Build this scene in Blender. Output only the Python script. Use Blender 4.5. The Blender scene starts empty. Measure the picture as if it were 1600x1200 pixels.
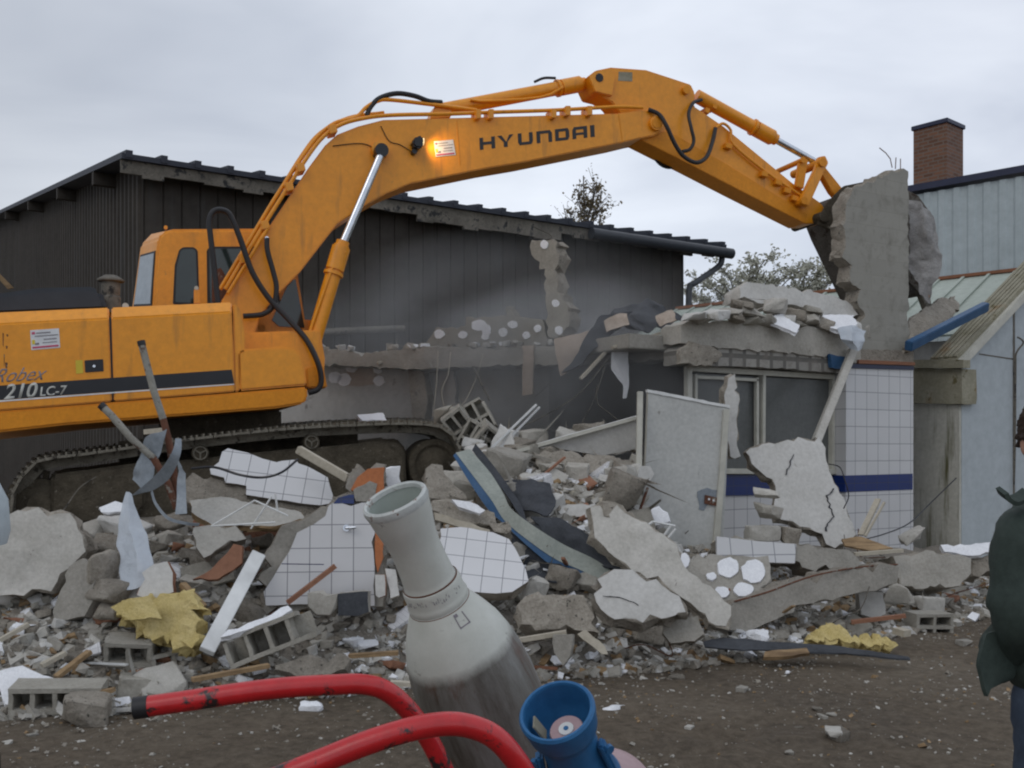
import bpy, bmesh, math, random, zlib
from mathutils import Vector, Matrix, noise
from mathutils.geometry import tessellate_polygon
random.seed(7)
S = bpy.context.scene
COL = S.collection
F, EYE, HOR = 1555.56, 1.6, 700.0          # focal length in photo pixels, eye height, horizon row
R = math.radians

# ---------------------------------------------------------------- camera, sky, light
cam = bpy.data.objects.new('camera', bpy.data.cameras.new('camera'))
COL.objects.link(cam)
cam.location = (0, 0, EYE); cam.rotation_euler = (R(90), 0, 0)
cam.data.lens = 35; cam.data.sensor_width = 36; cam.data.shift_y = 0.0625
cam.data.clip_start = .05; cam.data.clip_end = 800
S.camera = cam
S.view_settings.view_transform = 'Standard'; S.view_settings.look = 'None'
S.view_settings.exposure = 0; S.view_settings.gamma = 1

W = bpy.data.worlds.new('World'); S.world = W; W.use_nodes = True
nt = W.node_tree; nt.nodes.clear()
def wn(t, **k):
    n = nt.nodes.new(t)
    for a, b in k.items(): setattr(n, a, b)
    return n
tc = wn('ShaderNodeTexCoord'); mp = wn('ShaderNodeMapping'); mp.inputs['Scale'].default_value = (1.1, 1.1, 3.2)
mp.inputs['Location'].default_value = (.35, .1, .2)
n1 = wn('ShaderNodeTexNoise'); n1.inputs['Scale'].default_value = 1.8; n1.inputs['Detail'].default_value = 5; n1.inputs['Roughness'].default_value = .5
n1.inputs['Distortion'].default_value = .4
cr = wn('ShaderNodeValToRGB')
cr.color_ramp.elements[0].position = .3; cr.color_ramp.elements[0].color = (.47, .515, .61, 1)
cr.color_ramp.elements[1].position = .68; cr.color_ramp.elements[1].color = (.86, .905, .98, 1)
sky = wn('ShaderNodeTexSky', sky_type='NISHITA', sun_disc=False, sun_elevation=R(38), sun_rotation=R(40))
sk = wn('ShaderNodeVectorMath', operation='SCALE'); sk.inputs['Scale'].default_value = .012
addn = wn('ShaderNodeVectorMath', operation='ADD')
bg = wn('ShaderNodeBackground'); bg.inputs['Strength'].default_value = 1.0
out = wn('ShaderNodeOutputWorld')
# darker cloud bank towards the left (a direction in the world, west of the yard)
sep = wn('ShaderNodeSeparateXYZ'); mr = wn('ShaderNodeMapRange')
mr.inputs['From Min'].default_value = -.55; mr.inputs['From Max'].default_value = .05
mr.inputs['To Min'].default_value = .70; mr.inputs['To Max'].default_value = 1.0
mul = wn('ShaderNodeVectorMath', operation='SCALE')
L = nt.links.new
L(tc.outputs['Generated'], mp.inputs['Vector']); L(mp.outputs[0], n1.inputs['Vector']); L(n1.outputs['Fac'], cr.inputs[0])
L(sky.outputs[0], sk.inputs[0]); L(cr.outputs[0], addn.inputs[0]); L(sk.outputs[0], addn.inputs[1])
L(tc.outputs['Generated'], sep.inputs[0]); L(sep.outputs['X'], mr.inputs['Value']); L(addn.outputs[0], mul.inputs[0]); L(mr.outputs[0], mul.inputs['Scale'])
L(mul.outputs[0], bg.inputs['Color']); L(bg.outputs[0], out.inputs['Surface'])

sun = bpy.data.objects.new('sun', bpy.data.lights.new('sun', 'SUN')); COL.objects.link(sun)
sun.data.energy = .5; sun.data.angle = R(30); sun.data.color = (1, .96, .9)
sun.rotation_euler = (R(48), 0, R(-38))

# ---------------------------------------------------------------- helpers
def P(px, py, Y): return Vector(((px-800)/F*Y, Y, EYE-(py-HOR)/F*Y))
def ray(px, py): return Vector(((px-800)/F, 1, -(py-HOR)/F))
CAM = Vector((0, 0, EYE))
WM = {}
def tag(o, label=None, cat=None, group=None, kind=None):
    if label: o['label'] = label
    if cat: o['category'] = cat
    if group: o['group'] = group
    if kind: o['kind'] = kind
    return o
def place(o, M, parent=None):
    COL.objects.link(o)
    WM[o] = M.copy()
    if parent is not None:
        o.parent = parent
        o.matrix_basis = WM[parent].inverted() @ M
    else:
        o.matrix_basis = M
    return o
def T(v): return Matrix.Translation(Vector(v))
def empty(name, loc, label, cat, group=None):
    o = bpy.data.objects.new(name, None); o.empty_display_size = .2
    place(o, T(loc)); tag(o, label, cat, group); return o
def mk(name, bm, mats, M=None, parent=None, sharp=35, smooth=True, world=True):
    """bm in world coordinates when world, else local to M"""
    M = M or Matrix.Identity(4)
    if world and bm.verts:
        c = Vector((0, 0, 0))
        for v in bm.verts: c += v.co
        c /= len(bm.verts)
        M = T(c)
        for v in bm.verts: v.co -= c
    me = bpy.data.meshes.new(name)
    bmesh.ops.recalc_face_normals(bm, faces=bm.faces[:])
    bm.to_mesh(me); bm.free()
    for m in (mats if isinstance(mats, (list, tuple)) else [mats]): me.materials.append(m)
    if smooth:
        for p in me.polygons: p.use_smooth = True
        me.set_sharp_from_angle(angle=R(sharp))
    o = bpy.data.objects.new(name, me)
    return place(o, M, parent)
def addbox(bm, cx, cy, cz, sx, sy, sz, M=None, mi=0, bev=0):
    r = bmesh.ops.create_cube(bm, size=1)
    vs = r['verts']
    for v in vs:
        v.co = Vector((cx+v.co.x*sx, cy+v.co.y*sy, cz+v.co.z*sz))
    fs = set(f for v in vs for f in v.link_faces)
    for f in fs: f.material_index = mi
    if bev:
        es = list(set(e for v in vs for e in v.link_edges))
        r2 = bmesh.ops.bevel(bm, geom=es, offset=bev, segments=2, affect='EDGES')
        vs = list(set(v for f in r2['faces'] for v in f.verts) | set(v for v in vs if v.is_valid))
    if M is not None:
        for v in vs:
            if v.is_valid: v.co = M @ v.co
    return vs
def beam_bm(bm, p0, p1, w, h, up=(0, 0, 1), mi=0, bev=0, taper=1):
    p0, p1 = Vector(p0), Vector(p1)
    d = (p1-p0); Ln = d.length; d.normalize(); up = Vector(up)
    s = d.cross(up)
    if s.length < 1e-4: s = d.cross(Vector((0, 1, 0)))
    s.normalize(); u = s.cross(d)
    M = Matrix((( *( d.x, s.x, u.x), 0), (d.y, s.y, u.y, 0), (d.z, s.z, u.z, 0), (0, 0, 0, 1)))
    M = T((p0+p1)/2) @ M
    vs = addbox(bm, 0, 0, 0, Ln, w, h, M, mi, bev)
    return vs
def catmull(pts, k=6):
    pts = [Vector(p) for p in pts]
    if len(pts) < 3: return pts
    q = [2*pts[0]-pts[1]]+pts+[2*pts[-1]-pts[-2]]
    o = []
    for i in range(1, len(q)-2):
        a, b, c, d = q[i-1:i+3]
        for j in range(k):
            t = j/k
            o.append(.5*((2*b)+(c-a)*t+(2*a-5*b+4*c-d)*t*t+(3*b-a-3*c+d)*t**3))
    o.append(pts[-1]); return o
def tube_bm(bm, pts, r, seg=8, smooth=0, mi=0, cap=True, radii=None):
    pts = catmull(pts, smooth) if smooth else [Vector(p) for p in pts]
    n = len(pts); rings = []
    t0 = (pts[1]-pts[0]).normalized()
    a = t0.cross(Vector((0, 0, 1)))
    if a.length < .1: a = t0.cross(Vector((0, 1, 0)))
    a.normalize()
    for i, p in enumerate(pts):
        t = (pts[min(i+1, n-1)]-pts[max(i-1, 0)]).normalized()
        a = (a-t*a.dot(t)).normalized(); b = t.cross(a)
        rr = radii[i*(len(radii)-1)//max(n-1, 1)] if radii else r
        rings.append([bm.verts.new(p+(a*math.cos(2*math.pi*k/seg)+b*math.sin(2*math.pi*k/seg))*rr) for k in range(seg)])
    for i in range(n-1):
        for k in range(seg):
            f = bm.faces.new((rings[i][k], rings[i][(k+1) % seg], rings[i+1][(k+1) % seg], rings[i+1][k])); f.material_index = mi
    if cap:
        bm.faces.new(rings[0]).material_index = mi; bm.faces.new(list(reversed(rings[-1]))).material_index = mi
    return rings
def lathe_bm(bm, prof, seg=32, M=None, mi=0):
    """prof: (radius, z)"""
    M = M or Matrix.Identity(4); rings = []
    for r, z in prof:
        rings.append([bm.verts.new(M @ Vector((max(r, 1e-4)*math.cos(2*math.pi*k/seg), max(r, 1e-4)*math.sin(2*math.pi*k/seg), z))) for k in range(seg)])
    for i in range(len(rings)-1):
        for k in range(seg):
            bm.faces.new((rings[i][k], rings[i][(k+1) % seg], rings[i+1][(k+1) % seg], rings[i+1][k])).material_index = mi
    return rings

# ---------------------------------------------------------------- materials
def _mat(name):
    m = bpy.data.materials.new(name); m.use_nodes = True
    t = m.node_tree; p = t.nodes['Principled BSDF']
    return m, t, p
def _n(t, ty, **k):
    n = t.nodes.new(ty)
    for a, b in k.items(): setattr(n, a, b)
    return n
def coords(t, rnd=True):
    c = _n(t, 'ShaderNodeTexCoord')
    if not rnd: return c.outputs['Object']
    oi = _n(t, 'ShaderNodeObjectInfo'); s = _n(t, 'ShaderNodeVectorMath', operation='SCALE'); a = _n(t, 'ShaderNodeVectorMath', operation='ADD')
    cx = _n(t, 'ShaderNodeCombineXYZ'); s.inputs['Scale'].default_value = 37
    for i in range(3): t.links.new(oi.outputs['Random'], cx.inputs[i])
    t.links.new(cx.outputs[0], s.inputs[0]); t.links.new(c.outputs['Object'], a.inputs[0]); t.links.new(s.outputs[0], a.inputs[1])
    return a.outputs[0]
def noisef(t, vec, scale, detail=6, rough=.6, dist=0):
    n = _n(t, 'ShaderNodeTexNoise'); n.inputs['Scale'].default_value = scale; n.inputs['Detail'].default_value = detail
    n.inputs['Roughness'].default_value = rough; n.inputs['Distortion'].default_value = dist
    t.links.new(vec, n.inputs['Vector']); return n.outputs['Fac']
def ramp(t, fac, stops):
    r = _n(t, 'ShaderNodeValToRGB'); e = r.color_ramp.elements
    while len(e) < len(stops): e.new(.5)
    for el, (pos, c) in zip(e, stops):
        el.position = pos; el.color = (*c, 1) if len(c) == 3 else c
    t.links.new(fac, r.inputs[0]); return r.outputs[0]
def mix(t, fac, a, b, mode='MIX'):
    m = _n(t, 'ShaderNodeMix', data_type='RGBA', blend_type=mode)
    for sock, v in ((m.inputs['Factor'], fac), (m.inputs['A'], a), (m.inputs['B'], b)):
        pass
    fs = m.inputs[0]; A = m.inputs[6]; B = m.inputs[7]
    for sock, v in ((fs, fac), (A, a), (B, b)):
        if hasattr(v, 'is_linked') or hasattr(v, 'links'): t.links.new(v, sock)
        elif isinstance(v, (int, float)): sock.default_value = v
        else: sock.default_value = (*v, 1)
    return m.outputs[2]
def bump(t, p, h, strength, dist=.01):
    b = _n(t, 'ShaderNodeBump'); b.inputs['Strength'].default_value = strength; b.inputs['Distance'].default_value = dist
    t.links.new(h, b.inputs['Height']); t.links.new(b.outputs[0], p.inputs['Normal']); return b
def surf(name, c1, c2, rough=.85, scale=4, bs=.4, bscale=40, bd=.01, metal=0, spots=None, spot_scale=14, spot_t=.62, rnd=True, vary=.0, streak=None, spec=.3, coat=0):
    """mottled surface: two colours by noise, optional spots of a third colour, bump"""
    m, t, p = _mat(name); v = coords(t, rnd)
    col = ramp(t, noisef(t, v, scale, 8, .65), [(.32, c1), (.68, c2)])
    fine = noisef(t, v, scale*9, 5, .7)
    col = mix(t, .35, col, ramp(t, fine, [(.3, tuple(x*.7 for x in c1)), (.7, tuple(min(1, x*1.15) for x in c2))]))
    if spots:
        f = noisef(t, v, spot_scale, 6, .7, .3)
        fr = ramp(t, f, [(spot_t, (0, 0, 0)), (min(1, spot_t+.06), (1, 1, 1))])
        col = mix(t, fr, col, spots)
    if streak:
        mpn = _n(t, 'ShaderNodeMapping'); mpn.inputs['Scale'].default_value = streak[1]; t.links.new(v, mpn.inputs[0])
        f = noisef(t, mpn.outputs[0], 1.0, 6, .6)
        col = mix(t, ramp(t, f, [(streak[2], (0, 0, 0)), (streak[2]+.18, (1, 1, 1))]), col, streak[0])
    if vary:
        oi = _n(t, 'ShaderNodeObjectInfo'); h = _n(t, 'ShaderNodeMapRange'); h.inputs['To Min'].default_value = 1-vary; h.inputs['To Max'].default_value = 1+vary*.6
        t.links.new(oi.outputs['Random'], h.inputs[0])
        sc = _n(t, 'ShaderNodeVectorMath', operation='SCALE'); t.links.new(col, sc.inputs[0]); t.links.new(h.outputs[0], sc.inputs['Scale']); col = sc.outputs[0]
    t.links.new(col, p.inputs['Base Color'])
    p.inputs['Roughness'].default_value = rough; p.inputs['Metallic'].default_value = metal
    p.inputs['Specular IOR Level'].default_value = spec; p.inputs['Coat Weight'].default_value = coat
    if bs: bump(t, p, noisef(t, v, bscale, 8, .7), bs, bd)
    return m
def flat(name, c, rough=.6, metal=0, spec=.4, alpha=1, emit=0):
    m, t, p = _mat(name); v = coords(t)
    col = ramp(t, noisef(t, v, 6, 6, .6), [(.3, tuple(x*.82 for x in c)), (.7, tuple(min(1, x*1.1) for x in c))])
    t.links.new(col, p.inputs['Base Color']); p.inputs['Roughness'].default_value = rough; p.inputs['Metallic'].default_value = metal
    p.inputs['Specular IOR Level'].default_value = spec; p.inputs['Alpha'].default_value = alpha
    if emit: p.inputs['Emission Color'].default_value = (*c, 1); p.inputs['Emission Strength'].default_value = emit
    return m
def tiles(name, w, h, c=(.62, .615, .62), grout=(.16, .16, .18), mortar=.02, rough=.22, dirt=(.36, .35, .33), dt=.62, ox=0, oz=0, offset=0, plane='xz', vary=.05, bs=.3):
    m, t, p = _mat(name); tcn = _n(t, 'ShaderNodeTexCoord'); s = _n(t, 'ShaderNodeSeparateXYZ'); cx = _n(t, 'ShaderNodeCombineXYZ')
    t.links.new(tcn.outputs['Object'], s.inputs[0])
    if plane == 'xz':
        a, b = s.outputs['X'], s.outputs['Z']
    a1 = _n(t, 'ShaderNodeMath', operation='ADD'); a1.inputs[1].default_value = ox
    if plane == 'xyz':   # wraps round corners: x+y
        q = _n(t, 'ShaderNodeMath', operation='ADD'); t.links.new(s.outputs['X'], q.inputs[0]); t.links.new(s.outputs['Y'], q.inputs[1]); a, b = q.outputs[0], s.outputs['Z']
    b1 = _n(t, 'ShaderNodeMath', operation='ADD'); b1.inputs[1].default_value = oz
    wob = _n(t, 'ShaderNodeMath', operation='MULTIPLY_ADD'); wob.inputs[1].default_value = w*.03; wob.inputs[2].default_value = -w*.015
    t.links.new(noisef(t, tcn.outputs['Object'], 3.5, 3, .6), wob.inputs[0]); wa = _n(t, 'ShaderNodeMath', operation='ADD'); t.links.new(a, wa.inputs[0]); t.links.new(wob.outputs[0], wa.inputs[1]); a = wa.outputs[0]
    wb = _n(t, 'ShaderNodeMath', operation='ADD'); t.links.new(b, wb.inputs[0]); t.links.new(wob.outputs[0], wb.inputs[1]); b = wb.outputs[0]
    t.links.new(a, a1.inputs[0]); t.links.new(b, b1.inputs[0]); t.links.new(a1.outputs[0], cx.inputs[0]); t.links.new(b1.outputs[0], cx.inputs[1])
    bk = _n(t, 'ShaderNodeTexBrick', offset=offset, squash=1.0)
    bk.inputs['Scale'].default_value = 1; bk.inputs['Brick Width'].default_value = w; bk.inputs['Row Height'].default_value = h
    bk.inputs['Mortar Size'].default_value = mortar*w; bk.inputs['Mortar Smooth'].default_value = .1
    bk.inputs['Color1'].default_value = (*c, 1); bk.inputs['Color2'].default_value = (*[x*(1-vary) for x in c], 1); bk.inputs['Mortar'].default_value = (*grout, 1)
    t.links.new(cx.outputs[0], bk.inputs['Vector'])
    d = ramp(t, noisef(t, tcn.outputs['Object'], 5, 8, .75, .5), [(dt, (0, 0, 0)), (dt+.2, (1, 1, 1))])
    col = mix(t, d, bk.outputs['Color'], dirt)
    col = mix(t, .18, col, ramp(t, noisef(t, tcn.outputs['Object'], 1.7, 5, .6), [(.3, tuple(x*.6 for x in c)), (.7, c)]))
    t.links.new(col, p.inputs['Base Color']); p.inputs['Roughness'].default_value = rough
    iv = _n(t, 'ShaderNodeMath', operation='SUBTRACT'); iv.inputs[0].default_value = 1; t.links.new(bk.outputs['Fac'], iv.inputs[1])
    bump(t, p, iv.outputs[0], bs, .004)
    return m

MT = {}
MT['concrete'] = surf('concrete', (.28, .265, .23), (.44, .415, .37), spots=(.13, .12, .11), spot_scale=9, spot_t=.66, bs=.6, bscale=28, bd=.02, vary=.2)
MT['pale_concrete'] = surf('pale_concrete', (.38, .365, .325), (.53, .51, .47), spots=(.26, .24, .22), spot_t=.64, bs=.5, bscale=30, bd=.012, vary=.12)
MT['rough_concrete'] = surf('rough_concrete', (.21, .185, .15), (.44, .40, .34), scale=7, spots=(.07, .065, .055), spot_scale=22, spot_t=.6, bs=1, bscale=22, bd=.035, vary=.22)
MT['block'] = surf('block', (.25, .235, .20), (.38, .36, .315), scale=5, spots=(.38, .37, .35), spot_scale=30, spot_t=.66, bs=.7, bscale=60, bd=.012, vary=.15)
MT['plaster'] = surf('plaster', (.47, .46, .43), (.60, .59, .565), scale=3, spots=(.33, .31, .28), spot_scale=7, spot_t=.66, bs=.35, bscale=35, bd=.006, vary=.08)
MT['eps'] = surf('polystyrene', (.70, .71, .74), (.84, .85, .87), scale=8, bs=.5, bscale=60, bd=.006, rough=.8, spots=(.5, .49, .47), spot_t=.7)
MT['wood'] = surf('wood', (.20, .13, .065), (.36, .25, .14), scale=3, streak=((.14, .09, .05), (3, 3, 22), .5), bs=.3, bscale=40)
MT['pale_wood'] = surf('pale_wood', (.36, .32, .25), (.50, .46, .38), scale=3, spots=(.22, .18, .13), spot_t=.64, bs=.2)
MT['redwood'] = surf('reddish_wood', (.20, .09, .055), (.31, .16, .10), scale=4, bs=.3)
MT['brick'] = surf('terracotta', (.36, .12, .05), (.50, .19, .08), scale=4, spots=(.25, .25, .24), spot_scale=5, spot_t=.6, bs=.3)
MT['wool'] = surf('mineral_wool', (.60, .46, .15), (.80, .66, .33), scale=9, spots=(.42, .32, .12), spot_scale=10, spot_t=.66, bs=1, bscale=45, bd=.03, rough=1)
MT['rust'] = surf('rust', (.07, .03, .02), (.17, .075, .045), scale=8, spots=(.24, .23, .2), spot_scale=12, spot_t=.55, bs=.5)
MT['pipe_grey'] = surf('old_pipe', (.20, .19, .165), (.34, .33, .29), scale=8, spots=(.10, .055, .04), spot_scale=9, spot_t=.55, bs=.4)
MT['zinc'] = surf('zinc_sheet', (.17, .20, .23), (.30, .33, .36), rough=.5, metal=.3, scale=3, spots=(.12, .12, .12), spot_t=.68, bs=.2, bscale=12)
MT['bluemetal'] = surf('blue_metal', (.02, .065, .15), (.04, .11, .22), rough=.45, scale=4, spots=(.2, .2, .18), spot_t=.72, bs=.15)
MT['channelgrey'] = surf('channel_inside', (.22, .245, .22), (.34, .36, .32), rough=.5, scale=4, spots=(.14, .14, .12), spot_t=.64, bs=.2)
MT['felt'] = surf('felt_and_void_sheet', (.025, .028, .033), (.07, .075, .085), scale=5, spots=(.16, .15, .14), spot_t=.68, bs=.5, bscale=18, bd=.02)
MT['kraft'] = surf('brown_membrane', (.30, .24, .19), (.44, .37, .31), scale=4, spots=(.2, .14, .1), spot_t=.64, bs=.3)
MT['pvc'] = flat('white_plastic', (.66, .67, .66), .45)
MT['cream'] = flat('cream_paint', (.50, .49, .43), .5)
MT['metalpanel'] = surf('painted_door', (.42, .425, .41), (.52, .525, .505), rough=.5, scale=3, spots=(.2, .19, .17), spot_scale=4, spot_t=.66, bs=.1)
MT['orange'] = surf('orange_paint', (.74, .275, .008), (.82, .315, .012), rough=.36, scale=1.5, bs=.05, bscale=8, rnd=False, spec=.5, spots=(.48, .20, .03), spot_scale=5, spot_t=.67, streak=((.42, .17, .02), (6, 6, .9), .58))
MT['orange_worn'] = surf('worn_orange_paint', (.62, .22, .010), (.74, .28, .014), rough=.5, scale=3, bs=.1, bscale=20, rnd=False, spots=(.14, .08, .04), spot_scale=6, spot_t=.66)
MT['black'] = flat('black_rubber', (.018, .018, .02), .5)
MT['blackpaint'] = flat('black_paint', (.015, .016, .02), .35)
MT['hood'] = flat('charcoal_hood', (.03, .034, .042), .42)
MT['chrome'] = flat('chrome_rod', (.62, .65, .70), .22, 1)
MT['glass'] = flat('dark_glass', (.022, .035, .035), .07, 0, .6)
MT['dustyglass'] = surf('dusty_glass', (.075, .08, .078), (.12, .125, .12), rough=.3, scale=2, bs=0, rnd=False, spec=.4)
MT['reflectglass'] = flat('pale_reflection_glass', (.35, .40, .44), .1, 0, .6)  # reflection on the cab's rear pane put into the glass colour
MT['mud'] = surf('caked_mud', (.035, .028, .018), (.11, .092, .065), scale=6, spots=(.18, .16, .13), spot_scale=18, spot_t=.62, bs=.9, bscale=20, bd=.03)
MT['shoe'] = surf('muddy_steel', (.10, .088, .065), (.24, .22, .18), scale=7, spots=(.045, .038, .03), spot_scale=12, spot_t=.56, bs=.8, bscale=30, bd=.02, rough=.7)
MT['redpaint'] = surf('chipped_red_paint', (.42, .010, .014), (.56, .016, .02), rough=.3, scale=4, spots=(.025, .018, .018), spot_scale=18, spot_t=.555, bs=.2, bscale=60, bd=.002, rnd=False, spec=.6)
MT['blueplastic'] = surf('blue_plastic', (.02, .10, .24), (.03, .14, .31), rough=.42, scale=5, spots=(.02, .07, .15), spot_t=.7, bs=.05, rnd=False)
MT['pinkpaint'] = surf('faded_pink_paint', (.38, .25, .26), (.46, .33, .34), rough=.5, scale=3, bs=.1)
MT['moss'] = surf('mossy_cement', (.20, .185, .12), (.36, .34, .27), scale=3, spots=(.14, .12, .06), spot_scale=5, spot_t=.60, bs=.5, bscale=20, rnd=False, streak=((.26, .15, .06), (2.5, 2.5, 1), .58))
MT['pillar'] = surf('stained_render', (.40, .39, .34), (.56, .55, .50), scale=2, streak=((.11, .105, .05), (7, 7, .7), .52), bs=.3, rnd=False)
MT['whitewall'] = surf('white_render', (.38, .42, .44), (.44, .48, .50), scale=.8, spots=(.25, .24, .2), spot_scale=2.5, spot_t=.74, bs=.1, rnd=False, rough=.7)
MT['interior'] = surf('interior_plaster', (.36, .355, .33), (.50, .49, .47), scale=1.4, spots=(.22, .20, .18), spot_scale=3.2, spot_t=.6, bs=.3, rnd=False)
MT['greywall'] = surf('grey_wall', (.34, .33, .31), (.46, .45, .43), scale=1.5, bs=.2, rnd=False)  # even mid grey for inner walls, lightly mottled
MT['shed'] = surf('dark_cladding', (.038, .033, .028), (.062, .054, .046), scale=.6, rough=.75, streak=((.06, .058, .055), (4, 4, .35), .56), bs=.1, rnd=False, spec=.2)
MT['shedroof'] = flat('dark_roof_sheet', (.035, .04, .055), .6)
MT['fascia'] = surf('weathered_fascia', (.06, .055, .045), (.20, .18, .15), scale=2, spots=(.03, .03, .03), spot_scale=4, spot_t=.55, bs=.3, rnd=False)
MT['cladding'] = surf('pale_cladding', (.40, .455, .47), (.45, .505, .52), scale=.5, rough=.55, bs=.02, rnd=False)
MT['greenroof'] = surf('green_roof_sheet', (.30, .345, .30), (.40, .44, .39), scale=1.2, rough=.6, spots=(.22, .21, .15), spot_scale=3, spot_t=.68, bs=.1, rnd=False)
MT['copper'] = flat('rusty_trim', (.24, .10, .05), .6)
MT['chimney'] = tiles('chimney_brick', .24, .085, (.21, .10, .06), (.17, .145, .125), .05, .9, (.08, .05, .04), .55, offset=.5, plane='xyz', vary=.45)
MT['eaves_blue'] = flat('navy_trim', (.03, .035, .07), .5)
MT['tile15'] = tiles('white_tile', .155, .168, mortar=.022, dt=.68)
MT['tile15b'] = tiles('white_tile_wide', .150, .150, (.66, .66, .67), mortar=.02, dt=.7)
MT['tile20'] = tiles('wall_tile', .20, .208, (.58, .58, .585), (.20, .205, .225), .022, ox=.03, oz=.04, plane='xyz', dt=.7)
MT['bluetile'] = tiles('blue_tile', .20, .104, (.012, .03, .14), (.03, .04, .08), .02, ox=.03, plane='xyz', dirt=(.1, .1, .13), dt=.7)
MT['blockrow'] = tiles('hollow_block_row', .205, .5, (.33, .315, .285), (.10, .095, .085), .13, .9, (.16, .14, .12), .5, vary=.3)
MT['jointwall'] = tiles('block_masonry', .5, .2, (.31, .30, .265), (.265, .255, .222), .010, .9, (.18, .17, .145), .50, offset=.5, vary=.10, bs=.12)
MT['sticker'] = flat('sticker_white', (.72, .73, .74), .5)
MT['grey_ink'] = flat('grey_ink', (.22, .2, .22), .6)
MT['red_ink'] = flat('magenta_ink', (.55, .08, .16), .6)
MT['yellow_ink'] = flat('yellow_sticker', (.62, .47, .04), .5)
MT['foam_grey'] = flat('silver_letter', (.50, .50, .46), .4)
def film_mat():
    m, t, p = _mat('plastic_film'); v = coords(t)
    p.inputs['Base Color'].default_value = (.55, .60, .66, 1); p.inputs['Roughness'].default_value = .3; p.inputs['Alpha'].default_value = .72
    bump(t, p, noisef(t, v, 9, 6, .6, .6), .8, .03); return m
MT['film'] = film_mat()

MT['membrane_grey'] = surf('grey_membrane', (.22, .215, .21), (.37, .36, .35), scale=6, spots=(.34, .20, .12), spot_scale=7, spot_t=.64, bs=.9, bscale=18, bd=.04)

# ---------------------------------------------------------------- shaped pieces
def basis(yaw, pitch, roll):
    y, p, r = R(yaw), R(pitch), R(roll)
    n = Vector((math.sin(y)*math.cos(p), -math.cos(y)*math.cos(p), math.sin(p)))
    u = Vector((math.cos(y), math.sin(y), 0)); v = n.cross(u); v = -v if v.z < 0 else v
    u2 = u*math.cos(r)+v*math.sin(r); v2 = -u*math.sin(r)+v*math.cos(r)
    return u2, n, v2
def frame(c, u, n, v):
    return Matrix(((u.x, -n.x, v.x, c.x), (u.y, -n.y, v.y, c.y), (u.z, -n.z, v.z, c.z), (0, 0, 0, 1)))
def resample(loc, step, rough, rng, straight=None):
    """loc: 2-D outline points; returns jittered closed outline"""
    o = []; n = len(loc)
    for i in range(n):
        a, b = Vector(loc[i]), Vector(loc[(i+1) % n]); d = b-a; Ln = d.length
        if straight and i in straight: o.append(a); continue
        k = max(1, int(Ln/step)); nn = Vector((-d.y, d.x))/max(Ln, 1e-6)
        for j in range(k):
            t = j/k
            q = a+d*t
            if j or rough: q = q+nn*(rng.uniform(-1, 1)*rough*.7+noise.noise(Vector((q.x*9, q.y*9, len(o)*0+n)))*rough*2.0-(rough*2.2 if rng.random() < .07 else 0))*(1 if j else .3)+d/max(Ln, 1e-6)*rng.uniform(-.3, .3)*min(step, Ln/k)*(1 if j else 0)
            o.append(q)
    return o
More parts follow.
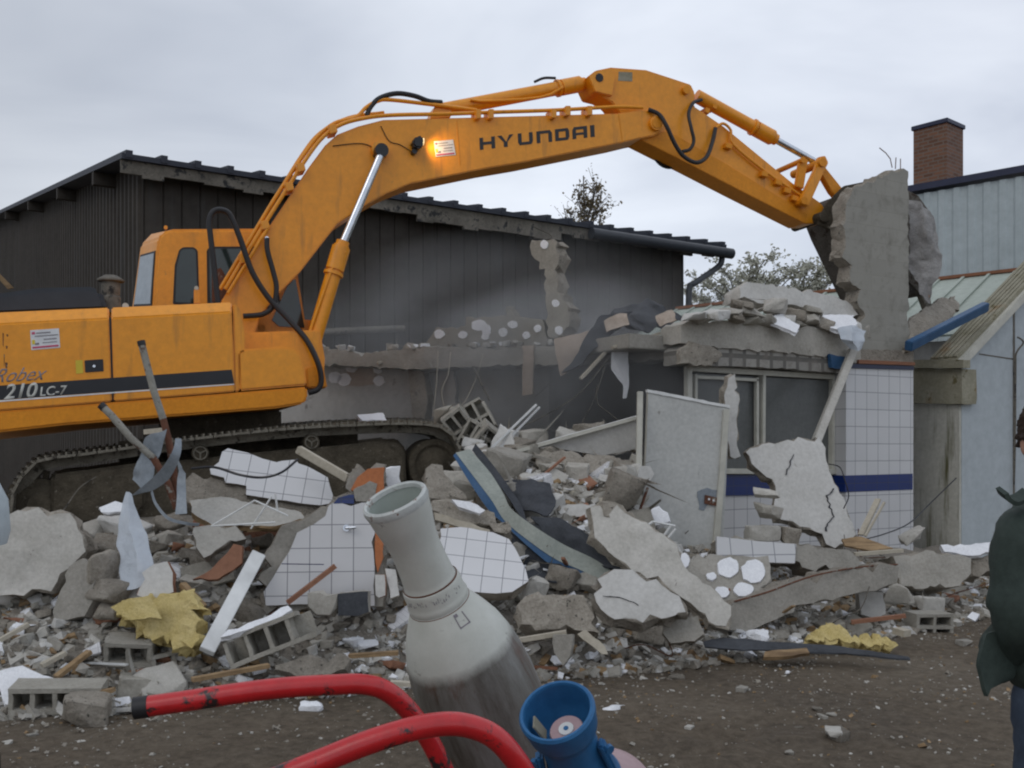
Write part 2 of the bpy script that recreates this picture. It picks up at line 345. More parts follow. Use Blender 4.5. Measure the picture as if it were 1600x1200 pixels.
def slab(name, px, Y=None, yaw=0, pitch=0, roll=0, th=.1, mats='concrete', side=None, rough=.012, step=.05, relief=0, parent=None, plane=None, straight=None, lift=0, label=None, cat=None, group=None, seed=None, shrink=.0, fine=.16):
    rng = random.Random(seed if seed is not None else zlib.crc32(repr((name, px[0], px[-1])).encode()) & 0xffff)
    cx = sum(p[0] for p in px)/len(px); cy = sum(p[1] for p in px)/len(px)
    if plane is not None:                       # (point, u, n, v): lie in an existing plane, lifted towards the viewer
        c0, u, n, v = plane; c0 = c0+n*lift
        r = ray(cx, cy); c = CAM+r*((c0-CAM).dot(n)/r.dot(n))
    else:
        u, n, v = basis(yaw, pitch, roll)
        if Y is None: Y = heap_hit(cx, max(p[1] for p in px)*.6+cy*.4)
        c = P(cx, cy, Y)
    loc = []
    for (x, y) in px:
        r = ray(x, y); q = CAM+r*((c-CAM).dot(n)/r.dot(n))-c
        loc.append((q.dot(u), q.dot(v)))
    ol = resample(loc, step, rough, rng, straight)
    bm = bmesh.new(); m = len(ol); cen = Vector((0, 0))
    for q in ol: cen += q
    cen /= m
    rings = []
    nr = 5 if (rough >= .012 and th > .05) else 4 if (rough and th > .03) else 2
    fsq = {5: (0, .10, .4, .75, 1), 4: (0, 1/3, 2/3, 1), 2: (0, 1)}[nr]
    ins = [max(0, noise.noise(Vector((q.x*7, q.y*7, 3)))+rng.uniform(-.1, .45))*rough*2.6 for q in ol]
    for k in range(nr):
        f = fsq[k]; ring = []
        for qi, q in enumerate(ol):
            if k == 0 and nr == 5 and (cen-q).length > .05: q = q+(cen-q).normalized()*min(ins[qi], (cen-q).length*.2)
            j = rough*(1.3 if k != 1 or nr < 5 else .35) if 0 < k else 0
            s = 1-shrink*f
            if 0 < k < nr-1: s += rough*.15
            qq = cen+(q-cen)*s
            ring.append(bm.verts.new((qq.x+rng.uniform(-j, j), th*f+(rng.uniform(-j, j)*.8 if 0 < k < nr-1 else 0), qq.y+rng.uniform(-j, j))))
        rings.append(ring)
    tris = tessellate_polygon([[Vector((v_.co.x, v_.co.z, 0)) for v_ in rings[0]]])
    for t in tris:
        try: bm.faces.new([rings[0][i] for i in t]).material_index = 0
        except ValueError: pass
        try: bm.faces.new([rings[-1][i] for i in reversed(t)]).material_index = 1
        except ValueError: pass
    for k in range(nr-1):
        for i in range(m):
            f = bm.faces.new((rings[k][i], rings[k][(i+1) % m], rings[k+1][(i+1) % m], rings[k+1][i])); f.material_index = 1
    if relief:
        fr = [f for f in bm.faces if f.material_index == 0]
        for it in range(5):
            es = set(e for f in bm.faces if f.material_index == 0 for e in f.edges if e.calc_length() > fine and all(g.material_index == 0 for g in e.link_faces) and len(e.link_faces) == 2)
            if not es: break
            bmesh.ops.subdivide_edges(bm, edges=list(es), cuts=1)
            bmesh.ops.triangulate(bm, faces=[f for f in bm.faces if len(f.verts) > 3])
            ff = [f for f in bm.faces if f.material_index == 0 and len(f.verts) == 3]
            bmesh.ops.beautify_fill(bm, faces=ff, edges=[e for e in set(e for f in ff for e in f.edges) if len(e.link_faces) == 2 and all(g.material_index == 0 for g in e.link_faces)])
        seedv = Vector((rng.uniform(0, 50),)*3)
        for vv in bm.verts:
            if all(f.material_index == 0 for f in vv.link_faces):
                vv.co.y += (noise.noise(vv.co*4+seedv)*.6+noise.noise(vv.co*11+seedv)*.4)*relief+noise.noise(vv.co*31+seedv)*relief*.18
    mm = [MT[mats] if isinstance(mats, str) else mats, MT[side] if side else (MT[mats] if isinstance(mats, str) else mats)]
    o = mk(name, bm, mm, frame(c, u, n, v), parent, world=False, sharp=32)
    o['_'] = 0; del o['_']
    if label: tag(o, label, cat or name.replace('_', ' '), group)
    PL[o] = (c, u, n, v)
    return o
PL = {}
def rock_bm(sx, sy, sz, seed, n=16, boxy=.6, bumpy=.06, sub=2):
    rng = random.Random(seed); bm = bmesh.new()
    for i in range(n):
        p = [rng.uniform(-1, 1) for _ in range(3)]
        if rng.random() < boxy:
            k = rng.randrange(3); p = [math.copysign(1, c)*rng.uniform(.75, 1) for c in p]
        else:
            l = math.sqrt(sum(c*c for c in p)) or 1; p = [c/l*1.05 for c in p]
        bm.verts.new((p[0]*sx/2, p[1]*sy/2, p[2]*sz/2))
    r = bmesh.ops.convex_hull(bm, input=bm.verts[:])
    bmesh.ops.delete(bm, geom=[v for v in bm.verts if not v.link_faces], context='VERTS')
    bmesh.ops.bevel(bm, geom=bm.edges[:], offset=min(sx, sy, sz)*.05, segments=1, affect='EDGES')
    bmesh.ops.triangulate(bm, faces=bm.faces[:])
    for _ in range(sub):
        lim = max(sx, sy, sz)*.22
        es = [e for e in bm.edges if e.calc_length() > lim]
        if es:
            bmesh.ops.subdivide_edges(bm, edges=es, cuts=1); bmesh.ops.triangulate(bm, faces=[f for f in bm.faces if len(f.verts) > 3])
    s = Vector((rng.uniform(0, 99), rng.uniform(0, 99), 3)); q = max(sx, sy, sz)
    for v in bm.verts:
        v.co += v.co.normalized()*q*bumpy*(noise.noise(v.co/q*3+s)+.6*noise.noise(v.co/q*8+s))
    return bm
def rock(name, px, py, Y, w, h, d, mat, seed, rot=(0, 0, 0), label=None, cat='rubble', group=None, boxy=.6, bumpy=.06, parent=None):
    """w,h in photo pixels, d depth in metres"""
    if Y is None: Y = heap_hit(px, py+h*.3)
    bm = rock_bm(w/F*Y, d, h/F*Y, seed, 18, boxy, bumpy, 3)
    M = T(P(px, py, Y)) @ Matrix.Rotation(R(rot[2]), 4, 'Z') @ Matrix.Rotation(R(rot[1]), 4, 'Y') @ Matrix.Rotation(R(rot[0]), 4, 'X')
    o = mk(name, bm, MT[mat], M, parent, world=False, sharp=28)
    if label: tag(o, label, cat, group)
    return o
def stick(name, a, b, Ya, Yb, w, h, mat, label=None, cat=None, group=None, bev=0, parent=None, up=(0, 0, 1)):
    bm = bmesh.new(); beam_bm(bm, P(*a, Ya), P(*b, Yb), w, h, up, 0, bev)
    o = mk(name, bm, MT[mat], parent=parent)
    if label: tag(o, label, cat or name.replace('_', ' '), group)
    return o
def cable(name, pts, r, mat, label=None, cat='cable', parent=None, group=None, seg=6, smooth=5):
    bm = bmesh.new(); tube_bm(bm, [P(*p) for p in pts], r, seg, smooth)
    o = mk(name, bm, MT[mat], parent=parent)
    if label: tag(o, label, cat, group)
    return o
def hollow_block(name, px, py, Y, rot, mat='block', size=(.5, .2, .2), cells=3, label=None, group=None, cat='building block', missing=0, seed=0, rows=2):
    """cells open on the -Y face; size length, height, depth"""
    if Y is None: Y = heap_hit(px, py+10)
    bm = bmesh.new(); Ln, Hh, D = size; t = .028; rng = random.Random(seed)
    cw = Ln/cells; chh = Hh/rows
    for i in range(rows+1):
        if i == rows and missing > 1: continue
        addbox(bm, 0, 0, -Hh/2+i*chh*(1-t/Hh*.0), Ln-(.0 if i < rows or not missing else Ln*.3), D, t)
    for i in range(cells+1):
        if i == cells and missing: continue
        for k in range(rows):
            addbox(bm, -Ln/2+t/2+i*(Ln-t)/cells, 0.001*i, -Hh/2+(k+.5)*chh, t, D-.004, chh-t)
    addbox(bm, 0, D/2-.012, 0, Ln-t, .02, Hh-t)
    bmesh.ops.subdivide_edges(bm, edges=[e for e in bm.edges if e.calc_length() > .09], cuts=2, use_grid_fill=True)
    for v in bm.verts: v.co += Vector((rng.uniform(-1, 1), rng.uniform(-1, 1), rng.uniform(-1, 1)))*.0035
    M = T(P(px, py, Y)) @ Matrix.Rotation(R(rot[2]), 4, 'Z') @ Matrix.Rotation(R(rot[1]), 4, 'Y') @ Matrix.Rotation(R(rot[0]), 4, 'X')
    o = mk(name, bm, MT[mat], M, world=False, sharp=30)
    if label: tag(o, label, cat, group)
    return o
def cloth(name, grid, mat, rows=14, cols=14, wav=.03, th=.006, label=None, cat=None, parent=None, seed=1, mat2=None):
    """grid: rows of (px,py,Y) control points, bilinear patches refined and crumpled"""
    G = [[P(*q) for q in r] for r in grid]; bm = bmesh.new(); V = []
    s = Vector((seed*7.3, seed*1.7, 0))
    def at(a, b):
        fa = a*(len(G)-1); i = min(int(fa), len(G)-2); fa -= i
        fb = b*(len(G[0])-1); j = min(int(fb), len(G[0])-2); fb -= j
        return (G[i][j]*(1-fb)+G[i][j+1]*fb)*(1-fa)+(G[i+1][j]*(1-fb)+G[i+1][j+1]*fb)*fa
    for i in range(rows+1):
        r = []
        for j in range(cols+1):
            p = at(i/rows, j/cols)
            p = p+noise.noise_vector(p*3+s)*wav+noise.noise_vector(p*9+s)*wav*.45
            r.append(bm.verts.new(p))
        V.append(r)
    for i in range(rows):
        for j in range(cols): bm.faces.new((V[i][j], V[i][j+1], V[i+1][j+1], V[i+1][j]))
    bmesh.ops.recalc_face_normals(bm, faces=bm.faces[:])
    bm.normal_update(); fs = [[v for v in f.verts] for f in bm.faces]
    bd = [[v for v in e.verts] for e in bm.edges if len(e.link_faces) == 1]
    tw_ = {v: bm.verts.new(v.co-v.normal*th) for v in bm.verts[:]}
    for f in fs: bm.faces.new([tw_[v] for v in reversed(f)])
    for x, y in bd: bm.faces.new((x, y, tw_[y], tw_[x]))
    o = mk(name, bm, MT[mat], parent=parent, sharp=50)
    if label: tag(o, label, cat or name.replace('_', ' '))
    return o

# ---------------------------------------------------------------- rubble mound height
HT = [(-400, 6.0, 7.8, .75, 9), (0, 6.2, 8.1, .88, 10), (300, 6.35, 8.3, .95, 10), (640, 6.9, 9.0, .95, 10.5), (800, 7.1, 9.8, 1.45, 11.5), (950, 7.4, 9.8, 1.42, 11.5), (1000, 7.5, 9.9, 1.1, 11.2), (1050, 7.6, 10, .72, 11),
      (1200, 7.9, 9.7, .45, 10.5), (1400, 8.7, 10.6, .38, 11.5), (1540, 9.6, 11.4, .18, 12), (1700, 10.5, 12, .02, 12.5)]
def hz(X, Y, detail=True):
    if Y < 4: return -.1
    u = 800+F*X/Y
    if u <= HT[0][0]: r = HT[0][1:]
    elif u >= HT[-1][0]: r = HT[-1][1:]
    else:
        for a, b in zip(HT, HT[1:]):
            if a[0] <= u <= b[0]:
                t = (u-a[0])/(b[0]-a[0]); r = [x*(1-t)+y*t for x, y in zip(a[1:], b[1:])]; break
    Yf, Yt, zt, Ye = r
    if Y < Yf: return -.06
    if Y < Yt:
        t = (Y-Yf)/(Yt-Yf); z = zt*(1-(1-t)**1.6)
    elif Y < Ye+1.2: z = zt
    else: z = max(.12, zt-(Y-Ye-1.2)*.55)
    if detail: z += (noise.noise(Vector((X*1.7, Y*1.7, 1)))*.09+noise.noise(Vector((X*5, Y*5, 4)))*.04)*min(1, (Y-Yf)*1.5)
    return z
def heap_hit(px, py):
    r = ray(px, py); Y = 5.2
    while Y < 13:
        if EYE+r.z*Y <= max(0, hz(r.x*Y, Y)): return Y
        Y += .03
    return 10.0

# ---------------------------------------------------------------- ground and mound
def ground_mat():
    m, t, p = _mat('muddy_ground'); v = coords(t, False)
    big = noisef(t, v, .45, 6, .6, .5)
    col = ramp(t, big, [(.34, (.07, .054, .037)), (.5, (.155, .125, .092)), (.66, (.235, .20, .155))])
    fine = noisef(t, v, 14, 8, .75)
    col = mix(t, .55, col, ramp(t, fine, [(.36, (.05, .036, .022)), (.64, (.21, .17, .125))]))
    vo = _n(t, 'ShaderNodeTexVoronoi'); vo.inputs['Scale'].default_value = 55; t.links.new(v, vo.inputs['Vector'])
    g = ramp(t, vo.outputs['Distance'], [(.08, (1, 1, 1)), (.16, (0, 0, 0))])
    sel = ramp(t, noisef(t, v, 6, 4, .7), [(.52, (0, 0, 0)), (.62, (1, 1, 1))])
    gg = _n(t, 'ShaderNodeMath', operation='MULTIPLY'); t.links.new(g, gg.inputs[0]); t.links.new(sel, gg.inputs[1])
    col = mix(t, gg.outputs[0], col, (.30, .28, .24))
    t.links.new(col, p.inputs['Base Color'])
    rr = ramp(t, big, [(.36, (.45,)*3), (.5, (.9,)*3)]); t.links.new(rr, p.inputs['Roughness']); p.inputs['Specular IOR Level'].default_value = .25
    hsum = _n(t, 'ShaderNodeMath', operation='ADD'); t.links.new(fine, hsum.inputs[0]); t.links.new(noisef(t, v, 60, 6, .7), hsum.inputs[1])
    bump(t, p, hsum.outputs[0], .9, .03); return m
MT['ground'] = ground_mat()
bm = bmesh.new(); V = {}
def gz(x, y): return ((.05*noise.noise(Vector((x*2.2, y*6, 7)))+.03*noise.noise(Vector((x*8, y*12, 2))))*max(0, min(1, (6.2-y)/.8))*max(0, min(1, .5+noise.noise(Vector((x*.5, 0, 0)))*2))+noise.noise(Vector((x*.9, y*.9, 0)))*.035+noise.noise(Vector((x*3.3, y*3.3, 5)))*.016+noise.noise(Vector((x*.25, y*.25, 9)))*.05)
xs = [-300, -120, -50, -25, -14]+[-9+.12*i for i in range(150)]+[12, 18, 30, 60, 120, 300]
ys = [-60, -20, -5, 1]+[3+.1*i for i in range(110)]+[15, 18, 25, 40, 80, 160, 500]
G = [[bm.verts.new((x, y, gz(x, y) if (-9 <= x <= 9 and 3 <= y <= 14) else -.02)) for x in xs] for y in ys]
for i in range(len(ys)-1):
    for j in range(len(xs)-1): bm.faces.new((G[i][j], G[i][j+1], G[i+1][j+1], G[i+1][j]))
tag(mk('ground', bm, MT['ground'], Matrix.Identity(4), world=False, sharp=180), kind='structure')
MT['dust'] = surf('rubble_dust', (.17, .15, .12), (.33, .30, .26), scale=6, spots=(.06, .052, .042), spot_scale=12, spot_t=.6, bs=1, bscale=25, bd=.04, rnd=False)
bm = bmesh.new(); nx, ny = 190, 110
G = [[bm.verts.new((-9+18*i/nx, 5.6+9.2*j/ny, hz(-9+18*i/nx, 5.6+9.2*j/ny))) for i in range(nx+1)] for j in range(ny+1)]
for j in range(ny):
    for i in range(nx): bm.faces.new((G[j][i], G[j][i+1], G[j+1][i+1], G[j+1][i]))
tag(mk('rubble_mound', bm, MT['dust'], Matrix.Identity(4), world=False, sharp=180), kind='structure')

# ---------------------------------------------------------------- dark shed
def ribwall_bm(bm, A, B, z0, zA, zB, pitch, depth, prof=((0, 0), (.35, 0), (.5, 1), (.85, 1)), mi=0, back=.06):
    A, B = Vector((*A[:2], 0)), Vector((*B[:2], 0)); d = (B-A); Ln = d.length; d /= Ln
    nrm = Vector((d.y, -d.x, 0))
    if nrm.dot(-A) < 0: nrm = -nrm
    n = int(Ln/pitch); pts = []
    for i in range(n):
        for (s, o) in prof: pts.append(((i+s)*Ln/n, o*depth))
    pts.append((Ln, 0)); prev = None
    for s, o in pts:
        q = A+d*s+nrm*o; zt = zA+(zB-zA)*s/Ln
        a = bm.verts.new((q.x, q.y, z0)); b = bm.verts.new((q.x, q.y, zt))
        if prev: bm.faces.new((prev[0], a, b, prev[1])).material_index = mi
        prev = (a, b)
    a = A-nrm*back; b = B-nrm*back
    vs = [bm.verts.new((a.x, a.y, z0)), bm.verts.new((b.x, b.y, z0)), bm.verts.new((b.x, b.y, zB)), bm.verts.new((a.x, a.y, zA))]
    bm.faces.new(vs).material_index = mi
A = P(190, 247, 16.8); B = P(1135, 388, 24.4); B.z = A.z
dl = (B-A).normalized(); dg = Vector((-dl.y, dl.x, 0))
shed = empty('dark_shed', A*1.0-Vector((0, 0, A.z)), 'long dark clad shed behind the yellow excavator with sloping roof', 'shed')
slope = (9.7-A.z)/21.4
wA = A+dl*.45+dg*.45; wB = B-dl*1.05+dg*.45
bm = bmesh.new(); ribwall_bm(bm, wA, wB, 0, A.z+.1, A.z+.1, .32, .025, prof=((0, 0), (.06, -1), (.12, 0)))
mk('long_wall', bm, MT['shed'], parent=shed, smooth=False)
bm = bmesh.new(); wC = wA+dg*25
ribwall_bm(bm, wA+dl*.002, wC, 0, A.z+.15, A.z+.15+slope*25, .34, .06)
mk('gable_wall', bm, MT['shed'], parent=shed, smooth=False)
bm = bmesh.new(); ribwall_bm(bm, wB, wB+dg*22, 0, A.z+.15, A.z+.15+slope*22, .34, .06)
mk('end_wall', bm, MT['shed'], parent=shed, smooth=False)
bm = bmesh.new()   # roof sheet with raised seams
Cc = A+dg*25; Cc.z = A.z+slope*25; up = (Cc-A).normalized()
def quad_prism(bm, a, b, c, d, t, mi=0):
    n = (b-a).cross(d-a).normalized()
    if n.z < 0: n = -n
    lo = [bm.verts.new(q) for q in (a, b, c, d)]; hi = [bm.verts.new(q+n*t) for q in (a, b, c, d)]
    fs = [lo, hi[::-1]]+[[lo[i], lo[(i+1) % 4], hi[(i+1) % 4], hi[i]] for i in range(4)]
    for f in fs: bm.faces.new(f).material_index = mi
quad_prism(bm, A, B, B+(Cc-A), Cc, .09)
Ln = (B-A).length; k = 24
for i in range(k+1):
    q = A+dl*(.12+i*(Ln-.24)/k)+Vector((0, 0, .09))
    beam_bm(bm, q-up*.03, q+up*25, .11, .12)
mk('roof', bm, MT['shedroof'], parent=shed, smooth=False)
bm = bmesh.new()    # eave fascia boards, part of them broken
for i in range(40):
    s0, s1 = Ln*i/40, Ln*(i+1)/40
    hgt = .22+.10*noise.noise(Vector((i*.6, 0, 0)))+(.12 if 15 < i < 26 else 0)
    q0 = A+dl*s0+dg*.10; q1 = A+dl*(s1-.01)+dg*.10
    q0.z = q1.z = A.z-hgt/2-.004
    q1 = q1+dl*.02; beam_bm(bm, q0, q1, .05+.02*random.random(), hgt)
mk('fascia', bm, MT['fascia'], parent=shed, smooth=False)
bm = bmesh.new(); q0, q1 = A+dl*(Ln*.70), A+dl*(Ln+.08); off = Vector((0, 0, -.14))-dg*.10
tube_bm(bm, [q0+off, q1+off], .13, 12)
mk('gutter', bm, MT['hood'], parent=shed)
bm = bmesh.new()
tube_bm(bm, [P(1128, 394, 24.3), P(1127, 410, 24.3), P(1118, 420, 24.2), P(1085, 443, 23.5), P(1077, 452, 23.4), P(1076, 520, 23.4)], .075, 10, 3)
mk('downpipe', bm, MT['hood'], parent=shed)
for s in (.12, .32, .55, .8):
    q = A+dg*22*s+Vector((0, 0, slope*22*s-.14)); bm = bmesh.new()
    beam_bm(bm, q-dl*.0, q+dl*.55, .16, .24); mk('purlin', bm, MT['shed'], parent=shed, smooth=False)

# ---------------------------------------------------------------- pale warehouse with chimney
wh0 = P(1412, 302, 22.2); wh1 = P(1600, 268, 20.5); wh1.z = wh0.z = 7.26
dw = (wh1-wh0).normalized(); dback = Vector((-dw.y, dw.x, 0))
wh = empty('warehouse', (wh0.x, wh0.y, 0), 'pale blue-grey ribbed warehouse at the right with brick chimney', 'warehouse')
bm = bmesh.new(); ribwall_bm(bm, wh0, wh0+dw*9, 0, 7.2, 7.2, .3, .035); mk('wall', bm, MT['cladding'], parent=wh, smooth=False)
bm = bmesh.new(); ribwall_bm(bm, wh0, wh0+dback*9, 0, 7.2, 7.2, .3, .035); mk('side_wall', bm, MT['cladding'], parent=wh, smooth=False)
bm = bmesh.new(); a = wh0-dw*.15-dback*.12; quad_prism(bm, a, a+dw*9.4, a+dw*9.4+dback*9+Vector((0, 0, .5)), a+dback*9+Vector((0, 0, .5)), .14)
mk('roof', bm, MT['eaves_blue'], parent=wh, smooth=False)
c0 = P(1466, 292, 23.4); bm = bmesh.new()
MR = T((c0.x, c0.y, 0)) @ Matrix.Rotation(R(40), 4, 'Z')
addbox(bm, 0, 0, 8.1, .80, .80, 1.95, bev=0)
ch = mk('chimney', bm, MT['chimney'], MR, wh, world=False, smooth=False)
bm = bmesh.new(); addbox(bm, 0, 0, 9.12, .88, .88, .10, bev=.01); addbox(bm, 0, 0, 9.10, .84, .84, .05)
mk('cap', bm, MT['eaves_blue'], MR, ch, world=False)

# ---------------------------------------------------------------- low green roof behind the shop front
r0 = P(1060, 486, 21); r1 = P(1588, 427, 16.5); r1.z = r0.z = 4.49
rd = (r1-r0).normalized(); rn = Vector((rd.y, -rd.x, 0)); rn = -rn if rn.y > 0 else rn
low = empty('annex_roof', (r0.x, r0.y, 0), 'low pale green sheet metal roof with rusty ridge trim', 'roof')
dn = (rn*2.7+Vector((0, 0, -1.25)))
bm = bmesh.new(); quad_prism(bm, r0, r1, r1+dn, r0+dn, .03)
LL = (r1-r0).length; nn_ = 16
for i in range(nn_+1):
    q = r0+rd*(LL*i/nn_)+Vector((0, 0, .045)); beam_bm(bm, q, q+dn*.995, .05, .045)
mk('roof_sheet', bm, MT['greenroof'], parent=low, smooth=False)
bm = bmesh.new(); beam_bm(bm, r0-rd*.05+Vector((0, 0, .06)), r1+rd*.05+Vector((0, 0, .06)), .10, .06, bev=.008); mk('ridge_trim', bm, MT['copper'], parent=low)
bm = bmesh.new(); ribwall_bm(bm, r0+rn*2.5, r1+rn*2.5, 0, 3.2, 3.2, .4, .02); mk('wall', bm, MT['greywall'], parent=low, smooth=False)

# ---------------------------------------------------------------- tiled shop front
W0 = Vector((5.04, 12.5, 0)); DW = Vector((.866, .5, 0)); NW = Vector((.5, -.866, 0)); UP = Vector((0, 0, 1))
def wp(back=0): return (W0-NW*back, DW, NW, UP)
shop = empty('tiled_building', W0, 'half demolished white tiled building with window and blue tile stripe', 'building')
def wslab(name, px, back, th, mats, **k): return slab(name, px, plane=wp(back), th=th, mats=mats, rough=k.pop('rough', 0), parent=k.pop('parent', shop), **k)
wslab('tiled_wall', [(1322, 572), (1427, 574), (1427, 915), (1322, 905)], 0, .32, 'tile20', step=9)
wslab('blue_tile_band', [(1320.5, 743), (1426, 740), (1426, 765), (1320.5, 769)], -.006, .30, 'bluetile', step=9)
wslab('sill_wall', [(1060, 742), (1322, 742), (1322, 905), (1060, 880)], .20, .25, 'tile20', step=9)
wslab('blue_sill', [(1060, 741), (1321, 744), (1321, 772), (1060, 776)], .185, .02, 'bluetile', step=9)
def wbar(name, a, b, w, h, back, mat, parent=shop):
    bm = bmesh.new(); n = NW
    def q(x, y):
        r = ray(x, y); c0 = W0-NW*back; return CAM+r*((c0-CAM).dot(n)/r.dot(n))
    beam_bm(bm, q(*a), q(*b), w, h, up=NW, bev=.004); return mk(name, bm, MT[mat], parent=parent)
win = wbar('window_frame', (1078, 576), (1314, 590), .06, .07, .21, 'cream')
wbar('frame_post', (1075, 572), (1076, 745), .07, .07, .208, 'cream', win); wbar('frame_post', (1191, 585), (1190, 742), .045, .08, .205, 'cream', win)
wbar('frame_post', (1300, 592), (1299, 742), .05, .07, .208, 'cream', win); wbar('frame_post', (1182, 590), (1182, 738), .04, .05, .20, 'cream', win)
wbar('frame_post', (1086, 585), (1087, 740), .035, .05, .20, 'cream', win)
wbar('sill_rail', (1073, 736), (1316, 737), .06, .12, .205, 'cream', win); wbar('upper_rail', (1086, 589), (1184, 594), .035, .05, .20, 'cream', win)
slab('window_pane', [(1087, 583), (1184, 589), (1184, 738), (1087, 737)], plane=wp(.245), th=.012, mats='dustyglass', rough=0, step=9, parent=win)
slab('window_pane', [(1192, 589), (1300, 595), (1300, 738), (1192, 738)], plane=wp(.235), th=.012, mats='dustyglass', rough=0, step=9, parent=win)
wslab('ring_beam', [(1063, 507), (1078, 500), (1160, 500), (1250, 508), (1310, 518), (1345, 530), (1345, 568), (1308, 560), (1190, 548), (1120, 545), (1063, 536)], .0, .34, 'concrete', rough=.012, step=.07, relief=.02)
wslab('block_lintel', [(1063, 548), (1075, 534), (1100, 541), (1190, 547), (1312, 558), (1312, 583), (1190, 574), (1063, 569)], .03, .28, 'blockrow', rough=.006, step=.06)
wslab('broken_render', [(1063, 549), (1078, 534), (1112, 541), (1130, 556), (1112, 572), (1063, 568)], -.03, .06, 'rough_concrete', rough=.012, step=.04)
wslab('wall_head', [(1330, 545), (1428, 548), (1428, 572), (1330, 570)], .02, .3, 'rough_concrete', rough=.008, step=.07)
wslab('rusty_flashing', [(1342, 562), (1430, 566), (1430, 571), (1342, 568)], -.03, .05, 'copper', step=.2)
wslab('navy_trim', [(1318, 568), (1428, 572), (1428, 578), (1318, 575)], -.02, .04, 'eaves_blue', step=.3)
wslab('blue_trim_end', [(1297, 553), (1330, 560), (1328, 580), (1300, 574)], -.035, .05, 'bluemetal', rough=.006, step=.05)
bm = bmesh.new(); q = W0-DW*.2-NW*1.6
beam_bm(bm, q-DW*4+Vector((0, 0, 2.75)), q+DW*.6+Vector((0, 0, 2.75)), 2.6, .16, bev=.01); mk('roof_slab', bm, MT['concrete'], parent=shop)
# inside faces so the room behind the glass is closed
bm = bmesh.new(); beam_bm(bm, W0-NW*3-DW*3.9+UP*1.35, W0-NW*3+DW*.5+UP*1.35, .1, 2.7); beam_bm(bm, W0-NW*.5+DW*.3+UP*1.35, W0-NW*3+DW*.3+UP*1.35, .1, 2.66); mk('inner_wall', bm, MT['greywall'], parent=shop)

# tall broken piece of block wall standing on the roof
slab('standing_wall_piece', [(1333, 296), (1352, 287), (1366, 283), (1372, 276), (1388, 272), (1392, 266), (1405, 267), (1412, 263), (1419, 268), (1420, 300), (1420, 420), (1420, 562), (1345, 560), (1347, 535), (1337, 515), (1352, 492), (1338, 470), (1345, 452), (1325, 440), (1330, 415), (1316, 402), (1321, 370), (1315, 350), (1322, 318)],
     plane=wp(.05), th=.20, mats='jointwall', side='rough_concrete', rough=.014, step=.045, relief=.007, label='tall jagged grey block wall piece still standing in front of the bucket', cat='wall piece')
for i, pts in enumerate([[(1394, 262, 12.3), (1391, 248, 12.3), (1384, 239, 12.3), (1374, 231, 12.3)], [(1399, 264, 12.3), (1400, 246, 12.3)], [(1407, 264, 12.3), (1407, 248, 12.3)]]):
    cable('rebar', pts, .006, 'rust', 'thin bent rebar sticking up from the tall wall piece' if not i else 'short straight rebar on the tall wall piece, %s' % ('left of the two' if i == 1 else 'right of the two'), 'rebar', smooth=0)

# annex: stained pillar, white gable wall, mossy roof
anx = empty('white_annex', W0+DW*.9, 'white rendered annex with mossy sloping roof at the right edge', 'annex')
G0 = W0+DW*.913; GD, GN = DW, NW; BK = Vector((-.5, .866, 0)); SN = Vector((-.866, -.5, 0))
gp = (G0, GD, GN, UP); sp = (G0, -BK, SN, UP)
slab('stained_wall', [(1412, 632), (1499, 632), (1499, 930), (1412, 915)], plane=(G0, -BK, SN, UP), th=.3, mats='pillar', rough=0, step=9, parent=anx)
slab('mossy_band', [(1412, 576), (1503, 576), (1503, 631), (1412, 630)], plane=(G0-GD*.06, -BK, SN, UP), th=.3, mats='moss', rough=.006, step=.1, parent=anx)
slab('gutter', [(1420, 562), (1505, 562), (1505, 575), (1420, 575)], plane=(G0-GD*.14, -BK, SN, UP), th=.14, mats='moss', rough=.004, step=.2, parent=anx)
slab('gable_wall', [(1503, 571), (1600, 468), (1800, 255), (1800, 935), (1503, 935)], plane=gp, th=.3, mats='whitewall', rough=0, step=9, parent=anx)
slab('wall_joint', [(1583, 486), (1586, 483), (1586, 880), (1583, 880)], plane=gp, lift=.004, th=.02, mats='fascia', rough=0, step=9, parent=anx)
slab('wall_joint', [(1530, 552), (1583, 560), (1583, 562), (1530, 554)], plane=gp, lift=.004, th=.02, mats='fascia', rough=0, step=9, parent=anx)
def gq(x, y, lift=0):
    r = ray(x, y); c0 = G0+GN*lift; return CAM+r*((c0-CAM).dot(GN)/r.dot(GN))
a, b = gq(1500, 569, .04), gq(1800, 250, .04)
bm = bmesh.new(); beam_bm(bm, a, b, .07, .11, up=UP, bev=.01); mk('verge', bm, MT['cream'], parent=anx)
bm = bmesh.new(); lf = Vector((0, 0, .02)); e0 = a+BK*.45+lf
quad_prism(bm, a+lf+BK*.03, b+lf+BK*.03, e0+(b-a), e0, .05)
for k in range(6):
    q = (a+lf+BK*.03).lerp(e0, (k+.5)/6)+Vector((0, 0, .075)); beam_bm(bm, q, q+(b-a)*.98, .05, .045)
mk('roof', bm, MT['moss'], parent=anx, smooth=False)
bm = bmesh.new(); tube_bm(bm, [gq(1590, 527, .05), gq(1594, 529, .12), gq(1599, 536, .12), gq(1588, 552, .06), gq(1587, 580, .04), gq(1586, 700, .04), gq(1583, 800, .04)], .012, 6, 4)
mk('conduit', bm, MT['fascia'], parent=anx)
bm = bmesh.new(); addbox(bm, 0, 0, 0, 7, .3, 3.2); mk('back_wall', bm, MT['whitewall'], T(G0+GD*3.4-GN*3+UP*1.6) @ Matrix.Rotation(math.atan2(GD.y, GD.x), 4, 'Z'), anx, world=False)
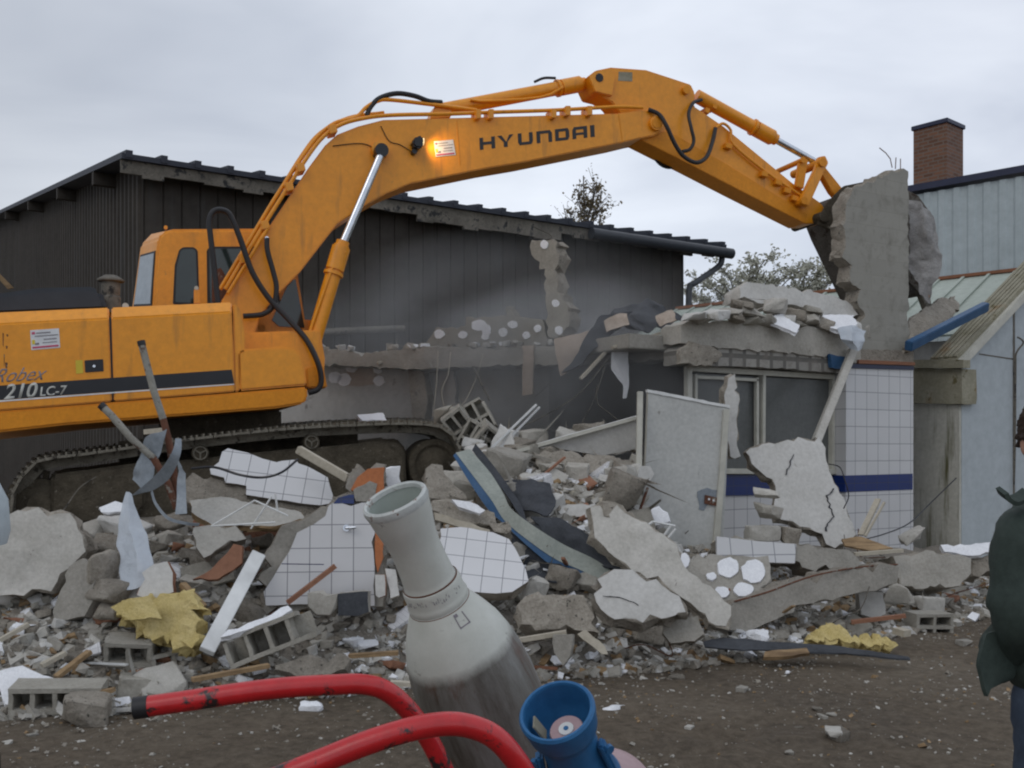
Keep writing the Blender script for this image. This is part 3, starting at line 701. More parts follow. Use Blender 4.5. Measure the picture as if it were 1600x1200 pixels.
stick('blue_metal_profile', (1419, 541), (1540, 479), 12.05, 13.1, .10, .12, 'bluemetal', 'bent blue metal roof trim lying on the mossy roof edge', 'metal trim', bev=.01, up=(0, -.4, 1))
slab('roof_debris_slab', [(1420, 500), (1440, 486), (1470, 465), (1492, 462), (1500, 478), (1485, 500), (1450, 525), (1420, 545)], Y=13.0, yaw=25, pitch=35, th=.12, mats='rough_concrete', rough=.02, label='broken concrete chunk on the roof above the blue metal trim', cat='rubble')

# ---------------------------------------------------------------- demolished room, back wall and edge beam
RB = P(500, 560, 13.4); RE = P(1065, 556, 11.0); RD = Vector((RE.x-RB.x, RE.y-RB.y, 0)).normalized(); RN = Vector((RD.y, -RD.x, 0)); RN = -RN if RN.y > 0 else RN
room = empty('gutted_room', (RB.x, RB.y, 0), 'gutted room of the demolished building with grey plaster wall and broken edge beam', 'building shell')
rp = (Vector((RB.x, RB.y, 0)), RD, RN, UP)
def rslab(name, px, back, th, mats, **k): return slab(name, px, plane=(rp[0]-RN*back, RD, RN, UP), th=th, mats=mats, rough=k.pop('rough', 0), parent=room, **k)
rslab('edge_beam', [(470, 548), (520, 545), (560, 552), (610, 547), (660, 541), (760, 545), (860, 541), (960, 535), (1068, 531), (1068, 560), (960, 566), (860, 571), (740, 574), (640, 577), (560, 572), (470, 570)], 0, .3, 'concrete', rough=.016, step=.06, relief=.03)
rslab('plaster_wall', [(420, 560), (858, 560), (858, 800), (420, 800)], .35, .15, 'interior', step=9)
rslab('inner_wall', [(852, 552), (1120, 540), (1120, 900), (852, 900)], 1.5, .15, 'greywall', step=9)
rslab('cross_wall', [(700, 575), (712, 575), (712, 800), (700, 800)], .28, .05, 'interior', rough=.01, step=.1)
rslab('broken_pilaster', [(638, 573), (655, 570), (664, 590), (668, 630), (664, 655), (645, 657), (640, 610)], .2, .14, 'rough_concrete', rough=.012, step=.05)
rslab('hanging_board', [(816, 540), (834, 540), (832, 616), (816, 618)], -.04, .03, 'kraft', rough=.005, step=.08)
def shedpt(x, y, lift=.15):
    n = -dg; c0 = wA+n*lift; r = ray(x, y); return CAM+r*((c0-CAM).dot(n)/r.dot(n))
bm = bmesh.new(); tube_bm(bm, [shedpt(440, 522), shedpt(631, 513)], .07, 12); mk('wall_pipe', bm, MT['fascia'], parent=shed)
slab('dotted_wall_piece', [(664, 538), (676, 522), (681, 512), (727, 510), (728, 495), (790, 494), (796, 482), (802, 487), (806, 495), (848, 500), (856, 530), (852, 545), (740, 549), (664, 546)], plane=(rp[0]-RN*.12, RD, RN, UP), th=.14, mats='block', side='rough_concrete', rough=.01, step=.06, label='grey insulated wall remnant with white adhesive dots on top of the beam', cat='wall piece')
dwp = [o for o in bpy.data.objects if o.name == 'dotted_wall_piece'][0]
slab('wall_tower', [(829, 374), (862, 374), (873, 378), (874, 398), (868, 420), (872, 432), (878, 470), (890, 480), (889, 510), (880, 528), (856, 530), (853, 480), (850, 430), (835, 405), (828, 390)], plane=(rp[0]-RN*.1, RD, RN, UP), th=.3, mats='block', side='rough_concrete', rough=.02, step=.05, relief=.03, label='thin jagged column of grey blocks left standing in front of the dark shed', cat='wall piece')
dwt = [o for o in bpy.data.objects if o.name == 'wall_tower'][0]
def blob(px, py, rx, ry, plane_obj, lift=.012, parent=None, mat='eps', seed=0):
    rng = random.Random(seed+int(px)); pts = []
    for k in range(18):
        a = 2*math.pi*k/18; s = rng.uniform(.9, 1.08); pts.append((px+rx*math.cos(a)*s, py+ry*math.sin(a)*s))
    return slab('adhesive_dot', pts, plane=PL[plane_obj], lift=lift, th=.02, mats=mat, rough=.004, step=.03, parent=parent or plane_obj)
for (x, y, a, b) in [(686, 522, 8, 7), (723, 523, 7, 6), (748, 508, 12, 9), (760, 516, 7, 10), (786, 519, 7, 7), (801, 507, 8, 6), (822, 524, 6, 6), (840, 513, 6, 6), (758, 526, 6, 5)]: blob(x, y, a, b, dwp)
for (x, y, a, b) in [(850, 382, 6, 7), (868, 474, 6, 6), (873, 516, 6, 7)]: blob(x, y, a, b, dwt)
pw = [o for o in room.children if o.name.startswith('plaster_wall')][0]
for (x, y, a, b) in [(523, 590, 10, 9), (549, 576, 9, 6), (538, 593, 11, 10), (592, 595, 9, 8), (590, 578, 7, 6)]: blob(x, y, a, b, pw, parent=pw)
slab('brown_patch', [(540, 574), (590, 574), (583, 600), (560, 604), (545, 602)], plane=PL[pw], lift=.007, th=.01, mats='kraft', rough=.006, step=.08, parent=pw)

# ---------------------------------------------------------------- excavator
B0 = Vector((-2.627, 9.5, 0)); EA = Vector((math.sin(R(70)), math.cos(R(70)), 0)); EN = Vector((-EA.y, EA.x, 0))
def EP(px, py, off=0.0):
    c0 = B0+EN*off; r = ray(px, py); return CAM+r*((c0-CAM).dot(EN)/r.dot(EN))
base = EP(380, 840, 1.3)
exc = empty('excavator', (base.x, base.y, .85), 'large orange tracked excavator with raised boom tearing at the wall', 'excavator')
def EX(name, poly, off, th, mat, bev=.015, parent=None, seg=2, sharp=35, label=None):
    bm = bmesh.new()
    f = [bm.verts.new(EP(x, y, off)) for x, y in poly]; b = [bm.verts.new(v.co+EN*th) for v in f]
    bm.faces.new(f); bm.faces.new(b[::-1]); n = len(f)
    for i in range(n): bm.faces.new((f[i], f[(i+1) % n], b[(i+1) % n], b[i]))
    bmesh.ops.recalc_face_normals(bm, faces=bm.faces[:])
    if bev:
        es = [e for e in bm.edges if len(e.link_faces) == 2 and e.calc_face_angle(0) > R(20)]
        bmesh.ops.bevel(bm, geom=es, offset=bev, segments=seg, affect='EDGES', clamp_overlap=True)
    o = mk(name, bm, MT[mat], parent=parent or exc, sharp=sharp)
    if label: o['label'] = label
    return o
def ET(name, pts, r, mat, parent=None, seg=10, smooth=5, radii=None):
    bm = bmesh.new(); tube_bm(bm, [EP(*p) for p in pts], r, seg, smooth, radii=radii); return mk(name, bm, MT[mat], parent=parent or exc)
def pin(name, x, y, off, r, th, mat, parent):
    bm = bmesh.new(); c = EP(x, y, off); tube_bm(bm, [c, c+EN*th], r, 20); return mk(name, bm, MT[mat], parent=parent, sharp=50)

# undercarriage
LOOP = [(14, 800), (20, 765), (40, 735), (70, 716), (150, 705), (300, 684), (450, 668), (560, 662), (640, 660), (685, 665), (710, 682), (722, 712), (720, 750), (705, 785), (670, 812), (600, 825), (300, 852), (100, 868), (50, 862), (22, 838)]
def track(off, dz=0.0):
    pts = [EP(x, y, off)+Vector((0, 0, dz)) for x, y in LOOP]
    pts = catmull(pts+[pts[0]], 5); L0 = [0]
    for a, b in zip(pts, pts[1:]): L0.append(L0[-1]+(b-a).length)
    n = 56; cen = sum(pts, Vector())/len(pts)
    def at(s):
        s %= L0[-1]
        for i in range(len(pts)-1):
            if L0[i+1] >= s:
                t = (s-L0[i])/(L0[i+1]-L0[i]); return pts[i].lerp(pts[i+1], t), (pts[i+1]-pts[i]).normalized()
    bm = bmesh.new(); pitch = L0[-1]/n
    for k in range(n):
        q, t = at((k+.5)*pitch); o = t.cross(EN).normalized()
        if o.dot(q-cen) < 0: o = -o
        c = q+EN*.3-o*.012
        beam_bm(bm, c-t*pitch*.47, c+t*pitch*.47, .6, .024, up=o)
        for g in (-.36, 0, .36):
            cc = c+t*pitch*g+o*.022; beam_bm(bm, cc-EN*.298, cc+EN*.298, .016, .03 if g == 0 else .022, up=o)
        beam_bm(bm, c-o*.05-t*pitch*.5, c-o*.05+t*pitch*.5, .05, .075, up=o)   # chain link
        cc = c-o*.05+EN*.12; beam_bm(bm, cc-t*pitch*.5, cc+t*pitch*.5, .04, .075, up=o)
        cc = c-o*.05-EN*.12; beam_bm(bm, cc-t*pitch*.5, cc+t*pitch*.5, .04, .075, up=o)
    return mk('track_belt', bm, MT['shoe'], parent=exc, smooth=False)
def undercarriage(off, dz=0):
    tb = track(off, dz)
    def EXz(name, poly, o, th, mat, bev=.02):
        x = EX(name, poly, o, th, mat, bev); x.location.z += dz; WM[x] = T((0, 0, dz)) @ WM[x]; return x
    EXz('track_frame', [(80, 745), (100, 738), (230, 725), (470, 700), (620, 690), (634, 705), (636, 760), (600, 800), (300, 815), (120, 838), (85, 830)], off+.12, .36, 'mud')
    EXz('track_guard', [(80, 742), (225, 722), (228, 790), (210, 812), (95, 822), (78, 800)], off+.06, .10, 'mud', .03)
    EXz('track_guard', [(478, 702), (600, 688), (632, 710), (636, 752), (610, 775), (480, 790)], off+.06, .10, 'mud', .03)
    for x, y in ((313, 708), (487, 691)):
        w = pin('carrier_roller', x, y, off+.08, .078, .4, 'mud', exc); w.location.z += dz
        bm = bmesh.new(); c = EP(x, y, off+.07)+Vector((0, 0, dz))
        tube_bm(bm, [c+(EA*math.cos(a)+Vector((0, 0, 1))*math.sin(a))*.06 for a in [2*math.pi*k/24 for k in range(25)]], .007, 6)
        for k in range(3):
            a = 2*math.pi*k/3+.5; beam_bm(bm, c, c+(EA*math.cos(a)+Vector((0, 0, 1))*math.sin(a))*.055, .012, .012, up=EN)
        mk('hub', bm, MT['shoe'], parent=w).location.z += 0
    c = EP(680, 728, off+.12)+Vector((0, 0, dz))
    fr = Matrix((( EA.x, 0, EN.x, c.x), (EA.y, 0, EN.y, c.y), (0, 1, 0, c.z), (0, 0, 0, 1)))
    bm = bmesh.new(); lathe_bm(bm, [(0, -.02), (.08, -.02), (.10, 0), (.19, .03), (.22, .0), (.27, 0), (.28, .04), (.28, .3), (.27, .36), (0, .36)], 40, fr)
    mk('idler_wheel', bm, MT['mud'], parent=exc)
    c = EP(62, 790, off+.12)+Vector((0, 0, dz)); fr2 = fr.copy(); fr2.translation = c
    bm = bmesh.new(); lathe_bm(bm, [(0, -.03), (.10, -.03), (.12, 0), (.2, .04), (.24, .04), (.24, .3), (0, .3)], 22, fr2)
    for k in range(22):
        a = 2*math.pi*k/22; d = EA*math.cos(a)+Vector((0, 0, 1))*math.sin(a); beam_bm(bm, c+EN*.17+d*.22, c+EN*.17+d*.31, .05, .06, up=EN)
    mk('sprocket', bm, MT['mud'], parent=exc)
    for k in range(7):
        x = 130+k*80; y = 842-k*5.5
        w = pin('road_roller', x, y, off+.1, .075, .42, 'mud', exc); w.location.z += dz
undercarriage(-.15); undercarriage(2.3, .04)
EX('swing_frame', [(180, 690), (560, 655), (560, 700), (540, 760), (200, 790)], .5, 1.7, 'mud', .03)
EX('swing_bearing', [(250, 655), (440, 640), (440, 672), (250, 690)], .75, 1.3, 'mud', .02)

# upper structure
def hood(name, x0, x1, mat='orange'):
    def top(x): return 488-(x/365)*16
    def cham(x): return 506-(x/365)*19
    def bot(x): return 641-(x/372)*30
    bm = bmesh.new(); rows = []
    k0 = x1+6 if x1 > 300 else x1+5
    for x, xb in ((x0, x0+4), (x1, k0)):
        rows.append([EP(xb, bot(x), 0), EP(x, cham(x), 0), EP(x, top(x), .13), EP(x, top(x), .13)+EN*1.2, EP(xb, bot(x), .1)+EN*1.0])
    v = [[bm.verts.new(p) for p in r] for r in rows]
    for i in range(4): bm.faces.new((v[0][i], v[1][i], v[1][i+1], v[0][i+1]))
    bm.faces.new((v[0][4], v[1][4], v[1][0], v[0][0])); bm.faces.new(v[0]); bm.faces.new(v[1][::-1])
    bmesh.ops.recalc_face_normals(bm, faces=bm.faces[:])
    bmesh.ops.bevel(bm, geom=[e for e in bm.edges], offset=.012, segments=2, affect='EDGES')
    return mk(name, bm, MT[mat], parent=exc)
pa = hood('side_panel', -30, 170); pb = hood('side_panel', 174, 362); hood('counterweight', -150, -34)
EX('body', [(-145, 512), (362, 486), (366, 612), (-145, 650)], .03, 2.62, 'blackpaint', .02)
EX('front_frame', [(364, 474), (372, 478), (378, 492), (384, 520), (384, 560), (374, 612), (366, 612)], .02, .9, 'orange', .012)
EX('tool_box', [(372, 550), (384, 545), (440, 541), (458, 543), (470, 552), (476, 575), (480, 602), (374, 611)], 0, .78, 'orange', .02)
EX('skirt', [(-150, 655), (0, 642), (372, 613), (480, 604), (481, 622), (474, 631), (430, 638), (250, 652), (100, 664), (-150, 692)], .0, 2.7, 'orange_worn', .02)
EX('deck', [(366, 520), (500, 515), (505, 600), (366, 610)], .85, .55, 'orange', .02)
EX('cab_base', [(400, 495), (490, 500), (500, 600), (400, 605)], 1.7, 1.0, 'orange', .02)
EX('bumper', [(478, 575), (505, 570), (512, 606), (480, 606)], .82, .6, 'orange_worn', .015)
# stripe and writing
EX('stripe', [(-150, 614.5), (0, 602.5), (172, 590.5), (362, 577.5), (366, 599), (177, 612), (0, 625), (-150, 636)], -.003, .006, 'blackpaint', 0)
EX('white_line', [(-150, 636.5), (0, 625.5), (177, 612.5), (366, 599.5), (366, 601.2), (177, 614.5), (0, 628), (-150, 639)], -.0035, .006, 'sticker', 0)
def text_on(name, s, x0, y0, wpx, hpx, slope, off, mat, parent, shear=0, bold=0, flip=False):
    cu = bpy.data.curves.new('t', 'FONT'); cu.body = s; cu.shear = shear; cu.offset = bold; cu.extrude = 0
    ob = bpy.data.objects.new('t', cu); COL.objects.link(ob); dg_ = bpy.context.evaluated_depsgraph_get(); dg_.update()
    me = bpy.data.meshes.new_from_object(ob.evaluated_get(dg_)); COL.objects.unlink(ob); bpy.data.objects.remove(ob)
    xs = [v.co.x for v in me.vertices]; ys = [v.co.y for v in me.vertices]
    a, b, c, d = min(xs), max(xs), min(ys), max(ys)
    bm = bmesh.new(); bm.from_mesh(me); bpy.data.meshes.remove(me)
    for v in bm.verts:
        u = (v.co.x-a)/(b-a)*wpx; w = (v.co.y-c)/(d-c)*hpx
        v.co = EP(x0+u, y0+slope*u-w, off)
    geo = bmesh.ops.extrude_face_region(bm, geom=bm.faces[:])
    for v in [g for g in geo['geom'] if isinstance(g, bmesh.types.BMVert)]: v.co += EN*.004
    return mk(name, bm, MT[mat], parent=parent, smooth=False)
text_on('model_number', '210', 6, 624.5, 53, 24, -.062, -.007, 'foam_grey', pa, shear=.25, bold=.02)
text_on('model_number', 'LC-7', 62, 619.5, 43, 15, -.062, -.007, 'foam_grey', pa, shear=.15, bold=.015)
text_on('script_lettering', 'Robex', -10, 598, 84, 21, -.06, -.003, 'grey_ink', pa, shear=.6, bold=-.004)
ST = [('H', 750, 24), ('Y', 778, 25), ('U', 810, 23), ('n', 839, 24), ('D', 868, 22), ('A', 895, 23), ('I', 923, 6.5)]
def letters():
    bm = bmesh.new(); h = 18.5; t = 5.6; q = 4.4
    def quad(x0, pts):
        vs = []
        for a, b in pts:
            x = x0+a; y = 234-(x-750)*.114-b; vs.append(bm.verts.new(EP(x+b*-.05, y, 1.116)))
        ws = [bm.verts.new(v.co+EN*.006) for v in vs]
        bm.faces.new(vs); bm.faces.new(ws[::-1])
        for i in range(len(vs)): bm.faces.new((vs[i], vs[(i+1) % len(vs)], ws[(i+1) % len(vs)], ws[i]))
    def bar(x0, a, b, c, d): quad(x0, [(a, b), (c, b), (c, d), (a, d)])
    for ch_, x, w in ST:
        if ch_ == 'H': bar(x, 0, 0, t, h); bar(x, w-t, 0, w, h); bar(x, t, h/2-q/2, w-t, h/2+q/2)
        if ch_ == 'Y': quad(x, [(w/2-3, 0), (w/2+3, 0), (w/2+3, h*.42), (w/2-3, h*.42)]); quad(x, [(w/2-3, h*.42), (w/2+1, h*.42), (6.5, h), (0, h)]); quad(x, [(w/2+1, h*.42), (w/2+3, h*.42), (w, h), (w-6.5, h)])
        if ch_ == 'U': bar(x, 0, q, t, h); bar(x, w-t, q, w, h); quad(x, [(2.5, 0), (w-2.5, 0), (w, q), (0, q)])
        if ch_ == 'n': bar(x, 0, 0, t, h-q); bar(x, w-t, 0, w, h-q); quad(x, [(0, h-q), (w, h-q), (w-3, h), (0, h)])
        if ch_ == 'D': bar(x, 0, 0, t, h); bar(x, w-t, q, w, h-q); quad(x, [(t, 0), (w-2.5, 0), (w, q), (t, q)]); quad(x, [(t, h-q), (w, h-q), (w-2.5, h), (t, h)])
        if ch_ == 'A': bar(x, 0, 0, t, h-q); bar(x, w-t, 0, w, h-q); quad(x, [(0, h-q), (w, h-q), (w, h), (2.5, h)]); bar(x, t, h*.3, w-t, h*.3+3.6)
        if ch_ == 'I': bar(x, 0, 0, w, h)
    return bm
def sticker(px, off, parent, name='sticker', ink=True):
    o = EX(name, px, off, .004, 'sticker', 0, parent)
    (a, b, c, d) = px
    if ink:
        def lp(u, v):
            x = (a[0]*(1-u)+b[0]*u)*(1-v)+(d[0]*(1-u)+c[0]*u)*v; y = (a[1]*(1-u)+b[1]*u)*(1-v)+(d[1]*(1-u)+c[1]*u)*v; return (x, y)
        for (u0, u1, v0, v1, m) in [(.2, .7, .14, .19, 'grey_ink'), (.15, .95, .30, .34, 'grey_ink'), (.45, .9, .48, .53, 'grey_ink'), (.4, .9, .66, .69, 'grey_ink'), (.04, .95, .84, .93, 'red_ink'), (.05, .16, .1, .22, 'red_ink'), (.04, .14, .5, .72, 'yellow_ink'), (.14, .28, .66, .76, 'grey_ink')]:
            EX('print', [lp(u0, v0), lp(u1, v0), lp(u1, v1), lp(u0, v1)], off-.003, .003, m, 0, o)
    return o
sticker([(47, 516), (92, 513), (94, 543), (49, 547)], -.004, pa)
EX('warning_sticker', [(118, 563), (129, 562.5), (130, 583), (119, 584)], -.004, .005, 'yellow_ink', 0, pa)
lt = EX('latch', [(132, 563), (161, 561), (162, 580), (133, 582)], -.008, .02, 'blackpaint', .004, pa); pin('lock', 147, 572, -.014, .012, .01, 'chrome', lt)
for (x, y, w, h) in [(4, 520, 1.8, 22), (9, 540, 3, 5), (6, 553, 1.2, 20), (10, 522, 3, 4), (8, 566, 4, 10)]:
    EX('scratch', [(x, y), (x+w, y+1), (x+w*.7, y+h), (x+w*.2, y+h*.9)], -.002, .004, 'rust', 0, pa)
# rear deck things
bm = bmesh.new()
EX('engine_hood', [(-150, 465), (0, 457), (60, 449), (140, 447), (157, 452), (165, 466), (168, 486), (-150, 500)], .45, 1.3, 'hood', .07, seg=4, sharp=60)
c = EP(173, 482, .9)
bm = bmesh.new(); lathe_bm(bm, [(.0, -.05), (.095, -.05), (.095, .11), (.085, .12), (.085, .14), (.09, .15), (.09, .24), (.085, .26), (.13, .27), (.13, .285), (.06, .33), (0, .335)], 28, T(c)); mk('air_precleaner', bm, MT['fascia'], parent=exc)
pin('filler_cap', 196, 478, .7, .03, .06, 'cream', exc)
EX('handrail', [(-30, 405), (-20, 408), (22, 450), (12, 452)], .9, .03, 'wood', .005)
# cab
cb = EX('cab', [(238, 490), (240, 440), (246, 372), (252, 362), (264, 357), (430, 356), (447, 362), (466, 430), (478, 505), (478, 520), (230, 540)], 1.7, 1.02, 'orange', .045, seg=3)
def rq(y0, y1, y2, y3): pass
EX('window_seal', [(270, 475), (271, 455), (273, 415), (280, 390), (286, 386), (303, 386), (309, 391), (312, 478)], 1.69, .02, 'black', .008, cb)
EX('window', [(274, 472), (276, 418), (282, 392), (288, 389), (302, 389), (306, 393), (309, 474)], 1.685, .02, 'glass', .004, cb)
EX('window_seal', [(324, 482), (323, 391), (328, 385), (420, 385), (425, 392), (440, 482)], 1.69, .02, 'black', .008, cb)
EX('window', [(328, 478), (327, 392), (331, 388.5), (417, 388.5), (421, 394), (436, 478)], 1.685, .02, 'glass', .004, cb)
EX('door_window', [(436, 510), (425, 500), (452, 440), (462, 436), (476, 512)], 1.685, .02, 'glass', .004, cb)
EX('seat_cover', [(331, 425), (345, 418), (358, 440), (358, 470), (331, 472)], 1.679, .01, 'rust', .003, cb).hide_render = False
N0, N1, N2 = EP(241, 490, 1.72), EP(248, 372, 1.72), EP(266, 358, 1.72); F0, F1, F2 = EP(205, 490, 2.25), EP(220, 382, 2.25), EP(238, 363, 2.25)
bm = bmesh.new(); inw = EA*.4
fr3 = [bm.verts.new(p) for p in (N0, N1, N2)]; br3 = [bm.verts.new(p) for p in (F0, F1, F2)]; cr3 = [bm.verts.new(p+EN*.42+EA*.03) for p in (F0, F1, F2)]; dr3 = [bm.verts.new(p+inw) for p in (N0, N1, N2)]; er3 = [bm.verts.new(p+EN*.42+inw) for p in (F0, F1, F2)]
for A_, B_ in ((dr3, fr3), (fr3, br3), (br3, cr3), (cr3, er3)):
    for i in range(2): bm.faces.new((A_[i], A_[i+1], B_[i+1], B_[i]))
bm.faces.new((dr3[2], fr3[2], br3[2], cr3[2], er3[2])); bm.faces.new((dr3[0], fr3[0], br3[0], cr3[0], er3[0]))
bmesh.ops.recalc_face_normals(bm, faces=bm.faces[:])
bmesh.ops.bevel(bm, geom=[e for e in bm.edges if len(e.link_faces) == 2], offset=.03, segments=3, affect='EDGES')
mk('rear_panel', bm, MT['orange'], parent=cb)
def rr(u, v, l): 
    p = N0.lerp(N1, v).lerp(F0.lerp(F1, v), u); n = (N1-N0).cross(F0-N0).normalized(); n = n if n.dot(CAM-N0) > 0 else -n
    return p+n*l
bm = bmesh.new()
for (u0, u1, v0, v1, l, mi) in [(.12, .92, .10, .84, .006, 0), (.17, .88, .13, .81, .012, 1)]:
    vs = [bm.verts.new(rr(u, v, l)) for u, v in ((u0, v0), (u1, v0), (u1, v1), (u0, v1))]; ws = [bm.verts.new(rr(u, v, l-.02)) for u, v in ((u0, v0), (u1, v0), (u1, v1), (u0, v1))]
    bm.faces.new(vs).material_index = mi; bm.faces.new(ws[::-1]).material_index = mi
    for i in range(4): bm.faces.new((vs[i], vs[(i+1) % 4], ws[(i+1) % 4], ws[i])).material_index = mi
mk('rear_window', bm, [MT['black'], MT['reflectglass']], parent=cb, smooth=False)
pin('beacon_mount', 259, 355, 1.85, .02, .04, 'orange', cb)
EX('mirror_post', [(303, 452), (313, 452), (313, 474), (303, 474)], 1.2, .06, 'orange', .005)
pin('pressure_cap', 307, 450, 1.2, .022, .05, 'cream', exc)
# boom
boom = EX('boom', [(346, 470), (400, 385), (482, 262), (508, 227), (527, 210), (560, 197), (599, 187), (706, 184), (820, 181), (965, 177), (1000, 172), (1032, 175), (1041, 190), (1036, 205), (1022, 212), (1000, 216), (971, 223), (820, 253), (760, 263), (641, 287), (602, 303), (576, 318), (527, 350), (469, 425), (433, 461), (408, 492), (395, 530), (375, 545), (352, 540), (344, 510)], 1.12, .46, 'orange', .012)
o = mk('lettering', letters(), MT['blackpaint'], parent=boom, smooth=False)
sticker([(678, 221), (708, 218), (712, 242), (681, 245)], 1.115, boom)
EX('weld_seam', [(713.5, 188), (714.5, 188), (719.5, 258), (718.5, 258)], 1.117, .006, 'orange_worn', 0, boom)
EX('weld_seam', [(966, 178), (967.5, 178), (973.5, 222), (972, 222)], 1.117, .006, 'orange_worn', 0, boom)
EX('boom_lug', [(672, 186), (680, 165), (690, 160), (700, 163), (706, 172), (704, 184)], 1.22, .26, 'orange', .01, boom)
pin('boom_pin', 1026, 192, 1.07, .085, .58, 'orange', boom); pin('pin_cap', 1026, 192, 1.06, .06, .6, 'orange_worn', boom)
pin('cylinder_pin', 597, 234, .96, .075, .78, 'blackpaint', boom); pin('pin_boss', 595, 233, 1.06, .10, .60, 'orange', boom)
# work lamp on the boom side, lit
lp = EX('work_lamp', [(646, 217), (652, 212), (661, 211), (663, 222), (660, 231), (650, 231), (645, 225)], .98, .14, 'blackpaint', .02, boom)
pin('lamp_bracket', 648, 236, 1.04, .03, .1, 'blackpaint', lp)
MT['lamp_lit'] = flat('lit_lamp', (1, .75, .4), .4, emit=1.3)
c = EP(657.5, 221, 1.05); bm = bmesh.new(); tube_bm(bm, [c, c+EA*.03], .04, 16); mk('lamp_lens', bm, MT['lamp_lit'], parent=lp)
ld = bpy.data.lights.new('work_lamp_light', 'SPOT'); ld.energy = 6.5; ld.color = (1, .62, .28); ld.spot_size = R(120); ld.spot_blend = .9; ld.shadow_soft_size = .04
lo = bpy.data.objects.new('work_lamp_light', ld); d = (EA+EN*.35-Vector((0, 0, .18))).normalized()
place(lo, T(EP(667, 222, 1.0)) @ d.to_track_quat('-Z', 'Y').to_matrix().to_4x4(), lp)
# boom cylinders, far one too
def cyl(x0, y0, x1, y1, x2, y2, off, rb, rr_, parent, name='cylinder', collar=True):
    a, b, c = EP(x0, y0, off), EP(x1, y1, off), EP(x2, y2, off)
    bm = bmesh.new(); tube_bm(bm, [a, b], rb, 20)
    if collar:
        d = (b-a).normalized(); tube_bm(bm, [b-d*.28, b-d*.02], rb*1.18, 20); tube_bm(bm, [b-d*.05, b+d*.05], rb*.85, 20); tube_bm(bm, [b-d*.34, b-d*.31], rb*1.28, 16)
    s = mk(name, bm, MT['orange'], parent=parent)
    bm = bmesh.new(); tube_bm(bm, [b, c], rr_, 18); mk('rod', bm, MT['chrome'], parent=s); return s
cyl(482, 560, 534, 384, 594, 244, 1.0, .085, .045, boom, 'boom_cylinder')
cyl(482, 560, 534, 384, 594, 244, 1.62, .085, .045, boom, 'boom_cylinder')
EX('cylinder_bracket', [(470, 520), (500, 515), (508, 560), (505, 606), (478, 606), (474, 560)], .88, .06, 'orange', .01); EX('cylinder_bracket', [(430, 520), (500, 515), (508, 560), (505, 606), (440, 606)], 1.16, .4, 'orange', .01)
ET('cylinder_line', [(540, 395, .92), (528, 398, .92), (490, 500, .92), (478, 540, .92)], .014, 'orange', smooth=3)
a = cyl(692, 172, 908, 131, 940, 122, 1.35, .082, .04, boom, 'arm_cylinder')
ET('cylinder_line', [(735, 156, 1.25), (760, 158, 1.25), (845, 152, 1.25), (880, 136, 1.25)], .016, 'orange', a, smooth=3)
ET('hose', [(835, 128, 1.3), (850, 122, 1.3), (868, 122, 1.3)], .016, 'black', a)
# arm
arm = EX('arm', [(919, 119), (931, 110), (955, 105), (1010, 109), (1050, 122), (1080, 132), (1086, 145), (1085, 166), (1100, 176), (1132, 198), (1239, 286), (1283, 317), (1294, 333), (1290, 347), (1259, 350), (1161, 300), (1080, 258), (1000, 218), (985, 200), (957, 160), (930, 143)], 1.20, .32, 'orange', .012)
EX('arm_lower_face', [(1002, 207), (1045, 205), (1130, 253), (1262, 335), (1258, 349), (1161, 300), (1080, 258), (1001, 218)], 1.185, .35, 'orange_worn', .006, arm)  # underside of the arm put in as a darker orange strip
pin('arm_pin', 937, 121, 1.15, .05, .42, 'blackpaint', arm); pin('arm_pin', 1073, 140, 1.15, .05, .42, 'orange_worn', arm)
EX('arm_lug', [(919, 119), (931, 110), (955, 105), (962, 120), (957, 150), (930, 143)], 1.16, .40, 'orange', .01, arm)
EX('plate_sticker', [(967, 112), (988, 113), (988, 127), (966, 126)], 1.196, .005, 'moss', 0, arm)
cyl(1088, 150, 1208, 216, 1283, 258, 1.28, .085, .045, arm, 'bucket_cylinder')
EX('lever', [(1244, 291), (1250, 250), (1256, 244), (1263, 250), (1256, 295)], 1.12, .06, 'orange_worn', .008, arm); EX('lever', [(1244, 291), (1250, 250), (1256, 244), (1263, 250), (1256, 295)], 1.54, .06, 'orange_worn', .008, arm)
EX('lever', [(1248, 318), (1275, 262), (1280, 245), (1290, 243), (1295, 254), (1288, 268), (1264, 322)], 1.08, .07, 'orange', .01, arm); EX('lever', [(1248, 318), (1275, 262), (1280, 245), (1290, 243), (1295, 254), (1288, 268), (1264, 322)], 1.57, .07, 'orange', .01, arm)
EX('link', [(1278, 262), (1286, 256), (1318, 296), (1326, 310), (1314, 316), (1300, 300)], 1.2, .1, 'orange_worn', .01, arm); EX('link', [(1278, 262), (1286, 256), (1318, 296), (1326, 310), (1314, 316), (1300, 300)], 1.42, .1, 'orange_worn', .01, arm)
pin('link_pin', 1286, 253, 1.04, .055, .64, 'orange_worn', arm); pin('link_pin', 1257, 313, 1.04, .05, .64, 'orange_worn', arm); pin('bucket_pin', 1288, 338, 1.04, .07, .64, 'mud', arm)
pin('link_pin', 1255, 250, 1.08, .035, .56, 'orange_worn', arm)
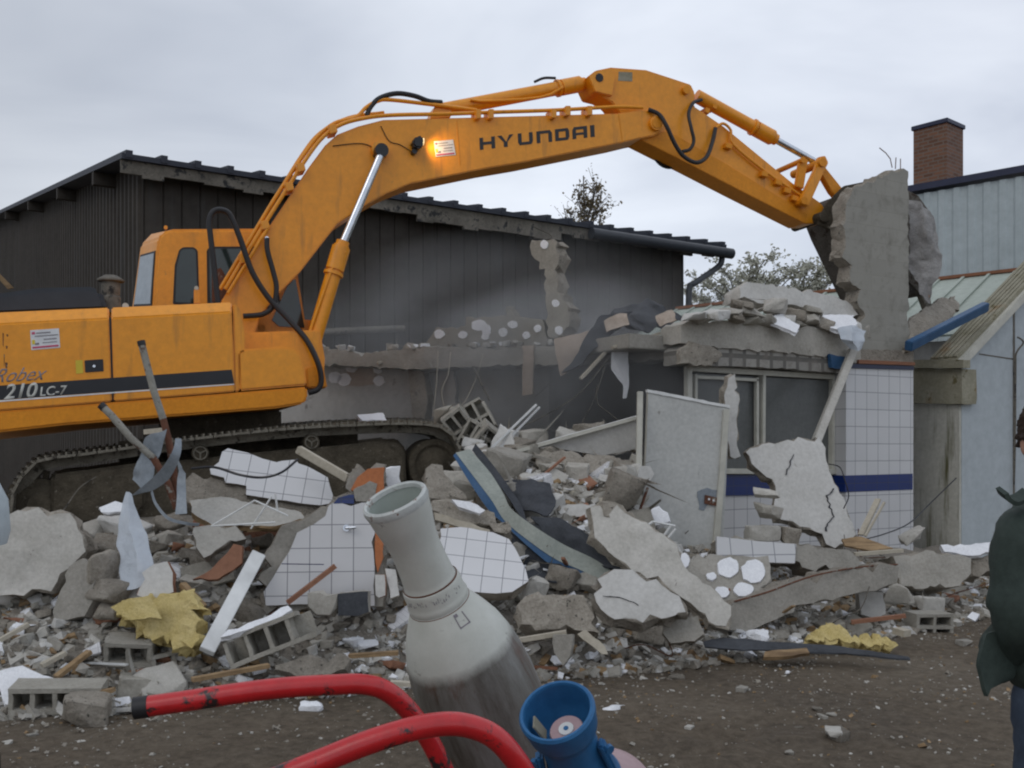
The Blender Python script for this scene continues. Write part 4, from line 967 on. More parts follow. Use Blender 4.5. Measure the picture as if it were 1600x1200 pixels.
# bucket
bk_ = []
prof = [(1334, 330), (1340, 305), (1352, 290), (1372, 284), (1405, 290), (1435, 306), (1456, 336), (1463, 372), (1462, 410), (1454, 440), (1441, 462)]
bucket = None
bm = bmesh.new(); fr_, bkv = [], []
pp = [EP(x, y, .80) for x, y in prof]; cc = sum(pp, Vector())/len(pp)
inn = [p+(cc-p).normalized()*.05 for p in pp]
loopA = pp+inn[::-1]
v0 = [bm.verts.new(p) for p in loopA]; v1 = [bm.verts.new(p+EN*1.0) for p in loopA]
n = len(loopA)
for i in range(n): bm.faces.new((v0[i], v0[(i+1) % n], v1[(i+1) % n], v1[i]))
for vv in (v0, v1):
    for i in range(len(pp)-1): bm.faces.new((vv[i], vv[i+1], vv[n-2-i], vv[n-1-i]))
MT['bucketmud'] = surf('bucket_steel', (.07, .06, .05), (.17, .155, .135), scale=3, spots=(.05, .035, .025), spot_scale=5, spot_t=.56, bs=.9, bscale=16, bd=.04)
bucket = mk('bucket', bm, MT['bucketmud'], parent=arm)
side = [(1334, 330), (1340, 305), (1352, 290), (1372, 284), (1405, 290), (1435, 306), (1456, 338), (1463, 372), (1462, 410), (1454, 440), (1441, 462), (1420, 440), (1396, 455), (1385, 440), (1345, 355)]
EX('side_plate', side, .78, .03, 'bucketmud', .004, bucket); EX('side_plate', side, 1.78, .03, 'bucketmud', .004, bucket)
EX('lip', [(1332, 326), (1342, 352), (1384, 440), (1392, 457), (1398, 450), (1350, 350), (1340, 326)], .80, 1.0, 'bucketmud', .006, bucket)
EX('ear', [(1278, 350), (1292, 318), (1320, 290), (1350, 284), (1350, 350), (1300, 360)], 1.08, .05, 'mud', .01, bucket); EX('ear', [(1278, 350), (1292, 318), (1320, 290), (1350, 284), (1350, 350), (1300, 360)], 1.6, .05, 'mud', .01, bucket)
for k in range(5):
    EX('tooth', [(1436, 452), (1452, 448), (1456, 478), (1450, 490)], 0.82+k*.22, .09, 'shoe', .008, bucket)
# torn membrane hanging from the bucket
cloth('torn_membrane', [[(1420, 310, 13.0), (1440, 312, 12.9), (1462, 345, 12.9)], [(1420, 360, 12.9), (1445, 370, 12.8), (1466, 390, 12.9)], [(1422, 420, 12.85), (1440, 430, 12.8), (1462, 440, 12.8)], [(1440, 462, 12.8), (1450, 465, 12.8), (1458, 468, 12.8)]], 'membrane_grey', 30, 20, .08, .01, 'crumpled grey membrane hanging beside the excavator bucket', 'torn sheet', seed=5)
# pipes and hoses along the boom
ET('hard_pipe', [(352, 452, 1.09), (400, 372, 1.09), (440, 308, 1.09), (482, 243, 1.09), (505, 214, 1.09), (530, 196, 1.09), (562, 186, 1.09), (610, 180, 1.12), (700, 178, 1.12), (780, 175, 1.12), (870, 172, 1.12), (960, 167, 1.12), (1004, 168, 1.12)], .022, 'orange', boom, smooth=6)
ET('hard_pipe', [(344, 452, 1.16), (392, 372, 1.16), (432, 306, 1.16), (474, 243, 1.16), (498, 212, 1.16), (524, 192, 1.16), (556, 183, 1.18), (572, 168, 1.2), (590, 158, 1.2), (610, 156, 1.2), (680, 164, 1.2), (745, 172, 1.2)], .022, 'orange', boom, smooth=6)
ET('hard_pipe', [(356, 458, 1.06), (404, 380, 1.06), (421, 352, 1.06)], .018, 'orange', boom, smooth=3)
ET('hard_pipe', [(352, 440, 1.35), (430, 310, 1.35), (470, 245, 1.35), (500, 208, 1.35), (545, 184, 1.35), (600, 176, 1.35)], .02, 'orange', boom, smooth=5)
for (x, y, a) in [(380, 405, 0), (414, 352, 0), (452, 292, 0), (470, 262, 0), (520, 202, 0), (748, 177, 1), (768, 177, 1), (888, 172, 1), (922, 172, 1), (866, 176, 1)]:
    EX('pipe_clamp', [(x-7, y-7), (x+5, y-9), (x+8, y+4), (x-4, y+7)] if not a else [(x-4, y-7), (x+4, y-7), (x+4, y+8), (x-4, y+8)], 1.04, .2, 'orange', .006, boom)
for (a, b) in [((530, 204), (575, 195)), ((500, 226), (560, 222))]: pass
ET('lamp_wire', [(520, 228, 1.11), (560, 224, 1.11), (580, 229, 1.11), (586, 238, 1.1)], .005, 'blackpaint', boom, 5)
ET('lamp_wire', [(595, 197, 1.11), (608, 220, 1.11), (625, 226, 1.11), (645, 238, 1.1)], .005, 'blackpaint', boom, 5)
ET('hose', [(573, 180, 1.2), (580, 166, 1.2), (594, 153, 1.2), (620, 146, 1.2), (648, 150, 1.2), (670, 158, 1.2), (690, 160, 1.25)], .028, 'black', boom)
ET('hose', [(341, 474, .95), (336, 430, .95), (329, 370, .95), (327, 345, .95), (333, 331, .95), (346, 328, .95), (360, 337, .95), (376, 375, .95), (394, 425, .95), (420, 466, .95), (450, 498, .9), (478, 530, .8), (496, 565, .75), (502, 592, .75), (497, 608, .75), (482, 614, .75)], .030, 'black')
ET('hose', [(417, 372, 1.0), (418, 392, 1.0), (427, 425, 1.0), (432, 450, 1.0), (427, 478, 1.0), (410, 491, 1.0), (380, 494, 1.0)], .028, 'black')
pin('hose_fitting', 417, 372, .98, .02, .06, 'chrome', boom)
ET('hose', [(1013, 171, 1.1), (1030, 179, 1.05), (1042, 198, 1.0), (1054, 224, 1.0), (1068, 244, 1.0), (1088, 254, 1.0), (1104, 245, 1.05), (1113, 222, 1.12), (1118, 200, 1.15)], .026, 'black', arm)
ET('hose', [(1096, 156, 1.2), (1083, 161, 1.15), (1076, 178, 1.1), (1080, 200, 1.05), (1084, 220, 1.05), (1078, 233, 1.05), (1066, 237, 1.05)], .022, 'black', arm)
ET('hose', [(1017, 224, 1.5), (1022, 244, 1.5), (1034, 258, 1.5), (1050, 261, 1.5), (1063, 248, 1.5)], .022, 'black', arm)
ET('hard_pipe', [(1118, 200, 1.15), (1130, 193, 1.16), (1142, 204, 1.16), (1146, 226, 1.16), (1199, 270, 1.16), (1252, 306, 1.16)], .018, 'orange', arm, smooth=4)
for (x, y) in [(1140, 228), (1196, 272), (1218, 285), (1232, 298), (1244, 310)]: EX('pipe_clamp', [(x-5, y-6), (x+5, y-3), (x+4, y+5), (x-6, y+2)], 1.13, .08, 'orange_worn', .005, arm)
for (x, y) in [(1118, 165), (1106, 172)]: EX('pipe_clamp', [(x-3, y-5), (x+4, y-2), (x+2, y+6), (x-4, y+3)], 1.2, .16, 'orange_worn', .004, arm)

# ---------------------------------------------------------------- trees far behind
def tree(name, px, py_base, Y, height, width, n_limb, leaf, lmat, label, seed, clump=9, up=.9, group=None, nleaf=1400, pointed=False):
    rng = random.Random(seed); b = P(px, py_base, Y); b.z = 0
    root = empty(name, b, label, 'tree', group)
    bm = bmesh.new(); tips = []
    tube_bm(bm, [b, b+Vector((.1, 0, height*.4)), b+Vector((0, .1, height*.95))], .1, 7, 3, radii=[.12, .10, .07, .05, .03, .02])
    for i in range(n_limb):
        z0 = height*rng.uniform(.22, .8); a = rng.uniform(0, 6.28); f = (z0/height)
        ln = width*.5*(1.15-f*.8 if pointed else rng.uniform(.6, 1)); e = Vector((math.cos(a), math.sin(a), 0))
        p0 = b+Vector((0, 0, z0)); p1 = p0+e*ln*.5+Vector((0, 0, ln*up*.9)); p2 = p0+e*ln+Vector((0, 0, ln*up*(2.2 if pointed else 1.3)))
        if pointed: p2.z = min(p2.z, height*1.02-2.6*math.hypot(p2.x-b.x, p2.y-b.y)+rng.uniform(-.5, .3)); p1.z = min(p1.z, p2.z-.2)
        if p2.z > height*1.02: p2.z = height*1.02-rng.random()*.6
        tube_bm(bm, [p0, p1, p2], .03, 5, 3, radii=[.035, .02, .008])
        for k in range(clump):
            t = rng.uniform(.3, 1.0); q = p0.lerp(p1, t*2) if t < .5 else p1.lerp(p2, t*2-1)
            q2 = q+Vector((rng.gauss(0, .25), rng.gauss(0, .25), rng.uniform(.1, .6)*(1.2 if pointed else .7)))
            beam_bm(bm, q, q2, .010, .010); tips.append((q, q2))
    mk('trunk', bm, MT['bark'], parent=root, smooth=False)
    bm = bmesh.new()
    for i in range(nleaf):
        q, q2 = rng.choice(tips); c = q.lerp(q2, rng.uniform(.1, 1.1))+Vector((rng.gauss(0, .07), rng.gauss(0, .07), rng.gauss(0, .07)))
        s = leaf*rng.uniform(.6, 1.5); a = Vector((rng.gauss(0, 1), rng.gauss(0, 1), rng.gauss(0, 1))).normalized(); d = a.cross(Vector((rng.gauss(0, 1), 1, rng.gauss(0, 1)))).normalized()
        bm.faces.new([bm.verts.new(c+a*s), bm.verts.new(c+d*s*.6), bm.verts.new(c-a*s), bm.verts.new(c-d*s*.6)])
    mk('crown', bm, MT[lmat], parent=root, smooth=False)
MT['bark'] = surf('bark', (.07, .06, .05), (.15, .13, .11), bs=.2)
MT['leaf_dark'] = surf('autumn_leaves', (.10, .075, .04), (.20, .16, .09), scale=1.5, bs=0)
MT['leaf_pale_hazed'] = surf('pale_hazed_leaves', (.36, .36, .29), (.54, .54, .46), scale=1.2, bs=0)  # pale grey-green leaves, brightened further: haze put into the colour
MT['leaf_green'] = surf('dark_green_leaves', (.05, .07, .04), (.10, .13, .07), scale=1.5, bs=0)
tree('birch_tree', 912, 700, 34, 11.5, 2.3, 54, .06, 'leaf_dark', 'slender half bare tree rising behind the shed roof', 3, 12, up=1.5, group=None, nleaf=2600, pointed=True)
tree('willow_tree', 1165, 700, 38, 8.3, 5.4, 90, .06, 'leaf_pale_hazed', 'pale feathery tree on the left beyond the green roof', 5, 12, up=.8, nleaf=15000)
tree('willow_tree', 1232, 700, 39, 8.3, 4.6, 70, .06, 'leaf_pale_hazed', 'pale feathery tree beside the bucket, beyond the green roof', 6, 12, up=.8, nleaf=13000)
tree('small_tree', 1287, 700, 42, 8.1, 2.2, 20, .09, 'leaf_green', 'small dark green treetop below the bucket', 8, 10, nleaf=2200)

# ---------------------------------------------------------------- pieces on the beam and the shop roof
GR = 'broken pieces on the roof edge'
slab('roof_slab_piece', [(1156, 450), (1166, 440), (1220, 446), (1262, 452), (1300, 462), (1330, 474), (1342, 492), (1330, 496), (1280, 492), (1240, 476), (1190, 474), (1155, 466)], Y=11.9, yaw=20, pitch=8, roll=0, th=.35, mats='plaster', side='pale_concrete', rough=.015, step=.05, relief=.02, label='long curved pale insulation slab lying on top of the roof debris', cat='slab')
k = 0
for (x, y, w, h, m) in [(1085, 495, 34, 14, 'plaster'), (1115, 492, 46, 16, 'plaster'), (1140, 488, 24, 16, 'concrete'), (1150, 498, 26, 14, 'rough_concrete'), (1172, 487, 44, 20, 'concrete'), (1173, 500, 26, 16, 'block'), (1212, 478, 34, 26, 'pale_concrete'),
                     (1196, 502, 34, 16, 'concrete'), (1225, 500, 30, 14, 'plaster'), (1243, 492, 22, 18, 'rough_concrete'), (1262, 500, 28, 16, 'concrete'), (1282, 505, 30, 18, 'rough_concrete'), (1268, 486, 28, 12, 'block'), (1302, 512, 34, 20, 'pale_concrete'), (1325, 516, 30, 24, 'plaster'), (1344, 520, 20, 22, 'concrete'),
                     (1098, 500, 22, 10, 'concrete'), (1160, 478, 22, 12, 'rough_concrete'), (1240, 508, 26, 10, 'block')]:
    Yb = W0.y+(x-1427)/1555*12*.78+.12
    rock('roof_rubble', x, y, Yb, w, h, .28, m, 100+k, (random.uniform(-15, 15), random.uniform(-20, 20), random.uniform(0, 90)), 'small broken masonry lump in the row of debris along the shop roof edge', 'rubble', GR); k += 1
slab('plaster_sheet', [(1285, 492), (1335, 492), (1340, 506), (1322, 518), (1298, 512)], Y=11.75, yaw=10, pitch=50, th=.05, mats='eps', rough=.012, label='white plaster flake on the right end of the roof debris', cat='plaster')
slab('plaster_sheet', [(1200, 496), (1222, 490), (1250, 508), (1245, 520), (1225, 512), (1205, 505)], Y=11.2, yaw=10, pitch=45, th=.04, mats='eps', rough=.012, label='white plaster flake hanging over the ring beam front', cat='plaster')
cloth('torn_foil', [[(1308, 514, 11.6), (1330, 508, 11.6), (1352, 516, 11.7)], [(1312, 532, 11.55), (1332, 534, 11.5), (1352, 536, 11.6)], [(1325, 548, 11.6), (1338, 552, 11.55), (1346, 548, 11.6)]], 'film', 12, 12, .05, .004, 'crumpled torn plastic wrapped over the top of the leaning post', 'plastic sheet', seed=9)
stick('leaning_post', (1334, 545), (1275, 690), 11.85, 11.0, .10, .09, 'pale_concrete', 'grey square post leaning from the roof corner onto the cracked slab', 'post', bev=.008, up=(1, .3, 0))
# beam top rubble
k = 0
for i in range(58):
    x = random.uniform(498, 1066); 
    t = (x-500)/565; y = 548-t*16-random.uniform(0, 3)
    c0 = rp[0]; r = ray(x, y); q = CAM+r*((c0-CAM).dot(RN)/r.dot(RN)); s = random.uniform(8, 26)
    if 664 < x < 900 and s > 16: s = 12
    rock('beam_rubble', x, y-1, q.y+random.uniform(.03, .2), s, s*random.uniform(.4, .7), s/F*11*random.uniform(.6, 1), random.choice(['plaster', 'eps', 'concrete', 'rough_concrete', 'pale_concrete']), 200+k,
         (0, random.uniform(-20, 20), random.uniform(0, 180)), 'small crumb of masonry on top of the broken edge beam', 'rubble', 'crumbs along the edge beam'); k += 1
rock('block_stub', 797, 486, 12.3, 14, 14, .15, 'block', 31, label='single pointed block fragment on the dotted wall remnant', cat='rubble')
# roofing felt tangle
cloth('felt_and_void_sheet', [[(978, 482, 11.9), (1005, 466, 11.9), (1040, 470, 11.8), (1060, 492, 11.6)], [(935, 508, 11.6), (968, 498, 11.5), (1020, 500, 11.4), (1058, 508, 11.4)], [(925, 528, 11.4), (955, 520, 11.3), (985, 515, 11.3), (1010, 512, 11.3)]], 'felt', 20, 26, .12, .012, 'dark roofing felt crumpled over the beam end', 'roofing felt', seed=2)
cloth('felt_and_void_sheet', [[(940, 494, 11.35), (985, 490, 11.3)], [(915, 530, 11.3), (960, 520, 11.2)], [(878, 585, 11.2), (905, 570, 11.15)]], 'felt', 18, 10, .05, .012, 'dark felt strip hanging down left over the beam', 'roofing felt', seed=3)
cloth('brown_membrane', [[(866, 531, 11.5), (935, 512, 11.4)], [(870, 558, 11.45), (915, 545, 11.35)], [(876, 586, 11.4), (884, 582, 11.38)]], 'kraft', 14, 10, .03, .01, 'pale brown triangular membrane flap hanging over the beam', 'membrane', seed=4)
cloth('brown_membrane', [[(942, 500, 11.2), (980, 494, 11.2)], [(946, 518, 11.15), (985, 508, 11.1)]], 'kraft', 10, 10, .05, .01, 'rolled brown membrane edge on the felt heap', 'membrane', seed=14)
cloth('brown_membrane', [[(1022, 492, 11.2), (1052, 478, 11.2)], [(1030, 506, 11.15), (1062, 500, 11.1)]], 'kraft', 10, 10, .06, .01, 'brown membrane scrap right of the felt heap', 'membrane', seed=15)
cloth('torn_foil', [[(955, 545, 11.1), (982, 536, 11.1)], [(955, 575, 11.1), (982, 570, 11.08)], [(972, 600, 11.1), (981, 596, 11.1)], [(972, 622, 11.1), (978, 622, 11.1)]], 'eps', 14, 8, .025, .01, 'white ragged foam strip hanging under the beam', 'foam strip', seed=6)
stick('batten', (956, 543), (1062, 512), 10.85, 11.1, .05, .03, 'pale_wood', 'pale batten lying on the beam end near the window', 'batten')
stick('batten', (640, 548), (590, 568), 13.2, 12.9, .05, .03, 'pale_wood', 'short pale batten sticking out over the beam by the excavator', 'batten')
stick('batten', (948, 548), (907, 592), 11.1, 11.0, .05, .03, 'pale_wood', 'pale batten hanging down from the felt', 'batten')
stick('batten', (942, 555), (912, 588), 11.15, 11.05, .04, .03, 'pale_wood', 'shorter batten hanging beside the pale one', 'batten')
for i, (pts, lab) in enumerate([([(684, 548, 12.2), (682, 600, 12.2), (676, 650, 12.2)], 'pale wire hanging straight from the beam by the pilaster'), ([(704, 550, 12.2), (700, 585, 12.1), (690, 610, 12.1), (695, 640, 12.1)], 'curved wire hanging in front of the plaster wall'),
                         ([(755, 552, 12), (744, 590, 12), (728, 625, 12), (714, 640, 12)], 'long curved wire below the dangling strip'), ([(740, 575, 12), (765, 625, 11.8)], 'straight dark rod slanting below the beam'), ([(950, 560, 11), (905, 615, 11), (840, 655, 11), (800, 670, 11)], 'thin wire sweeping left out of the felt'),
                         ([(946, 570, 11), (930, 620, 11), (910, 660, 11)], 'thin wire hanging down below the felt'), ([(932, 602, 11), (934, 630, 11), (945, 640, 11), (970, 660, 11)], 'short looped wire in the dark room'), ([(858, 600, 12), (836, 620, 12)], 'tiny wire end by the wall corner'),
                         ([(835, 355, 12.6), (858, 366, 12.6), (862, 372, 12.6)], 'thin rod on top of the block column'), ([(874, 398, 12.6), (884, 412, 12.6), (892, 430, 12.6)], 'thin wire bent off the block column')]):
    cable('hanging_wire', pts, .006 if i not in (3,) else .012, 'pale_wood' if i < 3 else 'fascia', lab, 'wire')

# ---------------------------------------------------------------- middle of the heap
GH = 'broken hollow blocks behind the track'
for i, (x, y, Y, rot) in enumerate([(722, 668, 10.6, (20, 50, 20)), (752, 655, 10.9, (-15, 60, -20)), (770, 690, 10.5, (30, 35, 30)), (738, 690, 10.5, (10, 120, -10))]):
    hollow_block('hollow_block', x, y, Y, rot, 'block', (.42, .22, .2), 2, ['broken hollow block leaning at the end of the near track', 'hollow block tilted upright behind the track end', 'hollow block half buried right of the track end', 'lowest hollow block wedged against the track end'][i], GH, missing=i % 2, seed=i)
for i, (x, y, w, h, m) in enumerate([(800, 700, 60, 50, 'rough_concrete'), (830, 690, 46, 40, 'concrete'), (700, 650, 30, 30, 'block'), (745, 720, 50, 40, 'rough_concrete'), (795, 725, 56, 44, 'concrete'), (850, 715, 60, 36, 'rough_concrete'), (720, 760, 60, 50, 'concrete')]):
    rock('concrete_lump', x, y, None if y > 705 else 10.9, w, h, .4, m, 300+i, (random.uniform(-20, 20), random.uniform(-20, 20), random.uniform(0, 90)), ['dusty lump topmost right of the track end blocks', 'dusty lump on the heap behind the white plaster shard', 'small block lump above the track end', 'rough lump just right of the idler wheel', 'concrete lump under the white plaster shard', 'rough lump below the long board left end', 'concrete lump above the bent metal channel'][i], 'rubble', 'lumps behind the track end')
zl = ['rubble piled under the long board', 'rubble piled beyond the long board', 'rubble at the track end']
rq2 = random.Random(21)
for i in range(40):
    x = rq2.uniform(690, 1000); y = rq2.uniform(668, 742); Yq = 9.2+(742-y)/74*1.6+rq2.uniform(0, .2); w = rq2.uniform(18, 52)
    if y < 690 and 800 < x and rq2.random() < .5: y += 18
    mn = rq2.choice(['rough_concrete', 'concrete', 'pale_concrete', 'plaster', 'block'])
    rock('masonry_chunk', x, y, Yq, w, w*rq2.uniform(.4, .8), w/F*10*rq2.uniform(.6, 1), mn, 700+i, (rq2.uniform(-25, 25), rq2.uniform(-25, 25), rq2.uniform(0, 180)),
         ('small' if w < 34 else 'larger')+' '+{'rough_concrete': 'rough brownish', 'concrete': 'grey concrete', 'pale_concrete': 'pale concrete', 'plaster': 'white plaster', 'block': 'sandy block'}[mn]+' chunk in the '+zl[0 if x > 850 and y > 700 else 1 if x > 780 else 2], 'rubble', 'chunks in the centre of the heap')
slab('plaster_board', [(772, 682), (782, 662), (800, 676), (808, 700), (806, 722), (775, 735), (762, 728)], Y=10.2, yaw=-15, pitch=10, th=.06, mats='plaster', rough=.012, label='white plaster board shard standing right of the track end', cat='plaster board')
stick('white_batten', (745, 722), (838, 632), 10.1, 10.3, .022, .02, 'pvc', 'thin white batten slanting up behind the heap, left one of two', 'batten')
stick('white_batten', (758, 724), (843, 636), 10.15, 10.35, .022, .02, 'pvc', 'thin white batten slanting up behind the heap, right one of two', 'batten')
slab('long_board', [(748, 722), (860, 688), (1003, 648), (1003, 656), (1000, 700), (940, 712), (880, 702), (860, 696), (752, 727)], Y=9.9, yaw=0, pitch=-12, th=.04, mats='plaster', side='pvc', rough=0, step=.3, label='long pale grey board lying on edge across the heap', cat='board')
stick('board_edge', (748, 722), (1004, 650), 9.85, 9.85, .07, .035, 'cream', 'cream edging strip along the top of the long board', 'strip')
GM = [(838, 706, [(833, 706), (868, 704), (935, 712), (968, 716), (985, 730), (960, 748), (905, 742), (850, 735), (836, 722)], 'rough_concrete', 'long rough concrete slab under the long board', 8),
      (830, 750, [(812, 742), (870, 732), (888, 742), (884, 760), (840, 762), (815, 758)], 'pale_concrete', 'flat pale concrete slab in the middle of the heap', 20)]
for a in GM: slab('concrete_slab', a[2], Y=None, yaw=a[5], pitch=35, th=.14, mats=a[3], side='rough_concrete', rough=.02, relief=.03, label=a[4], cat='slab')
slab('tile_chunk', [(880, 740), (892, 737), (936, 752), (934, 760), (905, 757), (886, 750)], Y=None, yaw=5, pitch=50, th=.07, mats='tile15b', side='rough_concrete', rough=.008, label='small white tiled chunk in the middle of the heap', cat='tiled chunk')
slab('flat_shard', [(884, 762), (940, 775), (950, 782), (945, 790), (890, 772)], Y=None, yaw=0, pitch=45, th=.05, mats='pale_wood', rough=.008, label='beige broken board below the small tiled chunk', cat='board')
slab('concrete_slab', [(870, 790), (930, 786), (935, 800), (932, 808), (868, 806)], Y=8.6, yaw=-5, pitch=20, th=.2, mats='plaster', side='concrete', rough=.008, label='smooth pale slab left of the long leaning slab', cat='slab')
slab('plaster_flake', [(1000, 730), (1016, 728), (1022, 740), (1010, 756), (996, 745)], Y=9.3, yaw=30, pitch=10, th=.05, mats='plaster', rough=.01, label='cream plaster flake beside the panel post', cat='plaster')
hollow_block('hollow_block', 962, 748, None, (60, 30, 20), 'block', (.3, .2, .2), 2, 'yellowish broken block near the panel post', None, missing=1, seed=9)
rock('concrete_boulder', 970, 770, None, 60, 70, .5, 'rough_concrete', 41, (0, 20, 0), 'dark rounded lump of concrete left of the panel post', 'rubble')
# blue-grey bent metal channel
def ribbon(name, pts, wv, th, mat, label=None, cat=None, parent=None, k=7):
    a = catmull([P(*p) for p in pts], k); w = catmull([Vector(q) for q in wv], k) if len(wv) > 1 else [Vector(wv[0])]*len(a)
    bm = bmesh.new(); rows = []
    for i, (p, q) in enumerate(zip(a, w)):
        t = (a[min(i+1, len(a)-1)]-a[max(i-1, 0)]).normalized(); n = t.cross(q).normalized()*th
        rows.append([bm.verts.new(p), bm.verts.new(p+q), bm.verts.new(p+q+n), bm.verts.new(p+n)])
    for r, s in zip(rows, rows[1:]):
        for j in range(4): bm.faces.new((r[j], r[(j+1) % 4], s[(j+1) % 4], s[j]))
    bm.faces.new(rows[0]); bm.faces.new(rows[-1][::-1])
    o = mk(name, bm, MT[mat], parent=parent, sharp=40)
    if label: tag(o, label, cat)
    return o
ce = [(712, 708, 8.7), (740, 745, 8.5), (768, 782, 8.3), (790, 815, 8.1), (830, 848, 7.95), (870, 875, 7.9), (915, 895, 7.85), (962, 925, 7.8)]
ch = empty('metal_channel', P(840, 880, 7.9), 'long bent metal roof channel, grey inside and blue outside, sliding down the heap', 'metal channel')
ribbon('inner_face', ce, [(.12, .06, .03), (.14, .06, .03), (.10, .05, .05), (.05, .03, .10), (.05, .04, .11), (.07, .05, .11), (.09, .05, .09), (.1, .05, .06)], .006, 'channelgrey', parent=ch)
ribbon('outer_face', [(x, y, Y) for x, y, Y in ce], [(-.02, -.02, -.02), (-.03, -.03, -.05), (-.03, -.02, -.07), (-.01, -.02, -.02), (-.01, -.02, -.04), (0, -.02, -.07), (0, -.02, -.06), (0, -.02, -.05)], .006, 'bluemetal', parent=ch)
ribbon('rear_flange', [(x+26, y-4, Y+.12) for x, y, Y in ce], [(.03, .02, .06), (.05, .05, .04), (.10, .02, -.05), (.05, .02, -.03), (.03, .02, .10), (.05, .02, .07), (.03, .02, .05), (.03, .02, .04)], .006, 'felt', parent=ch)
cloth('felt_and_void_sheet', [[(775, 752, 8.9), (830, 748, 8.8), (862, 758, 8.7)], [(790, 775, 8.7), (838, 772, 8.5), (868, 790, 8.4)], [(810, 800, 8.5), (850, 800, 8.3), (862, 806, 8.3)]], 'felt', 14, 16, .05, .012, 'charcoal felt folded over a board in the middle of the heap', 'roofing felt', seed=11)
cloth('felt_and_void_sheet', [[(832, 815, 8.2), (880, 820, 8.2), (960, 845, 8.1)], [(850, 840, 8.1), (900, 850, 8.0), (990, 890, 7.9)], [(870, 862, 8.0), (925, 875, 7.9), (985, 905, 7.8)]], 'felt', 14, 18, .06, .012, 'added dark sheet for the shaded void inside the bent channel', 'roofing felt', seed=12)  # dark sheet added to stand for the shade in the void
cloth('felt_and_void_sheet', [[(795, 830, 8.1), (840, 850, 8.0), (880, 885, 7.9)], [(800, 880, 8.0), (840, 890, 7.95), (870, 905, 7.85)], [(822, 905, 7.8), (850, 905, 7.8), (872, 912, 7.75)]], 'felt', 12, 14, .04, .012, 'added black sheet for the shaded void under the bent channel beside the tiled slab', 'roofing felt', seed=13)  # another added sheet, its black imitating the shadowed hollow below the channel
slab('bark_beam', [(675, 782), (700, 780), (760, 798), (795, 815), (798, 828), (788, 832), (740, 820), (690, 804), (672, 795)], Y=7.7, yaw=0, pitch=25, th=.14, mats='rough_concrete', rough=.02, relief=.04, label='rough elongated concrete chunk left of the bent channel', cat='rubble')
slab('thin_board', [(678, 800), (700, 806), (765, 828), (762, 835), (720, 824), (680, 812)], Y=7.6, yaw=0, pitch=15, th=.04, mats='pale_wood', rough=.006, label='thin pale board under the rough elongated chunk', cat='board')
slab('plaster_flake', [(706, 780), (735, 784), (758, 797), (750, 802), (715, 792)], Y=7.6, yaw=0, pitch=30, th=.04, mats='eps', rough=.01, label='white flake lying on the rough elongated chunk', cat='plaster')
slab('concrete_chunk', [(664, 745), (675, 724), (690, 726), (705, 745), (715, 762), (730, 778), (700, 782), (672, 778), (660, 765)], Y=7.9, yaw=10, pitch=30, th=.25, mats='rough_concrete', rough=.025, relief=.04, label='grey pointed concrete chunk just right of the white bottle neck', cat='rubble')
slab('tiled_slab', [(688, 826), (720, 824), (770, 832), (795, 842), (812, 870), (826, 908), (800, 925), (720, 925), (680, 900)], Y=7.35, yaw=5, pitch=38, roll=-8, th=.12, mats='tile15b', side='rough_concrete', rough=.01, step=.08, label='white tiled slab lying back, behind the tall grey bottle', cat='tiled slab')
# left of the heap
slab('concrete_boulder', [(-40, 850), (0, 818), (28, 797), (60, 793), (95, 796), (118, 815), (134, 835), (134, 862), (112, 885), (95, 912), (82, 925), (50, 922), (20, 929), (-40, 935)], Y=6.95, yaw=12, pitch=14, th=.30, mats='pale_concrete', side='rough_concrete', rough=.02, relief=.035, step=.05, label='large pale flat boulder of broken wall at the far left', cat='boulder')
slab('wedge_block', [(108, 885), (130, 872), (146, 880), (150, 930), (132, 962), (105, 968), (84, 966), (82, 955)], Y=6.8, yaw=-20, pitch=15, th=.22, mats='concrete', rough=.008, label='grey wedge shaped block leaning by the flat boulder', cat='block')
rock('concrete_lump', 162, 886, 6.9, 52, 48, .26, 'rough_concrete', 51, (10, 0, 30), 'rounded concrete lump, upper of two by the wedge block', 'rubble', boxy=.3)
rock('concrete_lump', 168, 922, 6.8, 48, 44, .26, 'rough_concrete', 52, (0, 20, 60), 'rounded concrete lump, lower of two by the wedge block', 'rubble', boxy=.3)
rock('concrete_lump', 172, 953, 6.75, 30, 34, .2, 'rough_concrete', 53, (0, 20, 60), 'small concrete lump beneath the two rounded ones', 'rubble', boxy=.3)
cloth('plastic_sheet', [[(197, 768, 7.3), (203, 768, 7.3), (207, 770, 7.3)], [(183, 838, 7.1), (200, 830, 7.05), (224, 832, 7.1)], [(186, 880, 6.95), (212, 872, 6.9), (236, 876, 6.95)], [(190, 925, 6.8), (218, 918, 6.8), (244, 905, 6.8)]], 'film', 24, 14, .035, .004, 'translucent plastic sheet draped down the left of the heap', 'plastic sheet', seed=21)
slab('plaster_board', [(186, 905), (210, 888), (216, 935), (208, 950), (190, 945)], Y=6.85, yaw=0, pitch=20, th=.06, mats='plaster', rough=.01, label='whitish board stub below the plastic sheet', cat='board')
slab('stained_slab', [(214, 930), (222, 895), (240, 882), (262, 877), (270, 895), (271, 925), (240, 940)], Y=6.75, yaw=5, pitch=15, th=.08, mats='plaster', side='redwood', rough=.01, label='grey slab with reddish face above the yellow wool', cat='slab')
slab('mineral_wool', [(176, 952), (205, 938), (230, 931), (250, 926), (285, 921), (305, 940), (318, 950), (308, 975), (312, 1000), (300, 1012), (270, 1005), (235, 995), (210, 975)], Y=6.55, yaw=-8, pitch=35, th=.12, mats='wool', rough=.03, relief=.075, step=.025, fine=.05, label='large crumpled piece of yellow mineral wool on the left', cat='insulation')
